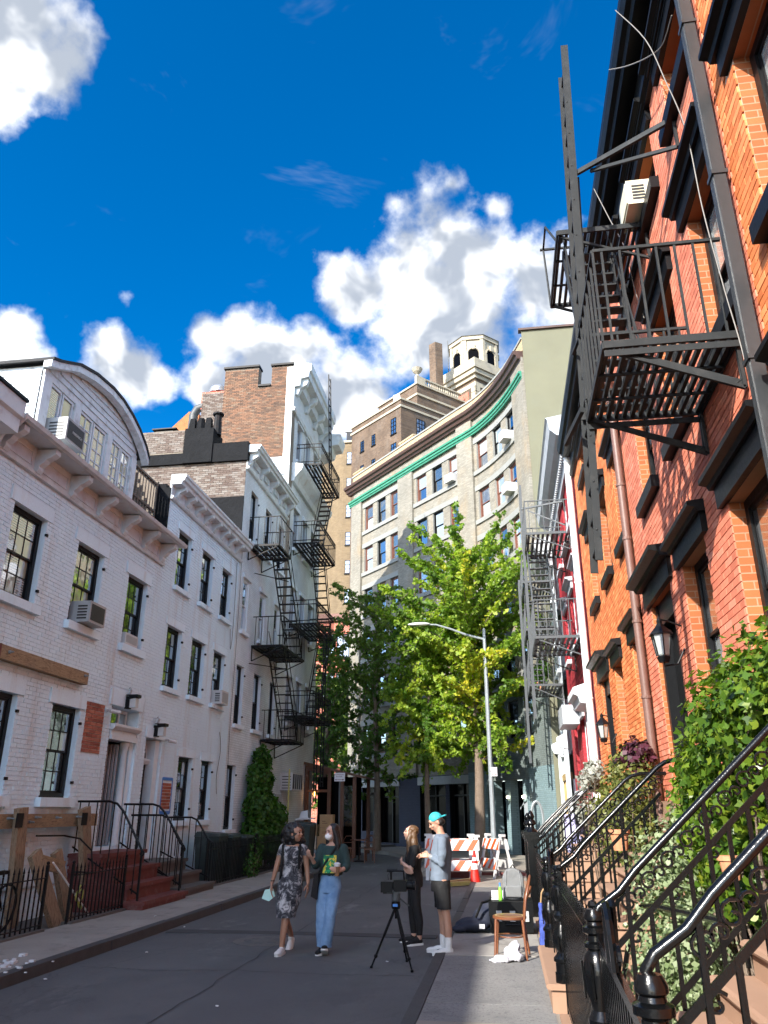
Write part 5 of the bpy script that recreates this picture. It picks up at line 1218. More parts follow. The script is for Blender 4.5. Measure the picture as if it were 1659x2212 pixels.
for k in range(4, 8):
    p, q = oc[k % 8], oc[(k+1) % 8]; u = (q-p).normalized(); n = Vector((u.y,-u.x,0)); 
    if n.dot((p+q)/2-cT) < 0: n = -n
    Fo = Fac(p, u, n); L = (q-p).length
    t = MB(); 
    for s in (-.02, L-.33): Fo.box(t, s, s+.35, 0, .12, 51, 55.3)
    t.build('tower_pilaster', M['cream_stone'], tb)
    if k % 2 == 0 or True:
        m_ = L/2; w = .62
        t = MB(); pts = [Fo.p(m_-w,.02,51.6), Fo.p(m_+w,.02,51.6)]+[Fo.p(m_+w*math.cos(a),.02,53.4+w*math.sin(a)) for a in np.linspace(0, math.pi, 9)]; t.prism(pts, n*.03); ww = t.build('arched_window', M['glass_black'], tb)
        t = MB(); t.tube([Fo.p(m_+(w+.15)*math.cos(a),.06,53.4+(w+.15)*math.sin(a)) for a in np.linspace(0, math.pi, 9)], .14, 5)
        for sg in (-1, 1): Fo.box(t, m_+sg*(w+.15)-.12, m_+sg*(w+.15)+.12, 0, .14, 51.6, 53.4)
        Fo.box(t, m_-.18, m_+.18, .05, .3, 53.9, 54.6)
        t.build('arch_surround', M['cream_stone'], ww)
        if k % 2: 
            t = MB(); Fo.box(t, .35, m_-w-.3, .0, .03, 51.1, 55.1); Fo.box(t, m_+w+.3, L-.35, 0, .03, 51.1, 55.1); t.build('stucco_panel', M['grey_stucco'], tb)
t = MB(); p = oc[4]+Vector((-.35,0,0)); t.bar(p+Vector((0,0,50.6)), p+Vector((0,0,56.6)), .08); t.bar(p+Vector((.0,.4,50.6)), p+Vector((0,.4,56.6)), .08); 
for i in range(12): t.bar(p+Vector((0,0,50.9+i*.45)), p+Vector((0,.4,50.9+i*.45)), .05)
t.build('tower_ladder', M['iron_slate'], tb)
# windows of the main block
FBL = Fac(Vector((-8.66,70,0)), UL, (-UL.y, UL.x)); FBL.n = -FBL.n if FBL.n.y > 0 else FBL.n
FBR = Fac(Vector((-8.66,70,0)), UR, (UR.y, -UR.x)); FBR.n = -FBR.n if FBR.n.y > 0 else FBR.n
def twin(F, s, z, w=.75, h=1.75, cols=2, rows=4):
    t = MB(); F.box(t, s-w/2, s+w/2, 0, .02, z, z+h); ww = t.build('window', M['glass_dark'], tb)
    t = MB()
    for i in range(cols+1): F.box(t, s-w/2+w*i/cols-.03, s-w/2+w*i/cols+.03, .02, .06, z-.03, z+h+.03)
    for i in range(rows+1): F.box(t, s-w/2, s+w/2, .02, .05, z+h*i/rows-.03, z+h*i/rows+.03)
    F.box(t, s-w/2-.1, s+w/2+.1, 0, .1, z-.15, z-.03); t.build('glazing_bars', M['door_black'], ww)
for z in (38.1, 35.2, 32.3, 29.4, 26.5, 23.6):
    twin(FBL, 1.2, z, .8); twin(FBL, 4.6, z, .55, 1.2); twin(FBL, 6.6, z, .55, 1.2); twin(FBR, 2.6, z, 1.1, 1.9, 3); twin(FBR, 6.8, z, 1.6, 1.9, 4)
# stepped yellow brick wings to the left
w1 = thing('apartment_wing', 'stepped yellow brick wing of the brown apartment house', 'building', (-16, 78, 0))
def wblock(x0, x1, y0, y1, z1, par):
    C = Vector((x0, y0, 0)); t = MB(); t.prism([Vector((x0,y0,0)), Vector((x1,y0,0))+UR*0, Vector((x1,y0,0))+Vector((2,6,0)), Vector((x0,y0,0))+UL*5], (0,0,z1)); t.build('wall', M['yellow_brick'], par)
    t = MB(); t.bar((x0,y0,z1+.1), (x1,y0,z1+.1), .4, .25); t.build('coping', M['cream_stone'], par)
    t = MB()
    for i in range(9): t.bar((x0+.3+i*(x1-x0-.5)/9,y0+.1,z1+.2), (x0+.3+i*(x1-x0-.5)/9,y0+.1,z1+1.4), .06)
    t.bar((x0+.1,y0+.1,z1+1.4), (x1-.1,y0+.1,z1+1.4), .08); t.build('railing', M['iron_black'], par)
wblock(-16.1, -14.9, 77.2, 83, 40.6, w1); wblock(-17.2, -15.7, 78.5, 84, 33.6, w1); wblock(-18.6, -16.6, 80, 86, 26.5, w1)
FW = Fac((0,77.2), (1,0), (0,-1)); FW2 = Fac((0,78.5), (1,0), (0,-1)); FW3 = Fac((0,80), (1,0), (0,-1))
_tb = tb; tb = w1
for i in range(8): twin(FW, -15.45, 38-i*3.2, .5, 1.4, 1, 3); twin(FW2, -16.6, 31.6-i*3.0, .55, 1.5, 2, 3); twin(FW2, -15.95, 30.2-i*3.0, .4, 1.0, 1, 2); twin(FW3, -17.7, 24.4-i*3.0, .7, 1.5, 2, 3)
tb = _tb
# red brick house glimpsed behind the trees on the left
hr = thing('red_house', 'red brick house glimpsed behind the shaded trees', 'house', (-13, 52, 0))
t = MB(); t.box(-15, -9.6, 50, 58, 0, 13.6); t.build('wall', M['far_red_brick'], hr); t = MB(); t.box(-15.2, -9.5, 49.8, 58, 13.6, 14.1); t.build('cornice', M['brown_frame'], hr)
_tb = tb; tb = hr; FRD = Fac((0,50), (1,0), (0,-1))
for z in (2.2, 5.4, 8.6, 11.2):
    for s in (-14, -12.6, -11.2, -10.2): twin(FRD, s, z, .8, 1.5, 2, 2)
tb = _tb
# ------------------------------------------------------------------ trees and plants
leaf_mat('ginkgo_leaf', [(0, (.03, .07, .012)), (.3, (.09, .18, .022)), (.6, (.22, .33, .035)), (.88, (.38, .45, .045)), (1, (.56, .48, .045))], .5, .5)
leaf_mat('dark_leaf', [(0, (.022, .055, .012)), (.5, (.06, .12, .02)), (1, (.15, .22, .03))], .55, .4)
leaf_mat('vine_leaf', [(0, (.014, .045, .006)), (.5, (.035, .11, .010)), (1, (.09, .20, .016))], .5, .35)
leaf_mat('ivy_leaf', [(0, (.018, .05, .008)), (.4, (.07, .14, .013)), (.75, (.20, .26, .022)), (1, (.38, .37, .045))], .35, .35)
leaf_mat('variegated_leaf', [(0, (.06, .10, .03)), (.4, (.15, .20, .085)), (1, (.36, .41, .25))], .5, .25)
leaf_mat('olive_leaf', [(0, (.035, .055, .012)), (.5, (.12, .14, .03)), (1, (.26, .24, .06))], .5, .3)
leaf_mat('silver_leaf', [(0, (.18, .19, .165)), (1, (.42, .43, .38))], .6, .2)
leaf_mat('purple_leaf', [(0, (.03, .008, .015)), (1, (.11, .03, .05))], .5, .2)
def leaves(name, mat_, parent, pts, size, seed, shape='quad', tone=None, loc=None, flat=.3):
    """one mesh of many leaf-shaped faces at given points; pts: (pos, outward dir, tone)"""
    rr = np.random.RandomState(seed); n = len(pts)
    P = np.array([p[0] for p in pts], float); O = np.array([p[1] for p in pts], float); T = np.array([p[2] for p in pts], float)
    if shape == 'quad': S = np.array([(0,-.1,0),(.42,.35,.06),(.0,.95,0),(-.42,.35,.06)])
    elif shape == 'fan': S = np.array([(0,0,0),(.5,.62,.08),(.22,.9,0),(0,.74,-.04),(-.22,.9,0),(-.5,.62,.08)])
    else: S = np.array([(0,0,0),(.3,.12,.03),(.55,.42,.05),(.24,.5,0),(.0,1.0,-.05),(-.24,.5,0),(-.55,.42,.05),(-.3,.12,.03)])
    k = len(S)
    a = O+rr.normal(0, .55, (n, 3)); a /= np.linalg.norm(a, axis=1)[:, None]+1e-9
    b = rr.normal(0, 1, (n, 3)); b -= (b*a).sum(1)[:, None]*a; b /= np.linalg.norm(b, axis=1)[:, None]+1e-9
    c = np.cross(a, b); sz = size*(.6+.8*rr.rand(n))
    # leaf plane spanned by b (length) and c (width); a is its normal
    V = P[:, None, :]+sz[:, None, None]*(S[None, :, 0, None]*c[:, None, :]+S[None, :, 1, None]*b[:, None, :]+S[None, :, 2, None]*a[:, None, :])
    org = np.array(wpos(parent) if parent is not None else loc)
    V = (V.reshape(-1, 3)-org)
    me = bpy.data.meshes.new(name); me.vertices.add(n*k); me.vertices.foreach_set('co', V.ravel())
    me.loops.add(n*k); me.loops.foreach_set('vertex_index', np.arange(n*k)); me.polygons.add(n)
    me.polygons.foreach_set('loop_start', np.arange(n)*k); me.polygons.foreach_set('loop_total', np.full(n, k))
    me.materials.append(mat_); me.update(calc_edges=True)
    at = me.attributes.new('tone', 'FLOAT', 'FACE'); at.data.foreach_set('value', np.clip(T+rr.normal(0, .09, n), 0, 1))
    o = bpy.data.objects.new(name, me); link(o)
    if parent is not None: o.parent = parent
    else: o.location = org
    return o
def ginkgo(label, base, h, r0, limbs, leafm, n_leaf, seed, size=.115, lean=(0, 0), lowest=.3, group='street trees', droop=.15, tonef=None, crown_w=2.4):
    """straight leader, ascending spur branches closely set with leaves along their length"""
    rr = random.Random(seed); t = thing('ginkgo_tree' if leafm == 'ginkgo_leaf' else 'street_tree', label, 'tree', base, group); B = Vector(base)
    top = B+Vector((lean[0], lean[1], h)); mb = MB(); N = 12
    pts = []; rs = []
    for i in range(N+1):
        k = i/N; w = .10*math.sin(k*7+seed)*(1-k); pts.append(B.lerp(top, k)+Vector((w, w*.6, 0))); rs.append(r0*(1-k*.88)*(1.35 if i == 0 else 1))
    mb.tube(pts, rs, 9); mb.build('trunk', M['bark'], t, smooth=60)
    bm_ = MB(); L = []
    def at(k):
        i = min(N-1, int(k*N)); return pts[i].lerp(pts[i+1], k*N-i)
    for b in range(limbs):
        k = lowest+(1-lowest)*((b+rr.random())/limbs)**.95; a = b*2.399+rr.uniform(-.5, .5)
        prof = math.sin(math.pi*min(1, (1-(k-lowest)/(1-lowest))*.75+.16))
        ln = crown_w*(.45+.75*prof)*rr.uniform(.65, 1.15); up = rr.uniform(.18, .55)+k*.35 if rr.random() > droop else rr.uniform(-.7, -.1)
        d = Vector((math.cos(a), math.sin(a), up)).normalized(); p = at(k); P = [p]; R_ = [max(.012, r0*(1-k*.85)*.42)]; m = 7
        for j in range(1, m+1):
            d = (d+Vector((rr.uniform(-.18,.18), rr.uniform(-.18,.18), rr.uniform(-.16,.10)-(.08 if up < 0 else 0)))).normalized(); P.append(P[-1]+d*ln/m); R_.append(R_[0]*(1-j/(m+.6)))
        bm_.tube(P, R_, 5)
        tn = rr.gauss(0, .16)
        for j in range(1, m+1):
            for q in range(2):
                sd_ = Vector((rr.uniform(-1,1), rr.uniform(-1,1), rr.uniform(-.5,.7))).normalized(); l2 = rr.uniform(.14,.44)*(1-.35*j/m)*ln/2.2
                Q = P[j]+sd_*l2; bm_.bar(P[j], Q, .012, .012); L.append((P[j], Q, tn))
            L.append((P[j-1], P[j], tn))
    bm_.build('limbs', M['bark'], t)
    out = []; tot = sum((b-a).length for a, b, _ in L)
    for a, b, tn in L:
        c = max(2, int(n_leaf*(b-a).length/tot)); u = (b-a)
        for _ in range(c):
            p = a+u*rr.random(); o = Vector((rr.gauss(0,1), rr.gauss(0,1), rr.gauss(.45,.8))).normalized(); p = p+o*rr.uniform(.02,.12)
            tone = (tonef(p) if tonef else .45)+tn; out.append((tuple(p), tuple(o), tone))
    leaves('crown', M[leafm], t, out, size, seed, 'fan' if leafm == 'ginkgo_leaf' else 'quad')
    return t
ginkgo('tall sunlit yellowing ginkgo tree beside the street lamp', (-.95, 31.0, .1), 11.6, .22, 120, 'ginkgo_leaf', 38000, 5, .14, (-.2, 0), .29, droop=.22, tonef=lambda p: .58+.05*math.sin(p.z*1.3)+.08*math.sin(p.x*2+p.y), crown_w=3.15)
ginkgo('younger ginkgo with bright weeping boughs behind the barricade', (-3.0, 31.8, .1), 9.2, .13, 60, 'ginkgo_leaf', 17000, 9, .135, (.1, 0), .34, droop=.5, tonef=lambda p: .60, crown_w=2.4)
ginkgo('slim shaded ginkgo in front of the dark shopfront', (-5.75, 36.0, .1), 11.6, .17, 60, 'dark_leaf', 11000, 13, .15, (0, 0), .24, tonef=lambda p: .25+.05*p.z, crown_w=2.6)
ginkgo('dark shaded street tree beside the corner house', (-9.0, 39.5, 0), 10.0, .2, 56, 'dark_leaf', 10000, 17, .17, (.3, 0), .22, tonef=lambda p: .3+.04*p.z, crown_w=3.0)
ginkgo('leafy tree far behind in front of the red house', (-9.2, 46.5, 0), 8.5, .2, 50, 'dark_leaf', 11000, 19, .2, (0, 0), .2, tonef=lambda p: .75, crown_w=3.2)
def bush(name, label, cat, base, blobs, mat_, n, size, seed, shape='quad', tone=.5, group=None, stems=True, part='foliage'):
    rr = random.Random(seed); t = thing(name, label, cat, base, group); out = []
    vols = [b[1][0]*b[1][1]*b[1][2] for b in blobs]; S = sum(v**.67 for v in vols)
    for (c, r, *tb_), v in zip(blobs, vols):
        for _ in range(int(n*v**.67/S)):
            o = Vector((rr.gauss(0,1), rr.gauss(0,1), rr.gauss(0,1))).normalized(); k = rr.uniform(.62,1.05)
            bumpy = 1+.18*math.sin(o.x*7+o.y*5+c[2]*3)*math.sin(o.z*6+c[0]*5)
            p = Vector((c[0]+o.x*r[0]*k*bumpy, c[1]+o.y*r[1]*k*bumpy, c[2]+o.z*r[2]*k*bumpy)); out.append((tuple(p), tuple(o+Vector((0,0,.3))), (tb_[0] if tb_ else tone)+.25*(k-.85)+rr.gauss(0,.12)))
    leaves(part, mat_, t, out, size, seed, shape)
    if stems:
        mb = MB()
        for (c, r, *_) in blobs:
            for _ in range(5):
                o = Vector((rr.gauss(0,1), rr.gauss(0,1), rr.gauss(0,1))).normalized()*.8; q = Vector((c[0]+o.x*r[0], c[1]+o.y*r[1], c[2]+o.z*r[2])); s = Vector((c[0]*.4+base[0]*.6, c[1]*.4+base[1]*.6, base[2])); m_ = s.lerp(q,.5)+Vector((rr.uniform(-.1,.1), rr.uniform(-.1,.1), .05)); mb.tube([s, m_, q], [.014,.010,.005], 4)
        mb.build('stems', M['bark'], t)
    return t
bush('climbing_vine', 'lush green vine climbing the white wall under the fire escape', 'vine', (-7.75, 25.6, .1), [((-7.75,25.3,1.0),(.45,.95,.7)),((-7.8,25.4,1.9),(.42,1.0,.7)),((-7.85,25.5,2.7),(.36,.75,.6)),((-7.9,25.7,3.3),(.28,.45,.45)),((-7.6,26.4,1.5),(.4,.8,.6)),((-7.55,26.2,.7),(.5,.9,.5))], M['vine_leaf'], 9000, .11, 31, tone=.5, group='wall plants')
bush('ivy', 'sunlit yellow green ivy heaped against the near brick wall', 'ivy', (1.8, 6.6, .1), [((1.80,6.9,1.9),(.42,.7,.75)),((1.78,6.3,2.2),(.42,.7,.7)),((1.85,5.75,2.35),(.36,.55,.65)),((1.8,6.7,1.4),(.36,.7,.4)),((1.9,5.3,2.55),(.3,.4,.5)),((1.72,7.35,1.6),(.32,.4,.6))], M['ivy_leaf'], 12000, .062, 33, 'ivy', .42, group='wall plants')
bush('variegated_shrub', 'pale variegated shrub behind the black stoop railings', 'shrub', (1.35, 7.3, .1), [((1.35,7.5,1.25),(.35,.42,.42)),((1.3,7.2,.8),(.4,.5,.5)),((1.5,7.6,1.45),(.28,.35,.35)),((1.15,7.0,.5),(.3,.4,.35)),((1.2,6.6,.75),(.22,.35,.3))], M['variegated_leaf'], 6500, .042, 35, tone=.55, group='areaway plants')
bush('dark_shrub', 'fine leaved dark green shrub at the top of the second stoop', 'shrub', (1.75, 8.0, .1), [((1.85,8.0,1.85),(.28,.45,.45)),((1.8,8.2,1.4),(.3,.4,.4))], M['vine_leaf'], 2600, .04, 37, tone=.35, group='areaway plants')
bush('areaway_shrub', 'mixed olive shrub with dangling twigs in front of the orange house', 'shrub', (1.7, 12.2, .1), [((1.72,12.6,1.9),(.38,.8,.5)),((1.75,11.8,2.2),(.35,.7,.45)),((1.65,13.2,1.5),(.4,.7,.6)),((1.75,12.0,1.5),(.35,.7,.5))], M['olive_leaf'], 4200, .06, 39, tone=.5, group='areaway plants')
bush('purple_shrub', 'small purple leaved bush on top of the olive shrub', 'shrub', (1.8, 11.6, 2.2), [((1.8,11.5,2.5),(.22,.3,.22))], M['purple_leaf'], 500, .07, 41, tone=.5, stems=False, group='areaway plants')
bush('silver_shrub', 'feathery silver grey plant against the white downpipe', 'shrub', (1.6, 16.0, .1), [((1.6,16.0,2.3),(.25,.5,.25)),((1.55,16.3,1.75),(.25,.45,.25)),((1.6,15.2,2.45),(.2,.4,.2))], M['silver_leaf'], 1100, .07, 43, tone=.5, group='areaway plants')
bush('potted_plant', 'green potted plant on the far fire escape landing', 'plant', (1.4, 27.6, 5.65), [((1.4,27.6,6.15),(.3,.35,.4)),((1.55,27.4,6.4),(.2,.25,.3))], M['vine_leaf'], 900, .08, 45, tone=.8)
t = MB(); t.lathe((1.4,27.6,5.62), [(.10,0),(.15,.25),(.17,.25),(.17,.3),(.02,.3)], 10); o = t.build('flower_pot', M['terracotta'], loc=(1.4,27.6,5.62)); tag(o, 'small terracotta pot on the far fire escape landing', 'pot')
bush('weeds', 'wispy weeds growing through the left iron fence', 'weeds', (-6.95, 22.4, .1), [((-6.95,22.4,.6),(.2,.5,.5)),((-6.9,22.0,.35),(.2,.4,.3))], M['vine_leaf'], 700, .06, 47, tone=.4)
for (x, y, z, r) in ((1.5,6.1,1.35,.075),(1.15,9.0,1.4,.1)):
    t = MB(); t.lathe((x,y,z), [(r*.7,0),(r*.95,r*1.6),(r*1.1,r*1.6),(r*1.1,r*2),(.02,r*2)], 12); o = t.build('flower_pot', M['terracotta'], loc=(x,y,z)); tag(o, 'terracotta pot among the %s' % ('ivy by the near stoop' if y < 7 else 'shrubs by the second stoop'), 'pot')
# ------------------------------------------------------------------ left side: stoops, railings, braces, bins
st = thing('stoop', 'worn dark red stone stoop of the bracketed house', 'stoop', (-7.5, 15.8, 0), 'stoops')
for i, (x1, y0, y1, z) in enumerate([(-6.62,14.75,16.78,.24),(-6.95,14.75,16.75,.50),(-7.25,14.75,16.72,.76),(-7.55,14.75,16.7,1.02)]):
    mb = MB(); mb.box(-8.22, x1, y0+.01*i, y1-.01*i, z-.26 if i else -.1, z-.07); mb.box(-8.22, x1+.04, y0-.03+.01*i, y1+.03-.01*i, z-.07, z); mb.build('step', M['red_stone'], st)
st2 = thing('stoop', 'dark grey stone stoop of the fanlight house', 'stoop', (-7.5, 18, 0), 'stoops')
for i, (x1, y0, y1, z) in enumerate([(-6.75,17.0,18.75,.26),(-7.1,17.0,18.75,.50),(-7.45,17.0,18.75,.74)]):
    mb = MB(); mb.box(-8.22, x1, y0+.01*i, y1-.01*i, z-.24 if i else -.1, z-.06); mb.box(-8.22, x1+.04, y0-.03+.01*i, y1+.03-.01*i, z-.06, z); mb.build('step', M['dark_stone'], st2)
def stoop_rail(label, y, pts, m, zf, n, group='stoop railings', r=.022, name='stoop_railing', curl=True, low=None):
    """pts: (x,z) of the handrail; zf(x): foot height"""
    t = thing(name, label, 'railing', (pts[0][0], y, zf(pts[0][0])), group)
    mb = MB(); mb.tube([(x, y, z) for x, z in pts], r, 7)
    if curl:
        c = pts[-1]; mb.tube([(c[0]+.05*math.sin(a)*(1-a/9), y, c[1]-.05+.05*math.cos(a)*(1-a/9)) for a in np.linspace(0, 6.5, 12)], r*.7, 5)
    mb.build('handrail', m, t, smooth=50)
    X0, X1 = pts[0][0], pts[-1][0]
    def rz(x):
        for (a, za), (b, zb) in zip(pts, pts[1:]):
            if min(a, b)-1e-6 <= x <= max(a, b)+1e-6 and abs(b-a) > 1e-6: return za+(zb-za)*(x-a)/(b-a)
        return pts[-1][1]
    mb = MB(); mb.bar((X0, y, zf(X0)+.12), (X1, y, zf(X1)+.12), .016, .03); mb.build('bottom_rail', m, t)
    for i in range(n):
        x = X0+(X1-X0)*(i+.3)/n; mb = MB(); mb.bar((x, y, zf(x)+.02), (x, y, rz(x)), .017); mb.build('baluster', m, t)
    for x in (X1,):
        mb = MB(); mb.bar((x, y, zf(x)-.1), (x, y, rz(x)), .034); mb.build('post', m, t)
    return t
BP_ = M['black_paint']
stoop_rail('thin black railing nearest on the red stone stoop', 14.78, [(-8.15,1.94),(-7.5,1.94),(-7.35,1.9),(-7.2,1.76),(-6.75,1.08)], BP_, lambda x: .1+max(0, min(.92, (-6.6-x)*.85)), 8)
stoop_rail('thin black railing on the far side of the red stoop', 16.72, [(-8.15,1.9),(-7.5,1.9),(-7.35,1.86),(-7.2,1.72),(-6.75,1.10)], BP_, lambda x: .1+max(0, min(.92, (-6.6-x)*.85)), 8)
stoop_rail('black railing with curled end on the grey stoop near side', 17.02, [(-8.1,1.68),(-7.4,1.68),(-7.25,1.62),(-6.95,1.15),(-6.85,1.05)], BP_, lambda x: .1+max(0, min(.66, (-6.7-x)*.75)), 8)
stoop_rail('black railing with curled end on the grey stoop far side', 18.72, [(-8.1,1.62),(-7.4,1.62),(-7.25,1.56),(-6.95,1.15),(-6.85,1.08)], BP_, lambda x: .1+max(0, min(.66, (-6.7-x)*.75)), 8)
G_ = 'low iron fences on the left'
fence('leaning black iron fence at the lower left corner', (-7.0,8.6,.1), (-7.0,12.05,.1), .85, M['iron_black'], G_, .12, base='dark_stone')
fence('black iron fence in front of the leaning timber props', (-7.0,12.82,.1), (-7.0,14.7,.1), .82, M['iron_black'], G_, .12, base='dark_stone')
fence('black iron fence past the grey stoop', (-7.0,18.85,.1), (-7.0,22.6,.1), .95, M['iron_black'], G_, .11, base='dark_stone')
fence('black iron fence beside the wheeled bins', (-7.0,22.7,.1), (-7.0,25.3,.1), .95, M['iron_black'], G_, .11, base='dark_stone')
# timber bracing on the bracketed house
tm = thing('timber_brace', 'weathered timber shoring with bolted plates against the white wall', 'timber', (-7.9, 13.5, 0))
def beam(p, q, w, h, m='plank', name='plank', up=(0,0,1)):
    mb = MB(); mb.bar(p, q, w, h, up=up); return mb.build(name, M[m], tm)
beam((-8.03,9.6,1.62), (-8.03,15.26,1.61), .12, .22)
beam((-7.88,12.72,.05), (-7.9,12.54,1.82), .26, .10, 'post_wood', 'post', (1,0,0)); beam((-7.82,14.98,.05), (-7.9,14.58,1.82), .30, .10, 'post_wood', 'post', (1,0,0))
beam((-7.25,12.98,.05), (-7.5,12.45,1.15), .26, .09, 'post_wood', 'post', (1,0,0)); beam((-7.35,13.5,.05), (-7.5,13.1,1.14), .22, .09, 'post_wood', 'post', (1,0,0)); beam((-7.45,12.55,1.02), (-7.45,13.3,.88), .06, .2)
for y in (12.42, 14.5):
    mb = MB(); mb.box(-7.84, -7.82, y-.08, y+.10, 1.52, 1.74); pl = mb.build('steel_plate', M['iron_black'], tm)
for y, z in ((12.3,1.66),(12.9,1.6),(13.1,1.67),(13.75,1.66),(14.45,1.67),(11.6,1.66)):
    mb = MB(); mb.lathe((-7.97,y,z), [(.022,0),(.022,.05),(.012,.05),(.012,.12)], 6, 'x'); mb.build('bolt', M['galvanised'], tm)
ub = thing('wall_plank', 'weathered bolted plank fixed high on the white wall', 'plank', (-8.1, 13, 4.2))
mb = MB(); mb.bar((-8.12,11.5,4.22), (-8.12,14.35,4.2), .14, .23); mb.build('plank', M['plank'], ub)
mb = MB(); mb.box(-8.195, -8.045, 11.47, 11.5, 4.1, 4.34); mb.build('red_end', M['red_stone'], ub)
for y in (11.72, 14.2):
    mb = MB(); mb.lathe((-8.05,y,4.24), [(.03,0),(.03,.03),(.012,.03),(.012,.09)], 6, 'x'); mb.build('bolt', M['galvanised'], ub)
mb = MB(); mb.bar((-7.3,12.7,1.0), (-7.2,13.9,.12), .022); tag(mb.build('stick', M['pipe_white'], loc=(-7.25,13.3,.1)), 'pale stick leaning behind the left iron fence', 'stick')
mb = MB(); mb.tube([(-7.9,13.1,1.38),(-7.85,13.9,1.36),(-7.7,14.2,1.3),(-7.5,14.3,1.1),(-7.3,14.05,.75),(-7.05,12.9,.85)], .016, 6); tag(mb.build('bent_pipe', M['iron_black'], loc=(-7.5,13.5,.8)), 'bent black pipe handrail hanging behind the fence', 'pipe')
# tangle of bicycle frames / hoses behind the fence
rr = random.Random(3); bk = thing('bicycle', 'tangled black bicycle chained behind the corner fence', 'bicycle', (-7.3, 11, .1))
for y in (10.6, 11.4):
    mb = MB(); mb.tube([(-7.25+.05*math.sin(a), y+.33*math.cos(a), .45+.33*math.sin(a)) for a in np.linspace(0, 2*math.pi, 25)[:-1]], .018, 5, closed=True); w = mb.build('wheel', M['plastic_black'], bk)
    mb = MB()
    for a in np.linspace(0, 2*math.pi, 11)[:-1]: mb.bar((-7.25,y,.45), (-7.25+.05*math.sin(a), y+.32*math.cos(a), .45+.32*math.sin(a)), .005)
    mb.build('spokes', M['galvanised'], w)
mb = MB(); mb.tube([(-7.25,10.6,.45),(-7.25,10.78,.9),(-7.25,11.2,.85),(-7.25,11.0,.42),(-7.25,10.78,.85)], .018, 6); mb.tube([(-7.25,11.0,.42),(-7.25,11.4,.45),(-7.25,11.22,.9)], .014, 6); mb.build('frame', M['plastic_black'], bk)
mb = MB(); mb.tube([(-7.45,10.72,1.0),(-7.25,10.76,1.02),(-7.05,10.72,1.0)], .013, 6); mb.box(-7.3, -7.2, 11.15, 11.38, .92, .97); mb.build('handlebar', M['plastic_black'], bk)
mb = MB(); mat('hose_yellow', (.45, .47, .10), .5); mb.tube([(-7.2,13.5+.12*math.sin(k*2.1),.25+.05*k+.08*math.cos(k*3)) for k in np.linspace(0, 6, 18)], .014, 5); tag(mb.build('hose', M['hose_yellow'], loc=(-7.2,13.5,.1)), 'yellow green hose coiled behind the left fence', 'hose')
# wall lamps, cameras, wires on the left wall
def floodlight(label, s, z):
    t = thing('wall_lamp', label, 'lamp', FL.p(s, 0, z), 'outdoor wall lamps'); mb = MB(); FL.box(mb, s-.07, s+.07, .0, .1, z, z+.26); FL.prof(mb, s-.1, s+.1, [(.1,z+.27),(.02,z+.30),(.30,z+.30),(.30,z+.24),(.1,z+.2)]); mb.build('housing', BP_, t); mb = MB(); FL.box(mb, s-.07, s+.07, .12, .26, z+.02, z+.22); mb.build('lens', M['ac_white'], t); mb = MB(); mb.tube([FL.p(s,.06,z+.3), FL.p(s,.09,z+.40), FL.p(s,.05,z+.46)], .025, 6); mb.build('sensor', M['ac_grey'], t)
floodlight('black dusk to dawn lamp over the columned doorway', 16.35, 3.86); floodlight('black dusk to dawn lamp over the fanlight door', 17.95, 3.40)
for lab, s, z in (('white bullet camera left of the columned doorway', 15.5, 3.72), ('white bullet camera right of the fanlight door', 18.58, 3.36)):
    mb = MB(); mb.tube([FL.p(s,.02,z+.02), FL.p(s,.08,z+.02)], .035, 8); mb.tube([FL.p(s+.0,.1,z), FL.p(s+.15,.24,z-.02)], .042, 10); tag(mb.build('security_camera', M['ac_white'], loc=FL.p(s,0,z), smooth=40), lab, 'camera', 'security cameras')
for i, (lab, pts) in enumerate([('thin wire running down beside the fanlight house windows', [(22.75,.03,9.2),(22.8,.03,7.2),(22.7,.03,6.4),(22.55,.03,7.0)]), ('slack wire across the dentilled house wall', [(23.15,.03,10.3),(23.2,.03,7.0),(23.15,.03,4.0),(23.3,.03,2.1),(23.1,.1,1.5)]), ('looped wire beside the ground floor window of the fanlight house', [(22.3,.03,3.9),(22.45,.04,3.4),(22.3,.03,2.7),(22.4,.03,2.2)])]):
    cable(lab, [FL.p(*q) for q in pts], .007, 'iron_black')
# wheeled bins
def bin_(label, x, y, rz=0, h=1.05):
    t = thing('wheeled_bin', label, 'bin', (x, y, .05), 'wheeled bins'); mb = MB(); mb.hexa([(x-.26,y-.28,.05),(x+.26,y-.28,.05),(x+.26,y+.28,.05),(x-.26,y+.28,.05),(x-.32,y-.34,h),(x+.32,y-.34,h),(x+.32,y+.34,h),(x-.32,y+.34,h)]); mb.build('body', M['bin_green'], t)
    mb = MB(); mb.hexa([(x-.34,y-.37,h+.004),(x+.35,y-.37,h+.004),(x+.35,y+.37,h+.004),(x-.34,y+.37,h+.004),(x-.3,y-.3,h+.12),(x+.3,y-.3,h+.06),(x+.3,y+.3,h+.06),(x-.3,y+.3,h+.12)]); mb.build('lid', M['bin_green'], t)
    for yy in (y-.25, y+.25):
        mb = MB(); mb.lathe((x-.32,yy,.12), [(.1,-.02),(.1,.03)], 12, 'y'); mb.build('wheel', M['plastic_black'], t)
mat('bin_green', (.018, .03, .028), .45, .2, 5, .1, 40, dirt=(.15, .16, .17), dirt_amt=.2, ds=5)
bin_('dark green wheeled bin nearest behind the fence', -7.55, 20.6, h=1.15); bin_('dark green wheeled bin in the middle behind the fence', -7.5, 21.5, h=1.1); bin_('dark wheeled bin beside the climbing vine', -7.45, 22.6, h=1.05); bin_('black bin by the cardboard boxes', -6.9, 27.6, h=1.25); bin_('black bin with papers on its lid', -7.1, 28.7, h=1.3)
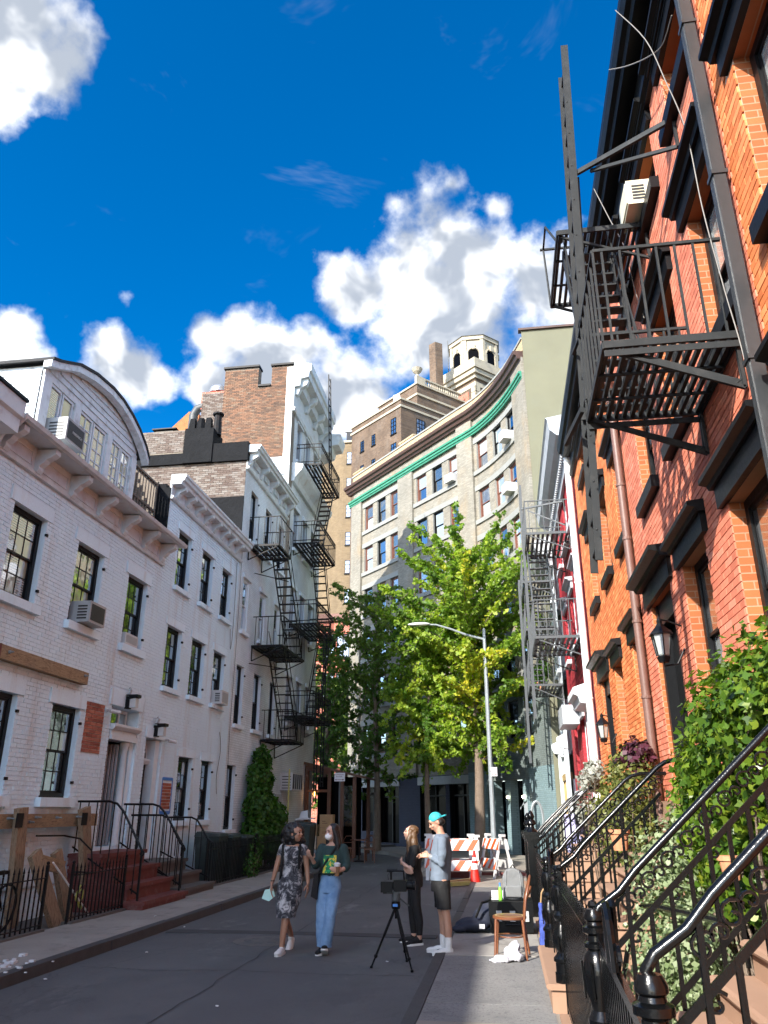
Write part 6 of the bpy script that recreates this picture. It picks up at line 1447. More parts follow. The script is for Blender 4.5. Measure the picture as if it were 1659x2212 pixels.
mb = MB(); mb.prism([(-7.4,28.4,1.45),(-6.75,28.5,1.47),(-6.8,29.0,1.47),(-7.35,29.0,1.5)], (0,0,.03)); mb.prism([(-7.35,28.8,1.5),(-7.05,28.8,1.5),(-7.1,29.0,1.75),(-7.35,29.0,1.7)], (.01,.02,.02)); tag(mb.build('papers', M['paper'], loc=(-7.1,28.7,1.45)), 'crumpled white papers on a black bin', 'paper')
def carton(label, x, y, z, w, d, h, rz=0.):
    t = thing('cardboard_box', label, 'box', (x, y, z), 'cardboard boxes'); mb = MB(); mb.box(x-w/2, x+w/2, y-d/2, y+d/2, z, z+h); mb.build('carton', M['cardboard'], t); mb = MB(); mb.box(x-.03, x+.03, y-d/2-.002, y+d/2+.002, z+h-.06, z+h+.002); mb.build('tape', M['shop_wood'], t)
    mb = MB(); mb.box(x-w*.3, x-w*.05, y-d/2-.003, y-d/2, z+h*.45, z+h*.5); mb.box(x-w*.3, x+w*.1, y-d/2-.003, y-d/2, z+h*.3, z+h*.34); mb.build('print', M['wood_brown'], t)['kind'] = 'stuff'
carton('topmost cardboard box of the tall stack', -6.37, 29, 1.2, .46, .4, .42); carton('second cardboard box of the tall stack', -6.36, 29, .92, .48, .4, .27); carton('third cardboard box of the tall stack', -6.42, 29, .45, .5, .42, .46); carton('bottom cardboard box of the tall stack', -6.4, 29, .02, .5, .42, .42); carton('single cardboard box behind the papers', -6.93, 29.2, .9, .4, .4, .38)
# big white air conditioner grille on the corner house and a yellow pole
ac_unit('large white barred air conditioner on the corner house front', FL, 29.9, 2.45, 1.5, .62, .45, 'ac_white', 'ac_dark', bars=5)
mb = MB(); mb.tube([(-7.35,27.2,.1),(-7.35,27.2,3.1)], .03, 8); mat('pole_yellow', (.42, .37, .12), .6); tag(mb.build('yellow_pole', M['pole_yellow'], loc=(-7.35,27.2,0)), 'slim yellowish pole beside the corner house', 'pole')
mb = MB(); FL.box(mb, 28.5, 29.3, -.02, .04, .1, 2.3); o = mb.build('side_door', M['grey_trim'], h4)

# ------------------------------------------------------------------ timber dining shed, tables and chairs in the shade
sh_ = thing('dining_shed', 'dark timber street dining shed with sloping roof', 'shed', (-7, 33, 0))
mb = MB(); mb.prism([(-8.3,32.6,3.55),(-5.75,32.6,2.98),(-5.75,32.6,3.06),(-8.3,32.6,3.66)], (0,4,0)); mb.build('roof', M['wood_brown'], sh_)
for x, z in ((-8.1,3.5),(-7.15,3.3),(-6.62,3.15),(-6.1,3.05)):
    for y in (32.8, 36.2): mb = MB(); mb.bar((x,y,0), (x,y,z), .14); mb.build('post', M['wood_brown'], sh_)
for z in (2.5, .95): mb = MB(); mb.bar((-8.1,32.8,z), (-7.15,32.8,z), .1); mb.build('rail', M['wood_brown'], sh_)
mb = MB(); mb.bar((-8.1,32.8,3.42), (-7.15,32.8,3.22), .12, .22); mb.build('beam', M['wood_brown'], sh_)
mb = MB(); mb.box(-8.05, -6.15, 34.6, 34.7, 0, 3.1); mb.build('back_panel', M['dark_interior'], sh_); mb = MB(); mb.box(-6.95, -6.7, 32.85, 32.95, .1, 3.1); mb.build('panel', M['dark_interior'], sh_)
mb = MB(); mb.box(-6.6, -6.12, 32.84, 32.86, 1.15, 2.7); mb.build('pane', M['glass_dark'], sh_)
mb = MB(); mb.ball((-7.75,32.7,2.38), .09, 10, 8); lb = mb.build('lantern_globe', M['bulb_orange'], loc=(-7.75,32.7,2.3)); tag(lb, 'round orange lantern glowing in the dark shed', 'lamp')
def bistro_chair(label, x, y, rz):
    t = thing('bistro_chair', label, 'chair', (x, y, 0), 'outdoor bistro chairs'); t.rotation_euler = (0, 0, rz); mm = M['wood_brown']
    def part(nm, fn):
        mb = MB(); fn(mb); me = mb.mesh(nm, mm); o = bpy.data.objects.new(nm, me); link(o); o.parent = t
    part('seat', lambda m: m.box(-.2,.2,-.2,.2,.43,.46))
    for sx in (-.18,.18):
        for sy in (-.18,.18): part('leg', lambda m: m.bar((sx,sy,0),(sx,sy,.44),.03))
    part('backrest', lambda m: [m.tube([(-.19,-.19,.45),(-.18,-.23,.75),(-.1,-.25,.88),(.1,-.25,.88),(.18,-.23,.75),(.19,-.19,.45)],.014,5), m.bar((-.18,-.22,.66),(.18,-.22,.66),.02)])
for i, (x, y, a, l) in enumerate([(-5.9,30.4,.4,'nearest'),(-5.3,31.0,2.6,'rightmost'),(-6.2,31.2,-.6,'leftmost'),(-5.0,30.0,3.3,'frontmost')]): bistro_chair('dark bistro chair in the shade, %s of the group' % l, x, y, a)
tb2 = thing('bistro_table', 'small dark bistro table among shaded chairs', 'table', (-5.5, 30.6, 0)); mb = MB(); mb.lathe((-5.5,30.6,.72), [(.33,0),(.33,.03)], 16); mb.build('top', M['wood_brown'], tb2); mb = MB(); mb.lathe((-5.5,30.6,0), [(.22,0),(.2,.03),(.025,.06),(.025,.72)], 10); mb.build('pedestal', M['iron_black'], tb2)
# parking sign on its post
def sign(label, x, y, z, w, h, lines, arrow):
    t = thing('street_sign', label, 'sign', (x, y, z), 'street signs'); mb = MB(); mb.box(x-w/2, x+w/2, y-.006, y+.006, z, z+h); mb.build('plate', M['paper'], t)
    for i, l in enumerate(lines): text(t, l, h*.2, 'red_ink', (x-w*.06, y-.008, z+h*(.72-.24*i)), (math.pi/2, 0, 0))
    mb = MB(); mb.box(x-w*.36, x+w*.3, y-.010, y-.007, z+h*.16, z+h*.21); mb.prism([(x+w*.28,y-.010,z+h*.08),(x+w*.42,y-.010,z+h*.185),(x+w*.28,y-.010,z+h*.29)], (0,.003,0)); mb.prism([(x-w*.32,y-.010,z+h*.08),(x-w*.44,y-.010,z+h*.185),(x-w*.32,y-.010,z+h*.29)], (0,.003,0)); mb.build('arrow', M['red_ink'], t)
    return t
mat('red_ink', (.10, .01, .012), .5)
sg = sign('white no parking sign in front of the dark shed', -5.54, 27, 2.68, .36, .27, ('NO PARKING', 'ANYTIME'), True); mb = MB(); mb.bar((-5.54,27.03,0), (-5.54,27.03,2.95), .045); mb.build('post', M['iron_slate'], sg)

# ------------------------------------------------------------------ street lamp
lp = thing('street_lamp', 'tall galvanised street lamp with curved arm among the leaves', 'street lamp', (-.5, 28.9, .1)); GV = M['galvanised']
mb = MB(); mb.prism([(-.64,28.76,.1),(-.36,28.76,.1),(-.36,29.04,.1),(-.64,29.04,.1)], (0,0,.5)); mb.prism([(-.62,28.78,.6),(-.38,28.78,.6),(-.38,29.02,.6),(-.62,29.02,.6)], (0,0,.06)); mb.build('base', GV, lp)
mb = MB(); mb.lathe((-.5,28.9,.66), [(.11,0),(.1,.2),(.085,.9),(.08,2.0),(.075,5),(.06,7.4),(.07,7.42),(.03,7.5)], 8); mb.build('pole', GV, lp)
mb = MB(); mb.tube([(-.52,28.9,7.75),(-1.2,28.9,7.95),(-1.75,28.9,8.18),(-2.3,28.9,8.36),(-2.6,28.9,8.38)], [.05,.045,.04,.035,.03], 8); mb.build('arm', GV, lp, smooth=40)
mb = MB(); mb.ball((-2.95,28.9,8.4), (.45,.14,.075), 12, 8); mb.build('lamp_head', M['ac_white'], lp, smooth=60)
sticker = MB(); sticker.lathe((-.5,28.755,.36), [(.10,0),(.10,.004)], 16, 'y'); so = sticker.build('sticker', M['paper'], lp)
mb = MB(); mb.tube([(-.5+.085*math.cos(a),28.75,.36+.085*math.sin(a)) for a in np.linspace(0, 2*math.pi, 17)[:-1]], .007, 4, closed=True); mb.ball((-.53,28.75,.39), (.018,.004,.02), 6, 4); mb.ball((-.47,28.75,.39), (.018,.004,.02), 6, 4); mb.ball((-.5,28.75,.32), (.025,.004,.015), 6, 4); mb.build('sticker_drawing', M['plastic_black'], so)
sign('white parking sign on the street lamp', -.38, 28.78, 2.88, .22, .3, ('NO', 'STOPPING'), True)
# barricades, cone, planks
mat('barricade_white', (.52, .52, .51), .45, .06); mat('barricade_orange', (.55, .065, .006), .45, .08); mat('cone_red', (.52, .018, .01), .45, .1); mat('reflective', (.6, .6, .6), .25, .04)
def barricade(label, x0, x1, y, rz):
    t = thing('barricade', label, 'barricade', ((x0+x1)/2, y, 0), 'orange striped barricades'); WM = M['barricade_white']; off = Vector(((x0+x1)/2, y, 0)); W = (x1-x0)/2
    def put(nm, mb, m, par=None):
        o = bpy.data.objects.new(nm, mb.mesh(nm, m)); link(o); o.parent = par or t; return o
    for s in (-1, 1):
        for x in (-W+.08, W-.08):
            mb = MB(); mb.hexa([(x-.05,s*.30-.02,0),(x+.05,s*.30-.02,0),(x+.05,s*.30+.02,0),(x-.05,s*.30+.02,0),(x-.05,s*.04-.02,1.14),(x+.05,s*.04-.02,1.14),(x+.05,s*.04+.02,1.14),(x-.05,s*.04+.02,1.14)]); put('leg', mb, WM)
        for z0, z1 in ((.30,.54),(.78,1.04)):
            dy = lambda z: s*(.30-.26*z/1.14)+s*.032
            mb = MB(); mb.hexa([(-W,dy(z0)-.012,z0),(W,dy(z0)-.012,z0),(W,dy(z0)+.012,z0),(-W,dy(z0)+.012,z0),(-W,dy(z1)-.012,z1),(W,dy(z1)-.012,z1),(W,dy(z1)+.012,z1),(-W,dy(z1)+.012,z1)]); bd = put('board', mb, WM)
            k = -W-.1
            while k < W-.05:
                P = [(k,z0),(k+.16,z0),(k+.34,z1),(k+.18,z1)]
                P = [(max(-W+.01,min(W-.01,a)),b) for a,b in P]
                mb = MB(); q = s*.0145; mb.add([(a, dy(b)+q, b) for a,b in P], [(0,1,2,3)]); put('orange_stripe', mb, M['barricade_orange'], bd); k += .36
    for x in (-W+.08, W-.08):
        mb = MB(); mb.box(x-.1,x+.1,-.06,.06,1.10,1.16); put('top_handle', mb, WM)
    t.rotation_euler = (0,0,rz); return t
barricade('front orange and white barricade behind the capped man', -2.1, -.78, 22.4, .03)
barricade('back orange and white barricade, farther from the camera', -2.3, -.95, 23.3, -.04)
barricade('slanting white barricade seen end on beside the lamp', -.95, .2, 23.4, -1.15)
cn = thing('traffic_cone', 'red traffic cone with white reflective collar', 'traffic cone', (-.9, 21.9, .0)); mb = MB(); mb.box(-1.1,-.7,21.7,22.1,0,.04); mb.build('base', M['plastic_black'], cn); mb = MB(); mb.lathe((-.9,21.9,.04), [(.145,0),(.03,.74),(.03,.76),(.01,.76)], 16); mb.build('cone', M['cone_red'], cn, smooth=40)
for z0, z1 in ((.32,.46),(.52,.60)):
    mb = MB(); r = lambda z: .145-.115*z/.74+.003; mb.lathe((-.9,21.9,.04), [(r(z0),z0),(r(z1),z1)], 16); mb.build('collar', M['reflective'], cn)
for i, (p, q, m, l) in enumerate([((-1.6,21.6,.06),(-.95,22.6,.06),'shop_wood','long timber offcut lying beside the cone'),((-1.5,21.3,.05),(-1.05,21.75,.05),'pole_yellow','yellow plastic piece lying at the foot of the cone'),((-2.0,22.1,.04),(-1.2,21.9,.04),'red_stone','reddish plank under the barricade')]):
    mb = MB(); mb.bar(p, q, .12, .09); tag(mb.build('plank_offcut', M[m], loc=p), l, 'plank', 'debris by the barricade')
# manhole and litter
mh = thing('manhole_cover', 'round cast iron manhole cover in the road', 'manhole cover', (-3.62, 12.35, 0)); zc = road_z(-3.62)
mb = MB(); mb.lathe((-3.62,12.35,zc), [(.44,-.02),(.44,.006),(.38,.008)], 28); mb.build('ring', M['cast_iron'], mh); mb = MB(); mb.lathe((-3.62,12.35,zc), [(.37,-.02),(.37,.010),(.02,.012)], 28); mb.build('cover', M['cast_iron'], mh)
for k in range(8):
    a = k*math.pi/4; mb = MB(); c = Vector((-3.62+.23*math.cos(a), 12.35+.23*math.sin(a), zc+.011)); mb.cbox(c, (.055,.04,.003)); mb.build('cast_boss', M['iron_slate'], mh)
LIT = ['white scrap in the gutter, closest to the rubble', 'white scrap in the gutter level with the second fence', 'white scrap on the road left of the manhole', 'white scrap on the road front centre', 'scrap of litter on the pavement at the foot of red stoop', 'white scrap between the tripod legs']
rr = random.Random(12)
for i, (x, y) in enumerate([(-5.3,9.4),(-5.35,13.6),(-4.9,11.2),(-2.9,8.4),(-6.0,13.9),(-1.6,11.0)]):
    mb = MB(); z = road_z(x)+.004 if -5.48 < x < -1 else .104; n = 6; r = rr.uniform(.018,.035)
    P = [(x+r*rr.uniform(.5,1.3)*math.cos(a), y+r*rr.uniform(.5,1.3)*math.sin(a), z+rr.uniform(0,.012)) for a in np.linspace(0, 2*math.pi, n+1)[:-1]]; mb.prism(P, (rr.uniform(-.01,.01),0,.006)); tag(mb.build('paper_scrap', M['paper'], loc=(x,y,z)), LIT[i], 'litter', 'litter')
# tar-filled seams in the asphalt
rr = random.Random(21)
for i, pts in enumerate([[(-3.35,5.5),(-3.3,9),(-3.38,13),(-3.3,18),(-3.35,24)], [(-5.3,10.2),(-4.2,10.05),(-3.3,10.2),(-2.2,10.1),(-1.1,10.25)], [(-5.3,17.2),(-3.5,17.3),(-1.1,17.1)]]):
    mb = MB(); P = []
    for (x0, y0), (x1, y1) in zip(pts, pts[1:]):
        for k in range(14): t = k/14; P.append((x0+(x1-x0)*t+rr.gauss(0,.018), y0+(y1-y0)*t+rr.gauss(0,.018)))
    for (x0, y0), (x1, y1) in zip(P, P[1:]):
        d = Vector((x1-x0, y1-y0, 0)).normalized(); n_ = Vector((-d.y, d.x, 0))*rr.uniform(.004,.010); z = max(road_z(x0), road_z(x1))+.005
        mb.quad((x0-n_.x,y0-n_.y,z), (x0+n_.x,y0+n_.y,z), (x1+n_.x,y1+n_.y,z), (x1-n_.x,y1-n_.y,z))
    tag(mb.build('tar_seam', M['patch'], loc=(pts[0][0],pts[0][1],0)), kind='structure')
dv = MB(); rr = random.Random(2); 
for i in range(90):
    x, y = rr.gauss(-6.2,.35), rr.gauss(9.35,.35); s = rr.uniform(.012,.04); dv.cbox((x,y,.105+s*.3), (s,s*rr.uniform(.5,1),s*.4))
o = dv.build('rubble', M['paper'], loc=(-6.2,9.35,.1)); tag(o, 'crumbled plaster rubble on the left pavement edge', 'rubble', kind='stuff')
# ------------------------------------------------------------------ right side: brownstone stoops, glossy railings, newels, gates
BG = M['black_gloss']
NEWEL = [(.085,0),(.085,.10),(.10,.11),(.10,.14),(.075,.17),(.06,.2),(.075,.24),(.095,.30),(.09,.38),(.06,.46),(.055,.5),(.075,.53),(.075,.56),(.05,.6),(.075,.68),(.085,.76),(.072,.84),(.05,.87),(.066,.88),(.066,.9),(.046,.91),(.044,.935),(.07,.95),(.07,.975),(.048,.985),(.044,1.0),(.056,1.01),(.056,1.03),(.04,1.06)]
def newel(label, x, y, z, s=1.0, sy=1.0):
    t = thing('newel_post', label, 'newel post', (x, y, z), 'turned newel posts')
    mb = MB(); mb.lathe((x,y,z), [(.1*s,0),(.1*s,.09*sy),(.02,.09*sy)], 8); mb.build('plinth', BG, t)
    mb = MB(); mb.lathe((x,y,z+.09*sy), [(r*s, h*sy) for r, h in NEWEL], 18); mb.build('turned_shaft', BG, t, smooth=28)
    for zz, r in ((.30,.096),(.76,.087)):
        for k in range(12):
            a = k*math.pi/6; mb = MB(); mb.bar((x+r*s*.9*math.cos(a), y+r*s*.9*math.sin(a), z+(zz-.02)*sy), (x+r*s*math.cos(a), y+r*s*math.sin(a), z+(zz+.15)*sy), .018*s, .012)
            if k % 2 == 0: mb.build('flute', BG, t)
    return t
def scroll(mb, p, ux, uz, r, turns=1.25, tr=.008, sgn=1):
    mb.tube([Vector(p)+Vector(ux)*(r*(1-a/(turns*7.2))*math.cos(a)*sgn)+Vector(uz)*(r*(1-a/(turns*7.2))*math.sin(a)) for a in np.linspace(0, turns*2*math.pi, int(14*turns))], tr, 5)
def right_stoop(label, y0, y1, x0=.28, n=10, z0=.30, dx=.19, dz=.17, m='brownstone'):
    t = thing('stoop', label, 'stoop', (x0, (y0+y1)/2, .05), 'stoops')
    for i in range(n):
        z = z0+dz*i; x = x0+dx*i; mb = MB(); mb.box(x+.03, 2.16, y0+.03, y1-.03, (z-dz if i else .0), z-.05)
        # nosing with rounded front
        pr = [(x+.02,z-.05),(x-.01,z-.04),(x-.018,z-.025),(x-.01,z-.008),(x+.01,z),(2.16,z),(2.16,z-.05)]
        mb.prism([(a, y0, b) for a, b in pr], (0, y1-y0, 0)); mb.build('step', M[m], t)
    return t
def iron_rail(label, y, x0, x1, zx, n, top=.0, hi=.80, group='glossy stoop railings', flat=.45, m=None, scr=True):
    """sloping railing at constant y: round handrail, second rail, bottom rail, balusters, scrolls"""
    m = m or BG; t = thing('stoop_railing', label, 'railing', (x0, y, .1), group); sl = .905
    zt = lambda x: zx+sl*(x-x0)
    P = [(x0-.06,y,zt(x0)-.20),(x0-.055,y,zt(x0)-.06),(x0-.02,y,zt(x0)-.01),(x0+.1,y,zt(x0+.1)-.02)]+[(x,y,zt(x)) for x in np.linspace(x0+.2, x1, 6)]
    if flat: P += [(x1+.08,y,zt(x1)+.05),(x1+.2,y,zt(x1)+.08),(x1+flat,y,zt(x1)+.08)]
    mb = MB(); mb.tube(P, .022, 9); mb.build('handrail', m, t, smooth=50)
    mb = MB(); mb.bar((x0+.02,y,zt(x0)-.24), (x1,y,zt(x1)-.24), .016, .03); mb.build('second_rail', m, t)
    mb = MB(); mb.bar((x0+.05,y,zt(x0)-.72), (x1,y,zt(x1)-.72), .016, .03); mb.build('bottom_rail', m, t)
    for i in range(n):
        x = x0+.1+(x1-x0-.1)*(i+.35)/n; mb = MB(); mb.bar((x,y,zt(x)-.95), (x,y,zt(x)-(.0 if i % 4 == 0 else .24)), .022 if i % 4 else .03, .022); mb.build('baluster', m, t)
        if scr:
            mb = MB(); s = Vector((1,0,sl)).normalized(); u = Vector((-sl,0,1)).normalized(); c = Vector((x+.03,y,zt(x+.03)-.12))
            scroll(mb, c-s*.03, s, u, .055, 1.2, .007); scroll(mb, c+s*.05-u*.01, s, u, .04, 1.1, .007, -1); mb.build('scroll', m, t)
            if i % 2 == 0:
                mb = MB(); c = Vector((x+.03,y,zt(x+.03)-.31)); scroll(mb, c, s, u, .045, 1.1, .007); mb.build('scroll', m, t)
    return t
def gate(label, x, ya, yb, za, zb, z0, group='iron gates'):
    """close-barred gate between two newels, scrolled crest"""
    t = thing('stoop_gate', label, 'gate', (x, (ya+yb)/2, z0), group); n = int(abs(yb-ya)/.075)
    mb = MB(); mb.bar((x,ya,za), (x,yb,zb), .03, .05); mb.bar((x,ya,z0+.12), (x,yb,z0+.12), .03, .04); mb.build('rail', BG, t)
    for i in range(1, n):
        k = i/n; y = ya+(yb-ya)*k; mb = MB(); mb.bar((x,y,z0+.05), (x,y,za+(zb-za)*k), .022); mb.build('bar', BG, t)
    c = ya+(yb-ya)*.35; zc_ = za+(zb-za)*.35
    for s in (-1, 1):
        mb = MB(); mb.tube([(x+.02*s, c+s*(.20-.2*a/3.2)*math.cos(a)*.9+s*.05, zc_+.02+.26*math.sin(a)) for a in np.linspace(0, 3.1, 12)], .018, 6); scroll(mb, (x,c+s*.2,zc_+.07), (0,1,0), (0,0,1), .07, 1.2, .013, s); mb.build('crest_scroll', BG, t)
    mb = MB(); mb.bar((x-.03,(ya+yb)/2,z0+.5), (x-.03,(ya+yb)/2-.05,z0+.65), .02, .05); mb.build('latch', M['cast_iron'], t)
right_stoop('brownstone stoop at the lower right corner', 3.18, 4.9, .26)
right_stoop('brownstone stoop of the salmon brick house', 8.3, 10.5, .29)
iron_rail('big glossy black railing nearest the camera', 3.15, .50, 1.62, 1.34, 9, flat=.0)
iron_rail('glossy black railing crossing in front of the ivy', 4.93, .50, 1.66, 1.30, 9, flat=.4)
iron_rail('black railing on the near side of the second stoop', 8.36, .52, 1.5, 1.30, 8, flat=.5)
iron_rail('black railing on the far side of the second stoop', 10.4, .52, 1.46, 1.28, 8, flat=.5)
newel('large turned newel at the bottom edge of the picture', .45, 3.1, .06, 1.0, 1.06); newel('turned newel at the foot of the near stoop beside the gate', .45, 4.95, .06, 1.0, 1.06)
newel('turned newel on the brownstone step of the second stoop', .46, 8.4, .30, 1.0, .86); newel('turned newel with a blue bag beside it', .44, 10.4, .30, .95, .84)
gate('black gate between the two nearest newels', .46, 4.85, 3.2, 1.14, 1.02, .06); gate('black gate across the second stoop', .46, 10.3, 8.5, 1.08, 1.12, .3)
GF = 'areaway fences on the right'
fence('black areaway fence between the two nearest stoops', (.46,5.1,.06), (.46,8.2,.06), 1.12, BG, GF, .105, spear=False, rails=(.08,.93), base='brownstone', name='areaway_fence', bar=.022)
fence('black areaway fence beyond the second stoop', (.46,10.6,.06), (.46,14.6,.06), 1.05, BG, GF, .11, spear=False, rails=(.08,.93), base='brownstone', name='areaway_fence', bar=.022)
# basement stair rail and far stoop of the orange house
mb = MB(); mb.tube([(.9,7.9,.35),(1.0,7.6,.9),(1.05,7.3,1.05),(1.1,6.9,1.1),(1.3,5.6,1.15)], .024, 7); o = mb.build('basement_handrail', BG, loc=(1,7,.1), smooth=50); tag(o, 'low black handrail of the areaway steps before the ivy', 'railing')
right_stoop('brownstone stoop of the orange brick house', 15.6, 17.4, .32)
iron_rail('black railing on the near side of the third stoop', 15.6, .54, 1.46, 1.28, 7, flat=.5); iron_rail('black railing on the far side of the third stoop', 17.4, .54, 1.46, 1.28, 7, flat=.5)
def ornate_post(label, x, y, h=1.42):
    t = thing('ornate_post', label, 'post', (x, y, .06), 'ornate cast posts'); mb = MB()
    for z0, z1, r in ((0,.12,.15),(.12,.18,.13),(.18,.22,.11),(.22,.5,.09),(.5,.55,.11),(.55,h-.3,.085),(h-.3,h-.26,.11),(h-.26,h-.2,.13),(h-.2,h-.14,.15)): mb.box(x-r, x+r, y-r, y+r, .06+z0, .06+z1)
    mb.build('shaft', BG, t)
    for s in (-1, 1):
        mb = MB(); mb.box(x-.05, x+.05, y+s*.09-.01, y+s*.09+.01, .06+.62, .06+h-.38); mb.build('panel', BG, t)
    mb = MB(); mb.lathe((x,y,.06+h-.14), [(.12,0),(.06,.06),(.05,.1),(.09,.13),(.085,.18),(.05,.21),(.07,.25),(.05,.31),(.01,.36)], 10); mb.build('finial', BG, t, smooth=50)
ornate_post('nearer square cast iron post with a finial', .42, 15.3, 1.5); ornate_post('farther square cast iron post with a finial', .42, 17.9, 1.45)
fence('black fence past the ornate posts', (.42,18.1,.06), (.42,22.0,.06), 1.05, BG, GF, .12, spear=False, rails=(.08,.93), base='brownstone', name='areaway_fence')
right_stoop('brownstone stoop of the dark red house', 19.0, 20.8, .4, n=6, dz=.16)
iron_rail('thin black railing of the red house stoop', 19.0, .6, 1.5, 1.2, 7, flat=.4, scr=False); iron_rail('far thin black railing of the red house stoop', 20.8, .6, 1.5, 1.2, 7, flat=.4, scr=False)
mb = MB(); mb.box(1.2, 1.75, 18.1, 18.14, .55, 1.7); mat('lilac', (.42, .40, .62), .7); o = mb.build('banner', M['lilac'], loc=(1.5,18.1,.6)); tag(o, 'pale lilac board standing behind the stoop railings', 'board')
mb = MB(); mb.box(1.4, 2.0, 17.55, 18.0, 1.5, 1.75); o = mb.build('dark_crate', M['plastic_black'], loc=(1.7,17.8,1.5)); tag(o, 'black crate on the far stoop landing before red wall', 'crate')
# brownstone basement wall with dark openings behind the railings
mb = MB(); mb.box(2.08, 2.14, 5.5, 18.5, .0, 1.9); bw = mb.build('basement_wall', M['brownstone'], loc=(2.1,6,0)); tag(bw, 'brownstone basement course along the right houses', 'wall')
for y in (6.0, 7.4, 12.2, 13.8): mb = MB(); mb.box(2.06, 2.078, y, y+.8, .35, 1.2); mb.build('basement_window', M['dark_interior'], bw)

# ------------------------------------------------------------------ things on the right pavement
ch = thing('bentwood_chair', 'brown bentwood chair with round seat on the pavement', 'chair', (-.02, 11.15, .065)); cw = 'chair_wood'; mat('chair_wood', (.17, .06, .025), .35, .2, 5, .1, 60, coat=.3); mat('cane', (.36, .26, .11), .6, .15, 30, .2, 200)
cx, cyy, cz = -.04, 11.15, .065
for (ax, ay, bx, by) in ((-.17,-.16,-.20,-.22),(.16,-.18,.19,-.22),(-.15,.16,-.18,.2),(.17,.15,.23,.2)):
    mb = MB(); mb.tube([(cx+bx,cyy+by,cz),(cx+(ax+bx)/2,cyy+(ay+by)/2,cz+.22),(cx+ax,cyy+ay,cz+.44)], [.014,.017,.02], 8); mb.build('leg', M[cw], ch, smooth=50)
mb = MB(); mb.lathe((cx,cyy,cz+.43), [(.20,0),(.215,.01),(.215,.035),(.19,.042)], 24); mb.build('seat_ring', M[cw], ch, smooth=40)
mb = MB(); mb.lathe((cx,cyy,cz+.455), [(.19,0),(.19,.018),(.02,.012)], 24); mb.build('seat', M['cane'], ch)
for off, h_ in ((0,.93),(.075,.80)):
    mb = MB(); mb.tube([(cx+.17+.01,cyy-.17+off,cz+.42),(cx+.21,cyy-.19+off,cz+.66),(cx+.27,cyy-.12+off*.6,cz+h_*.94),(cx+.285,cyy,cz+h_),(cx+.27,cyy+.12-off*.6,cz+h_*.94),(cx+.21,cyy+.17-off,cz+.66),(cx+.18,cyy+.15-off,cz+.42)], .016, 8); mb.build('backrest_hoop' if not off else 'inner_hoop', M[cw], ch, smooth=50)
mb = MB(); mb.tube([(cx+.165*math.cos(a),cyy+.165*math.sin(a),cz+.24) for a in np.linspace(0, 2*math.pi, 21)[:-1]], .010, 6, closed=True); mb.build('stretcher_ring', M[cw], ch)
def blobmesh(name, balls, m, parent=None, loc=None, vox=.02, noise=.0, smooth=3, nscale=6):
    """union of ellipsoids/capsules turned into one continuous skin"""
    mb = MB()
    for b in balls:
        if len(b) == 2: mb.ball(b[0], b[1], 14, 10)
        else: mb.tube([b[0], b[1]], [b[2], b[3]], 12); mb.ball(b[0], b[2], 12, 8); mb.ball(b[1], b[3], 12, 8)
    return remesh(mb, name, m, parent, loc, vox, noise, smooth, nscale)
def remesh(mb, name, m, parent=None, loc=None, vox=.012, noise=0., smooth=4, nscale=6, cut=None):
    org = wpos(parent) if parent is not None else Vector(loc)
    tmp = bpy.data.objects.new('tmp', mb.mesh('tmp', m, org)); link(tmp)
    r = tmp.modifiers.new('r', 'REMESH'); r.mode = 'VOXEL'; r.voxel_size = vox; r.use_smooth_shade = True
    if smooth: s = tmp.modifiers.new('s', 'SMOOTH'); s.iterations = smooth; s.factor = .5
    if noise:
        tx = bpy.data.textures.new('n', 'CLOUDS'); tx.noise_scale = 1/nscale; d = tmp.modifiers.new('d', 'DISPLACE'); d.texture = tx; d.strength = noise; d.texture_coords = 'LOCAL'; d.mid_level = .5
    dg = bpy.context.evaluated_depsgraph_get(); me = bpy.data.meshes.new_from_object(tmp.evaluated_get(dg)); bpy.data.objects.remove(tmp)
    if cut:
        bm = bmesh.new(); bm.from_mesh(me)
        dead = [v for v in bm.verts if cut(v.co+org)]
        bmesh.ops.delete(bm, geom=dead, context='VERTS'); bm.to_mesh(me); bm.free()
    me.name = name; me.materials.clear(); me.materials.append(m if not isinstance(m, str) else M[m]); me.polygons.foreach_set('use_smooth', [True]*len(me.polygons))
    o = bpy.data.objects.new(name, me); link(o)
    if parent is not None: o.parent = parent
    else: o.location = org
    return o
mat('cloth_white', (.45, .44, .47), .8, .06, 9, .3, 20, .01)
o = blobmesh('white_cloth', [((-.12,10.85,.09),(.15,.12,.035)),((-.02,10.92,.13),(.10,.09,.07)),((.0,10.97,.19),(.07,.05,.09)),((-.24,10.8,.08),(.08,.06,.02)),((.05,10.87,.11),(.06,.08,.05)),((-.08,10.93,.16),(.05,.06,.06))], M['cloth_white'], loc=(-.08,10.88,.065), vox=.010, noise=.06, nscale=13, smooth=2); tag(o, 'crumpled white cloth under the bentwood chair', 'cloth')
cs = thing('equipment_case', 'black hard equipment case lying on the pavement', 'case', (0, 13.3, .065)); mb = MB(); mb.box(-.34, .30, 13.05, 13.75, .09, .30); mb.build('shell', M['plastic_black'], cs); mb = MB(); mb.box(-.35, .31, 13.04, 13.76, .305, .50); mb.build('lid', M['plastic_black'], cs)
for x in (-.2, .0, .2): mb = MB(); mb.box(x-.04, x+.04, 13.02, 13.04, .24, .38); mb.build('latch', M['ac_grey'], cs)
mb = MB(); mb.tube([(-.1,13.03,.2),(-.1,12.98,.2),(.1,12.98,.2),(.1,13.03,.2)], .015, 6); mb.build('handle', M['plastic_black'], cs)
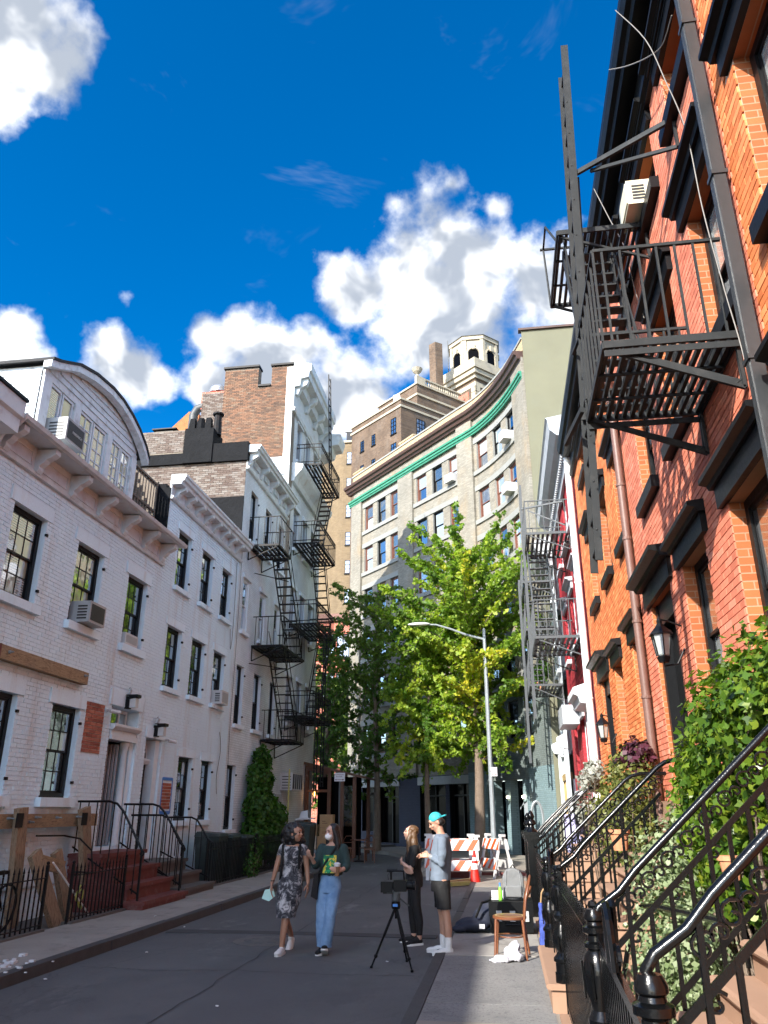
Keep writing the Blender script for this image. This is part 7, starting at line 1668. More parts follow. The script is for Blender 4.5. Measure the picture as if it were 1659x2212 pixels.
mat('grey_fabric', (.15, .155, .155), .85, .1, 14, .3, 120); mat('navy_fabric', (.012, .016, .032), .8, .3, 8, .3, 60, .01); mat('blue_fabric', (.04, .07, .30), .8, .2, 8, .3, 60)
bp_ = thing('backpack', 'grey backpack standing on the black case', 'backpack', (.05, 13.45, .5))
mb = MB(); mb.box(-.13, .20, 13.37, 13.53, .50, .78); mb.lathe((.035,13.37,.78), [(.165,0),(.165,.16)], 20, 'y'); remesh(mb, 'bag_body', M['grey_fabric'], bp_, vox=.014, smooth=10, noise=.015, nscale=8)
mb = MB(); mb.box(-.09, .16, 13.33, 13.37, .53, .70); remesh(mb, 'front_pocket', M['grey_fabric'], bp_, vox=.012, smooth=6); mb = MB(); mb.tube([(.0,13.45,.93),(.04,13.45,.985),(.08,13.45,.93)], .01, 5); mb.build('handle', M['plastic_black'], bp_)
mb = MB(); mb.bar((-.10,13.362,.53), (-.06,13.362,.92), .012, .004); mb.bar((.17,13.362,.53), (.13,13.362,.92), .012, .004); mb.build('zip', M['ac_grey'], bp_)
bt = thing('bottle', 'clear bottle of bright green drink on the case', 'bottle', (-.17, 13.25, .5)); mb = MB(); mb.lathe((-.17,13.25,.502), [(.03,0),(.034,.02),(.034,.12),(.025,.15),(.015,.19)], 12); mat('green_drink', (.22, .62, .06), .15, .05, 5, 0); mb.build('drink', M['green_drink'], bt, smooth=40); mb = MB(); mb.lathe((-.17,13.25,.692), [(.015,0),(.013,.03),(.016,.03),(.016,.05)], 10); mb.build('cap', M['tape_blue'], bt)
mb = MB(); mb.box(-.31, -.12, 13.3, 13.55, .502, .515); mb.prism([(-.31,13.56,.512),(-.12,13.56,.512),(-.12,13.62,.60),(-.31,13.62,.60)], (0,.008,.002)); tag(mb.build('tablet', M['paper'], loc=(-.2,13.4,.5)), 'white tablet propped on the black case', 'tablet')
bgs = thing('duffel_bag', 'dark navy bags slumped on the pavement', 'bag', (-.55, 13.2, .065)); blobmesh('bag_body', [((-.62,13.2,.16),(.26,.2,.10)),((-.42,13.3,.26),(.18,.16,.15)),((-.35,13.35,.4),(.1,.1,.1)),((-.8,13.1,.12),(.12,.12,.05))], M['navy_fabric'], bgs, vox=.02, noise=.05, nscale=5); mb = MB(); mb.tube([(-.55,13.05,.28),(-.45,13.05,.48),(-.32,13.2,.5)], .02, 6); mb.build('strap', M['plastic_black'], bgs); mb = MB(); mb.box(-.5,-.42,12.98,13.0,.14,.2); mb.build('label', M['paper'], bgs)
bb = thing('jacket', 'bright blue jacket hanging on the newel by the second stoop', 'jacket', (.36, 11.2, .1))
mb = MB(); mb.box(.33, .39, 11.0, 11.28, .14, .5); mb.box(.335, .385, 11.06, 11.22, .5, .68); remesh(mb, 'cloth', M['blue_fabric'], bb, vox=.014, smooth=5, noise=.05, nscale=9); mb = MB(); mb.tube([(.36,11.14,.66),(.38,11.14,.8),(.42,11.14,.86)], .01, 5); mb.build('loop', M['cardboard'], bb)
# camera on tripod
tp = thing('tripod', 'black tripod standing in the road', 'tripod', (-1.45, 10.75, 0)); PB = M['plastic_black']; tc = Vector((-1.45, 10.75, .66)); tcz = road_z(-1.45)
for (fx, fy) in ((-1.74,10.62),(-1.22,10.45),(-1.36,11.1)):
    f = Vector((fx, fy, tcz+.01)); mb = MB(); k = tc.lerp(f,.05)
    mb.tube([tc.lerp(f,.04), tc.lerp(f,.5)], .017, 8); mb.tube([tc.lerp(f,.48), tc.lerp(f,.82)], .014, 8); mb.tube([tc.lerp(f,.8), f], .011, 8); mb.ball(tc.lerp(f,.82), .024, 8, 6); mb.ball(f, .02, 8, 6); mb.build('leg', PB, tp)
mb = MB(); mb.lathe((tc.x,tc.y,tc.z-.03), [(.05,0),(.06,.03),(.055,.08),(.035,.09)], 12); mb.build('spider', PB, tp); mb = MB(); mb.tube([(tc.x,tc.y,tc.z-.14),(tc.x,tc.y,tc.z)], .014, 8); mb.build('column', PB, tp)
mb = MB(); mb.box(tc.x-.03, tc.x+.03, tc.y-.075, tc.y-.06, tc.z, tc.z+.03); mb.build('blue_badge', M['tape_blue'], tp)
mb = MB(); mb.lathe((tc.x,tc.y,tc.z+.05), [(.045,0),(.055,.02),(.055,.09),(.04,.11)], 12); mb.box(tc.x-.11, tc.x+.05, tc.y-.05, tc.y+.05, tc.z+.145, tc.z+.165); mb.tube([(tc.x+.03,tc.y,tc.z+.1),(tc.x+.16,tc.y+.05,tc.z+.0)], .01, 6); mb.build('fluid_head', M['iron_slate'], tp)
cm = thing('video_camera', 'black video camera with flip screen on the tripod', 'video camera', (tc.x, tc.y, tc.z+.17)); cz_ = tc.z+.17
mb = MB(); mb.box(tc.x-.02, tc.x+.14, tc.y-.07, tc.y+.07, cz_, cz_+.13); mb.box(tc.x-.04, tc.x-.02, tc.y-.05, tc.y+.05, cz_+.02, cz_+.11); mb.build('body', PB, cm); mb = MB(); mb.lathe((tc.x+.14,tc.y,cz_+.065), [(.045,0),(.045,.07),(.055,.08),(.055,.11)], 14, 'x'); mb.build('lens', PB, cm)
mb = MB(); mb.box(tc.x-.18, tc.x-.03, tc.y-.10, tc.y-.085, cz_-.01, cz_+.115); mb.build('flip_screen', PB, cm); mb = MB(); mb.tube([(tc.x-.06,tc.y,cz_+.13),(tc.x-.06,tc.y,cz_+.22),(tc.x-.02,tc.y,cz_+.235),(tc.x+.10,tc.y,cz_+.23),(tc.x+.11,tc.y,cz_+.13)], .013, 6); mb.build('top_handle', PB, cm)
mb = MB(); mb.tube([(tc.x-.12,tc.y+.03,cz_+.235),(tc.x+.02,tc.y+.03,cz_+.24)], .018, 8); mb.build('microphone', PB, cm); mb = MB(); mb.tube([(tc.x-.08,tc.y,cz_+.22),(tc.x-.1,tc.y-.02,cz_+.18),(tc.x-.09,tc.y-.03,cz_+.13)], .004, 4); mb.build('cable', PB, cm)
mb = MB(); mb.box(tc.x-.16, tc.x+.02, tc.y-.03, tc.y+.03, cz_-.03, cz_-.012); mb.build('plate', PB, cm)
# ------------------------------------------------------------------ people
for nm, c in (('skin_tan', (.36, .19, .12)), ('skin_light', (.50, .29, .21)), ('skin_warm', (.42, .23, .155))):
    mat(nm, c, .5, .08, 12, .1, 120, .002); b_ = MATS[nm].node_tree.nodes['Principled BSDF']; b_.inputs['Subsurface Weight'].default_value = .1; b_.inputs['Subsurface Radius'].default_value = (.02, .008, .004)
mat('hair_black', (.008, .007, .007), .5, .3, 30, .6, 60, .01); mat('hair_brown', (.10, .052, .022), .45, .35, 25, .6, 50, .01)
mat('shirt_green', (.012, .034, .034), .85, .15, 9, .3, 60, .006); mat('shirt_grey', (.12, .15, .19), .85, .1, 9, .3, 60, .006); mat('cloth_black', (.004, .004, .0045), .85, .2, 9, .3, 60, .006)
mat('cap_teal', (.03, .38, .42), .7, .1, 9, .2, 90); mat('shoe_white', (.66, .66, .64), .6, .1, 20, .1, 90); mat('mask_white', (.78, .78, .76), .7, .05); mat('mask_mint', (.45, .70, .64), .6, .06); mat('lip', (.30, .07, .06), .4, .1); mat('eye_dark', (.01, .008, .007), .2, .1)
b = NB('jeans'); n = b.noise(7, 5); c = b.ramp(n, [(.3, (.10, .20, .36)), (.7, (.22, .36, .55))]); b.set('Base Color', c); b.set('Roughness', .85); b.bump(b.noise(160, 3), .3, .003)
b = NB('tie_dye'); n = b.noise(9, 7, .7, dist=1.2); c = b.ramp(n, [(.40, (.010, .011, .016)), (.50, (.05, .052, .062)), (.58, (.34, .335, .34)), (.70, (.52, .50, .50))]); b.set('Base Color', c); b.set('Roughness', .85); b.bump(b.noise(40, 3), .25, .006)
b = NB('shirt_print'); x, y, z = b.sep(); n = b.noise(11, 3, dist=.6); c = b.ramp(n, [(.38, (.01, .14, .06)), (.46, (.02, .28, .10)), (.52, (.60, .48, .06)), (.62, (.72, .62, .12)), (.68, (.01, .05, .03))], 'CONSTANT'); b.set('Base Color', c); b.set('Roughness', .8)
class Fig:
    def __init__(f, label, P): f.P = Vector(P); f.t = thing('person', label, 'person', P)
    def w(f, p): return f.P+Vector((p[0], -p[1], p[2]))
    def chain(f, mb, pts, n=12):
        """pts: (s,f,z,r) or (s,f,z,rs,rf) - tapered limb with round joints"""
        W = [f.w(p[:3]) for p in pts]; rs = [p[3] for p in pts]; mb.tube(W, rs, n)
        for q, r in zip(W, rs): mb.ball(q, r, 10, 7)
    def ell(f, mb, p, r): mb.ball(f.w(p), r, 16, 11)
    def loft(f, mb, rings, n=20):
        """rings: (s,f,z,rs,rf): elliptical cross sections - torso, skirt"""
        vs = []
        for s, ff, z, a, b_ in rings:
            for k in range(n): t = 2*math.pi*k/n; vs.append(f.w((s+a*math.cos(t), ff+b_*math.sin(t), z)))
        fs = [(i*n+k, i*n+(k+1) % n, (i+1)*n+(k+1) % n, (i+1)*n+k) for i in range(len(rings)-1) for k in range(n)]
        fs += [tuple(range(n-1, -1, -1)), tuple((len(rings)-1)*n+k for k in range(n))]; mb.add(vs, fs)
    def hand(f, mb, wr, d, nrm, th, curl=.5, L=.085):
        """palm and five separate fingers; d along the hand, nrm out of the palm, th towards the thumb"""
        wr = f.w(wr); tr = lambda v: Vector((v[0], -v[1], v[2])).normalized(); d, nrm, th = tr(d), tr(nrm), tr(th)
        th = (th-d*th.dot(d)).normalized(); nrm = (nrm-d*nrm.dot(d)-th*nrm.dot(th)).normalized()
        for i, o in enumerate((.030, .010, -.010, -.028)):
            k = wr+d*L*(.98, 1.03, 1.0, .92)[i]+th*o; mb.tube([wr+th*o*.6, k], [.014, .0125], 8); mb.ball(k, .0125, 8, 6)
            p = k; dd = d; ln = (.042, .048, .044, .034)[i]
            for j in range(3):
                a = curl*(.5+.45*j); dd = (d*math.cos(a)+nrm*math.sin(a)).normalized(); q = p+dd*ln*(1, .72, .55)[j]; mb.tube([p, q], [.0098-.001*j, .0090-.001*j], 8); mb.ball(q, .0090-.001*j, 8, 6); p = q
        b0 = wr+d*.022+th*.02; b1 = b0+(d*.5+th*.8+nrm*.25).normalized()*.045; b2 = b1+(d*.85+th*.35+nrm*(.2+curl*.4)).normalized()*.034; b3 = b2+(d*.9+nrm*(.2+curl*.4)).normalized()*.024
        mb.tube([b0, b1, b2, b3], [.014, .012, .0105, .008], 8); mb.ball(b1, .012, 8, 6); mb.ball(b2, .0105, 8, 6); mb.ball(b3, .008, 8, 6)
    def head(f, mb, c, look, up=(0, 0, 1), k=1.0):
        c = f.w(c); l = Vector((look[0], -look[1], look[2])).normalized(); u = Vector((up[0], -up[1], up[2])); u = (u-l*u.dot(l)).normalized(); r = l.cross(u)
        f.hc, f.hl, f.hu, f.hr, f.hk = c, l, u, r, k
        def e(o, rad, n=14):
            b0 = len(mb.v); mb.ball((0, 0, 0), rad, n, 10)
            for i in range(b0, len(mb.v)): v = mb.v[i]; q = c+(r*(v[0]+o[0])+l*(v[1]+o[1])+u*(v[2]+o[2]))*k; mb.v[i] = tuple(q)
        e((0, -.012, .030), (.074, .092, .085)); e((0, .018, -.03), (.058, .070, .080)); e((0, .045, -.082), (.030, .030, .028)); e((0, .072, .035), (.045, .02, .03))
        e((0, .098, -.018), (.013, .020, .015)); e((0, .088, .006), (.009, .016, .025)); e((.034, .070, -.02), (.02, .018, .02)); e((-.034, .070, -.02), (.02, .018, .02)); e((0, .086, -.052), (.022, .012, .012))
        for s in (-1, 1): e((s*.076, -.012, -.008), (.012, .020, .032), 10)
    def face(f, skin, smile=False, mask=False):
        c, l, u, r, k = f.hc, f.hl, f.hu, f.hr, f.hk
        for s in (-1, 1):
            mb = MB(); mb.ball(c+(r*s*.032+l*.083+u*.012)*k, .0095*k, 8, 6); mb.build('eye', M['eye_dark'], f.t)
            mb = MB(); mb.tube([c+(r*s*(.018+.012*i)+l*(.092-.004*i)+u*(.034+.003*(1-abs(i-1))))*k for i in range(3)], .004*k, 5); mb.build('eyebrow', M['hair_black'], f.t)
        if not mask:
            mb = MB(); mb.tube([c+(r*x+l*(.0985-abs(x)*.35)+u*(-.054+abs(x)*.25))*k for x in (-.02, -.01, 0, .01, .02)], .005*k, 5); mb.build('mouth', M['lip'], f.t)
    def skin(f, mb, m, vox=.0078): return remesh(mb, 'body', M[m], f.t, vox=vox, smooth=3)
    def cloth(f, mb, name, m, cut=None, vox=.0095, noise=.012, sm=4, ns=9): return remesh(mb, name, M[m], f.t, vox=vox, noise=noise, smooth=sm, nscale=ns, cut=cut)
    def shoe(f, p, d, m, sole='shoe_white', L=.25):
        w = f.w(p); dv = Vector((d[0], -d[1], d[2] if len(d) > 2 else 0)).normalized(); sd_ = Vector((-dv.y, dv.x, 0)).normalized(); up = sd_.cross(dv) if True else 0
        up = dv.cross(sd_); up = up if up.z > 0 else -up
        mb = MB()
        def e(a_, h_, ra, rb, rc):
            b0 = len(mb.v); mb.ball((0, 0, 0), 1.0, 14, 10)
            for i in range(b0, len(mb.v)): v = mb.v[i]; mb.v[i] = tuple(w+dv*(a_+v[0]*ra)+sd_*(v[1]*rb)+up*(h_+v[2]*rc))
        e(-.015, .050, .055, .037, .046); e(-.005, .085, .042, .036, .034); e(.06, .045, .085, .040, .040); e(L*.52, .036, .085, .044, .030); e(L*.63, .034, .055, .040, .026)
        sh = remesh(mb, 'shoe', M[m], f.t, vox=.008, smooth=3)
        mb = MB(); P = [w+dv*a+sd_*b_ for a, b_ in ((-.065,-.03),(-.065,.03),(.05,.045),(.14,.046),(L-.065,.025),(L-.055,0),(L-.065,-.025),(.14,-.046),(.05,-.045))]; mb.prism(P, up*.028); mb.build('sole', M[sole], sh)
def cutbox(**k):
    return None
# --- woman in tie-dye dress, walking towards the camera
f = Fig('woman with big dark curls in black and white tie dye dress', (-3.03, 11.4, road_z(-3.03)))
mb = MB(); f.head(mb, (.085, .03, 1.485), (.95, .30, .02), k=.98)
f.chain(mb, [(.07, .0, 1.42, .05), (.055, -.01, 1.33, .052)]); f.loft(mb, [(.05,0,1.36,.05,.05),(.05,0,1.31,.15,.08),(.05,.01,1.2,.145,.10),(.05,.01,1.05,.115,.085),(.04,0,.85,.15,.11),(.03,0,.76,.14,.1)])
f.chain(mb, [(-.10,0,1.285,.048),(-.135,0,1.20,.043),(-.18,.01,1.03,.036),(-.215,.03,.88,.026),(-.222,.04,.85,.024)]); f.hand(mb, (-.222,.04,.852), (-.05,.12,-1), (1,.2,0), (.1,1,0), .55)
f.chain(mb, [(.20,0,1.285,.048),(.225,-.01,1.20,.043),(.25,-.02,1.04,.036),(.275,.0,.885,.026),(.28,.01,.855,.024)]); f.hand(mb, (.28,.01,.857), (.02,.1,-1), (-1,.1,0), (-.1,1,0), .35)
f.chain(mb, [(.0,.04,.80,.085),(.01,.085,.46,.058),(.0,.10,.36,.052),(-.02,.10,.22,.043),(-.03,.09,.085,.034)]); f.chain(mb, [(.0,-.06,.80,.085),(-.06,-.06,.47,.058),(-.055,-.18,.36,.05),(-.045,-.34,.22,.042),(-.04,-.42,.15,.034)])
f.skin(mb, 'skin_tan'); f.face('skin_tan')
mb = MB(); f.loft(mb, [(.05,0,1.345,.085,.07),(.05,0,1.31,.165,.092),(.05,.012,1.2,.162,.118),(.05,.01,1.05,.128,.10),(.045,.005,.95,.15,.118),(.03,.01,.82,.18,.135),(.02,.03,.65,.165,.14),(.0,.05,.5,.135,.14),(-.005,.06,.44,.13,.14),(-.005,.06,.40,.13,.14)]); f.chain(mb, [(-.09,0,1.29,.062),(-.125,0,1.205,.056),(-.13,0,1.18,.056)]); f.chain(mb, [(.19,0,1.29,.062),(.222,0,1.205,.056),(.226,0,1.18,.056)])
zc = f.P.z
f.cloth(mb, 'dress', 'tie_dye', cut=lambda v: v.z < zc+.435 or (v.z > zc+1.325 and abs(v.x-f.P.x-.055) < .09) or (v.z < zc+1.20 and (v.x < f.P.x-.118 or v.x > f.P.x+.212) and v.z > zc+1.0))
rr = random.Random(5); mb = MB()
for i in range(150):
    o = Vector((rr.gauss(0,1), rr.gauss(0,1), rr.gauss(0,1))).normalized(); p = f.hc+Vector((o.x*.125-.045, o.y*.10+.05, o.z*.13-.01)); 
    if (p-f.hc).dot(f.hl) > .045 and p.z < f.hc.z+.075: continue
    mb.ball(p, rr.uniform(.028,.046), 7, 5)
for i in range(80):
    s = rr.choice((-1, 1)); p = f.w((.035+rr.gauss(0,.075), -.03+rr.gauss(0,.05), 1.36+rr.gauss(0,.06))); mb.ball(p, rr.uniform(.025,.042), 7, 5)
remesh(mb, 'hair', M['hair_black'], f.t, vox=.010, noise=.03, smooth=1, nscale=22)
mb = MB(); f.chain(mb, [(-.075,.085,1.33,.018),(-.07,.115,1.2,.018),(-.08,.11,1.0,.018),(-.11,.03,.86,.018)], 6); f.chain(mb, [(.17,.08,1.33,.018),(.165,.11,1.2,.018),(.165,.09,1.05,.018)], 6); f.loft(mb, [(.05,-.16,1.32,.12,.05),(.05,-.18,1.1,.14,.08),(.05,-.17,.92,.13,.07)]); mb.build('rucksack', M['cloth_black'], f.t)
mb = MB(); mb.lathe(f.w((-.217,.03,.875)), [(.029,0),(.029,.012)], 12); mb.build('bracelet', M['hair_black'], f.t)
f.shoe((-.03,.09,.0), (-.12,1,0), 'shoe_white'); f.shoe((-.04,-.45,.06), (-.05,.75,-.6), 'shoe_white')
mk_ = MB(); w0 = f.w((-.25,.06,.72)); mk_.prism([w0+Vector((-.10,0,-.06)), w0+Vector((.0,0,-.09)), w0+Vector((.08,.01,-.03)), w0+Vector((.05,.01,.06)), w0+Vector((-.06,0,.05))], (0,.03,0)); mk_.tube([w0+Vector((.0,.01,.05)), w0+Vector((.02,.01,.11))], .004, 4); mo = mk_.build('face_mask', M['mask_mint'], loc=w0); tag(mo, 'crumpled mint green face mask held by the tie dye woman', 'face mask')
# --- woman in dark green shirt and jeans with a white mask
f = Fig('woman in white mask, green print shirt and wide blue jeans', (-2.47, 11.45, road_z(-2.47)))
mb = MB(); f.head(mb, (.03, .02, 1.495), (-.62, .78, .0), k=.97)
f.chain(mb, [(.04,0,1.42,.047),(.04,-.01,1.33,.05)]); f.loft(mb, [(.04,0,1.36,.05,.05),(.04,0,1.31,.15,.08),(.03,.01,1.15,.13,.09),(.02,0,.98,.115,.085),(.01,0,.82,.14,.1)])
f.chain(mb, [(-.11,.0,1.28,.045),(-.15,.05,1.16,.04),(-.17,.10,1.08,.036),(-.185,.2,1.14,.028),(-.19,.235,1.165,.025)]); f.hand(mb, (-.19,.235,1.165), (-.25,.75,.45), (.3,-.3,1), (.8,.3,0), .6)
f.chain(mb, [(.195,0,1.28,.045),(.225,.02,1.15,.04),(.245,.04,1.06,.036),(.215,.16,1.035,.028),(.205,.195,1.035,.025)]); f.hand(mb, (.205,.195,1.035), (-.45,.8,.05), (-.8,-.4,.0), (0,.15,1), .8)
f.chain(mb, [(-.06,0,.8,.085),(-.09,.02,.5,.06),(-.065,-.04,.12,.04)]); f.chain(mb, [(.07,0,.8,.085),(.05,.1,.48,.06),(-.02,.06,.12,.04)])
f.skin(mb, 'skin_light'); f.face('skin_light', mask=True)
mb = MB(); f.loft(mb, [(.04,0,1.35,.085,.072),(.04,0,1.315,.175,.095),(.04,.01,1.18,.175,.125),(.035,.01,1.05,.165,.125),(.03,.01,.98,.16,.12),(.03,.01,.93,.15,.11)]); f.chain(mb, [(-.10,0,1.29,.07),(-.15,.04,1.17,.066),(-.175,.09,1.09,.06),(-.178,.13,1.10,.056)]); f.chain(mb, [(.19,0,1.29,.07),(.23,.015,1.16,.066),(.25,.04,1.07,.06),(.24,.08,1.05,.056)])
f.cloth(mb, 'shirt', 'shirt_green', cut=lambda v: v.z < f.P.z+.955 or (v.z > f.P.z+1.335 and abs(v.x-f.P.x-.04) < .08))
zt_ = f.P.z; n = 10; g_ = MB(); vs = []; 
for j in range(6):
    for i in range(n+1):
        s = -.065+.18*i/n+.012*(j/5); z = .99+.225*j/5; a = (s-.035)/.17; vs.append(f.w((s, .012+.138*math.sqrt(max(0, 1-a*a))+.004, z)))
g_.add(vs, [(j*(n+1)+i, j*(n+1)+i+1, (j+1)*(n+1)+i+1, (j+1)*(n+1)+i) for j in range(5) for i in range(n)]); g_.build('shirt_print', M['shirt_print'], f.t)
mb = MB(); f.loft(mb, [(.03,0,1.0,.125,.095),(.025,0,.93,.138,.105),(.015,0,.82,.16,.12),(.01,.01,.74,.15,.11)]); f.chain(mb, [(-.06,0,.80,.095),(-.085,.02,.55,.082),(-.09,.0,.35,.08),(-.075,-.03,.12,.082),(-.075,-.03,.06,.084)], 14); f.chain(mb, [(.075,.01,.80,.095),(.06,.08,.55,.082),(.03,.08,.35,.078),(-.01,.05,.12,.08),(-.012,.05,.06,.082)], 14)
f.cloth(mb, 'jeans', 'jeans', cut=lambda v: v.z < f.P.z+.085, noise=.016)
rr = random.Random(8); mb = MB(); c, l, u, r, k = f.hc, f.hl, f.hu, f.hr, f.hk
def hb(o, rad): mb.ball(c+r*o[0]+l*o[1]+u*o[2], rad, 12, 8)
hb((0,-.03,.05), (.088,.088,.075)); hb((0,-.05,-.02), (.09,.08,.09))
for s in (-1, 1): 
    mb.tube([c+r*s*.06+l*.02+u*.06, c+r*s*.085-l*.01-u*.04, c+r*s*.10-l*.03-u*.16, c+r*s*.10-l*.01-u*.27], [.03,.038,.042,.025], 10)
mb.tube([c-l*.06, c-l*.085-u*.15, c-l*.08-u*.3], [.08,.085,.05], 12)
remesh(mb, 'hair', M['hair_black'], f.t, vox=.010, noise=.02, smooth=2, nscale=16)
mb = MB(); mb.ball(c+l*.055-u*.045, (.058,.058,.05), 14, 10); remesh(mb, 'face_mask', M['mask_white'], f.t, vox=.008, smooth=2, noise=.008, nscale=30)
mb = MB(); f.chain(mb, [(.12,.09,1.33,.016),(.0,.15,1.15,.016),(-.13,.12,.98,.016),(-.17,.06,.85,.016)], 6); mb.hexa([f.w(p) for p in ((-.22,.0,.70),(-.14,.0,.66),(-.14,.14,.66),(-.22,.14,.70),(-.18,.0,.98),(-.12,.0,.98),(-.12,.14,.98),(-.18,.14,.98))]); mb.build('shoulder_bag', M['cloth_black'], f.t)
f.shoe((-.07,-.02,.0), (-.2,1,0), 'cloth_black'); f.shoe((-.01,.09,.02), (.1,.95,.35), 'cloth_black')
cp = thing('iced_drink', 'clear plastic cup of iced coffee held by the masked woman', 'cup', f.w((.16,.25,.93))); cw_ = f.w((.16,.25,.96)); mb = MB(); mb.lathe(cw_, [(.030,0),(.042,.12)], 14); mat('iced_coffee', (.22, .12, .06), .15, .2, 20, 0); mb.build('drink', M['iced_coffee'], cp, smooth=40); mb = MB(); mb.lathe(cw_, [(.043,.121),(.045,.15),(.047,.155),(.03,.17),(.01,.172)], 14); mb.build('lid', M['reflective'], cp, smooth=40)
# --- woman in black with long brown hair, arms crossed, looking up to the left
f = Fig('woman in black with long brown hair and crossed arms', (-1.42, 12.5, road_z(-1.42)))
mb = MB(); f.head(mb, (-.03, 0, 1.47), (-.97, .12, .22), k=1.0)
f.chain(mb, [(.0,0,1.39,.048),(.02,0,1.31,.052)]); f.loft(mb, [(.02,0,1.33,.05,.05),(.02,0,1.28,.09,.15),(.0,0,1.13,.11,.14),(.0,0,.98,.095,.125),(.01,0,.84,.12,.16)])
f.chain(mb, [(.04,.16,1.25,.048),(.03,.2,1.12,.042),(-.01,.22,1.0,.037),(-.10,.2,1.045,.03),(-.145,.14,1.07,.026)]); f.hand(mb, (-.145,.14,1.07), (-.4,-.8,.1), (.9,-.4,0), (-.2,0,1), .5)
f.chain(mb, [(.04,-.15,1.25,.048),(.0,-.19,1.1,.042),(-.05,-.17,1.0,.037),(-.12,-.02,1.02,.03),(-.11,.12,.985,.026)]); f.hand(mb, (-.11,.13,.98), (.55,.75,-.2), (.3,-.8,-.3), (0,.3,1), .4)
f.chain(mb, [(.02,.08,.84,.085),(.05,.1,.5,.055),(.09,.1,.3,.05),(.085,.1,.09,.034)]); f.chain(mb, [(.0,-.08,.84,.085),(-.04,-.08,.5,.055),(-.03,-.1,.3,.05),(-.02,-.1,.09,.034)])
f.skin(mb, 'skin_light'); f.face('skin_light')
mb = MB(); f.loft(mb, [(.02,0,1.32,.07,.085),(.02,0,1.285,.10,.165),(.0,0,1.13,.13,.155),(.0,0,.98,.115,.14),(.01,0,.86,.13,.165),(.01,0,.8,.13,.165)]); f.chain(mb, [(.04,.155,1.26,.062),(.03,.20,1.12,.056),(.02,.215,1.06,.054)]); f.chain(mb, [(.04,-.15,1.26,.062),(.0,-.19,1.1,.056)])
f.cloth(mb, 't_shirt', 'cloth_black', cut=lambda v: v.z < f.P.z+.83)
mb = MB(); f.loft(mb, [(.01,0,.92,.11,.145),(.01,0,.8,.13,.165),(.01,0,.74,.12,.15)]); f.chain(mb, [(.02,.08,.82,.094),(.05,.1,.5,.066),(.09,.1,.3,.058),(.085,.1,.10,.042)]); f.chain(mb, [(.0,-.08,.82,.094),(-.04,-.08,.5,.066),(-.03,-.1,.3,.058),(-.02,-.1,.10,.042)])
f.cloth(mb, 'leggings', 'cloth_black', cut=lambda v: v.z < f.P.z+.12, noise=.006)
c, l, u, r = f.hc, f.hl, f.hu, f.hr; mb = MB(); mb.ball(c-l*.02+u*.045, (.095,.088,.078), 14, 10)
for s in (-1, 0, 1): mb.tube([c-l*.03+u*.03+r*s*.06, c-l*.07-u*.1+r*s*.07, c-l*.06-Vector((0,0,.24))+r*s*.07, c-l*.02-Vector((0,0,.40))+r*s*.05+Vector((-.02,0,0))], [.05,.055,.05,.022], 10)
mb.tube([c+r*(-.0)+l*.0+u*.05-Vector((0,.07,0)), c+l*.0-u*.1-Vector((0,.085,0)), c+l*.02-Vector((0,.085,.26)), c+l*.05-Vector((0,.08,.38))], [.035,.04,.04,.018], 10)
remesh(mb, 'hair', M['hair_brown'], f.t, vox=.009, noise=.02, smooth=2, nscale=14)
mb = MB(); f.chain(mb, [(-.11,.165,1.04,.001)]); 
f.shoe((.07,.1,.0), (-.75,.55,0), 'cloth_black'); f.shoe((-.03,-.1,.0), (-1,.1,0), 'cloth_black')
# --- man in cap reading his phone
f = Fig('man in teal cap, grey shirt and black shorts reading phone', (-.95, 11.5, .03))
mb = MB(); f.head(mb, (-.03, 0, 1.60), (-.85, .2, -.42), k=1.04)
f.chain(mb, [(.005,0,1.53,.054),(.03,0,1.44,.058)]); f.loft(mb, [(.035,0,1.46,.055,.06),(.04,0,1.40,.095,.19),(.03,0,1.2,.125,.17),(.02,0,1.0,.11,.15),(.01,0,.86,.12,.165)])
f.chain(mb, [(.06,.19,1.36,.055),(.06,.22,1.2,.05),(.05,.22,1.10,.042),(-.06,.16,1.15,.033),(-.13,.10,1.18,.028)]); f.hand(mb, (-.13,.10,1.18), (-.95,-.25,.1), (.1,-.6,.8), (-.1,-.5,.8), .7)
f.chain(mb, [(.05,-.18,1.36,.055),(.04,-.21,1.2,.05),(.02,-.2,1.10,.042),(-.08,-.08,1.14,.033),(-.14,.0,1.17,.028)]); f.hand(mb, (-.14,.0,1.17), (-.95,.2,.1), (.1,.6,.8), (-.1,.5,.8), .7)
f.chain(mb, [(.01,-.09,.85,.095),(.01,-.09,.55,.066),(.02,-.1,.44,.056),(.03,-.1,.30,.055),(.02,-.1,.08,.037)]); f.chain(mb, [(.03,.09,.85,.095),(.06,.09,.55,.066),(.085,.1,.44,.056),(.10,.1,.30,.055),(.10,.1,.08,.037)])
f.skin(mb, 'skin_warm'); f.face('skin_warm')
mb = MB(); f.loft(mb, [(.035,0,1.455,.075,.09),(.04,0,1.415,.11,.20),(.03,0,1.22,.145,.19),(.02,0,1.0,.135,.17),(.01,0,.90,.138,.18),(.01,0,.84,.138,.18)]); f.chain(mb, [(.06,.185,1.37,.068),(.06,.22,1.2,.064),(.05,.22,1.09,.055),(-.03,.18,1.135,.045),(-.06,.16,1.15,.042)]); f.chain(mb, [(.05,-.18,1.37,.068),(.04,-.21,1.2,.064),(.02,-.2,1.09,.055),(-.05,-.11,1.125,.045)])
f.cloth(mb, 'shirt', 'shirt_grey', cut=lambda v: v.z < f.P.z+.875, noise=.018)
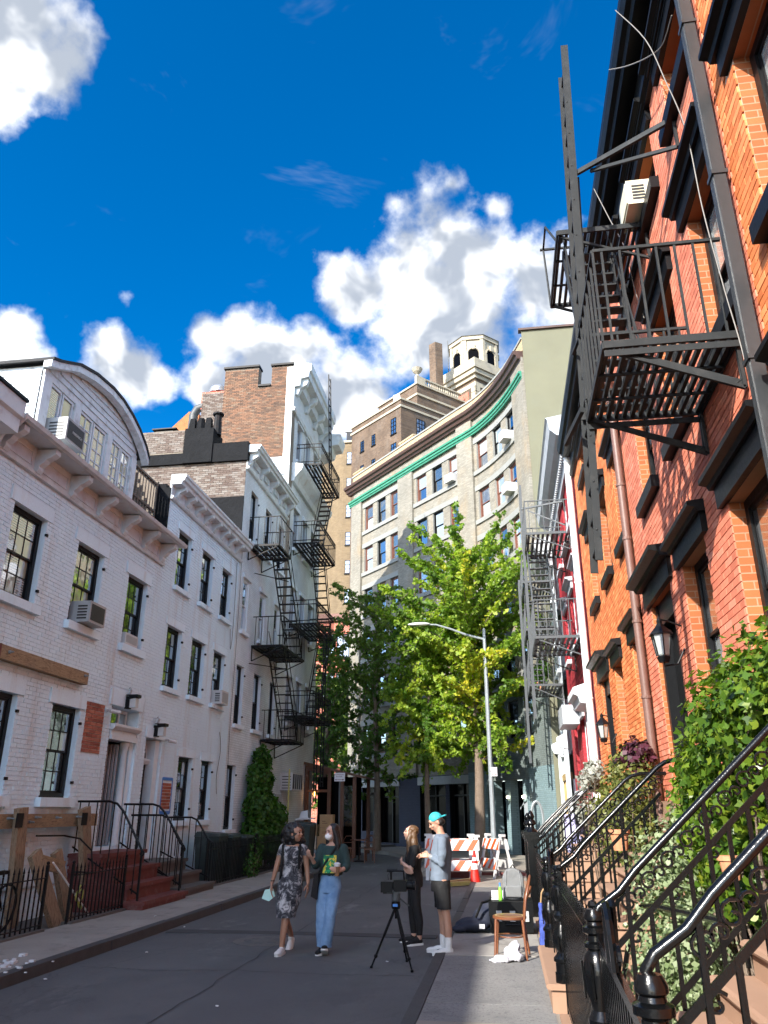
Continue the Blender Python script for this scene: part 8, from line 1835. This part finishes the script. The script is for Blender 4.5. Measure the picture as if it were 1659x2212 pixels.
mb = MB(); f.loft(mb, [(.01,0,.95,.12,.16),(.01,0,.82,.135,.175),(.01,0,.74,.13,.165)]); f.chain(mb, [(.01,-.09,.82,.11),(.01,-.1,.6,.098),(.01,-.1,.48,.098)], 14); f.chain(mb, [(.03,.09,.82,.11),(.055,.1,.6,.098),(.06,.1,.48,.098)], 14)
f.cloth(mb, 'shorts', 'cloth_black', cut=lambda v: v.z < f.P.z+.53)
for p0, p1 in (((.02,-.1,.2),(.02,-.1,.06)), ((.10,.1,.2),(.10,.1,.06))):
    mb = MB(); f.chain(mb, [(*p0,.05),(*p1,.046)]); f.cloth(mb, 'sock', 'shoe_white', vox=.008, noise=.004)
c, l, u, r = f.hc, f.hl, f.hu, f.hr
mb = MB(); mb.ball(c-l*.015+u*.05, (.095,.092,.085), 16, 11); cap = remesh(mb, 'cap', M['cap_teal'], f.t, vox=.008, smooth=2, cut=lambda v: (v-c).dot(u) < .03)
mb = MB(); P = [c-l*.085+u*.035+r*.06, c-l*.15+u*.025+r*.045, c-l*.175+u*.02, c-l*.15+u*.025-r*.045, c-l*.085+u*.035-r*.06]; mb.prism(P, u*.012); mb.build('brim', M['cap_teal'], cap)
mb = MB(); mb.ball(c-l*.04-u*.01, (.082,.085,.06), 12, 8); remesh(mb, 'hair', M['hair_black'], f.t, vox=.009, smooth=1, noise=.01, nscale=25, cut=lambda v: (v-c).dot(l) > .03)
mb = MB(); q = f.w((-.085,.145,1.155)); mb.ball(q, (.02,.02,.02), 10, 6); f.chain(mb, [(-.09,.14,1.16,.036),(-.1,.132,1.164,.036)]); mb.build('wristwatch', M['galvanised'], f.t)
f.shoe((.02,-.1,.0), (-1,.12,0), 'shoe_white', L=.28); f.shoe((.10,.1,.0), (-.95,.4,0), 'shoe_white', L=.28)
ph = MB(); q = f.w((-.23,.05,1.21)); ph.prism([q+Vector((-.01,-.035,.0)), q+Vector((-.01,.035,.0)), q+Vector((-.05,.035,.13)), q+Vector((-.05,-.035,.13))], (-.008,0,-.003)); tag(ph.build('phone', M['plastic_black'], loc=q), 'dark phone in the hands of the capped man', 'phone')
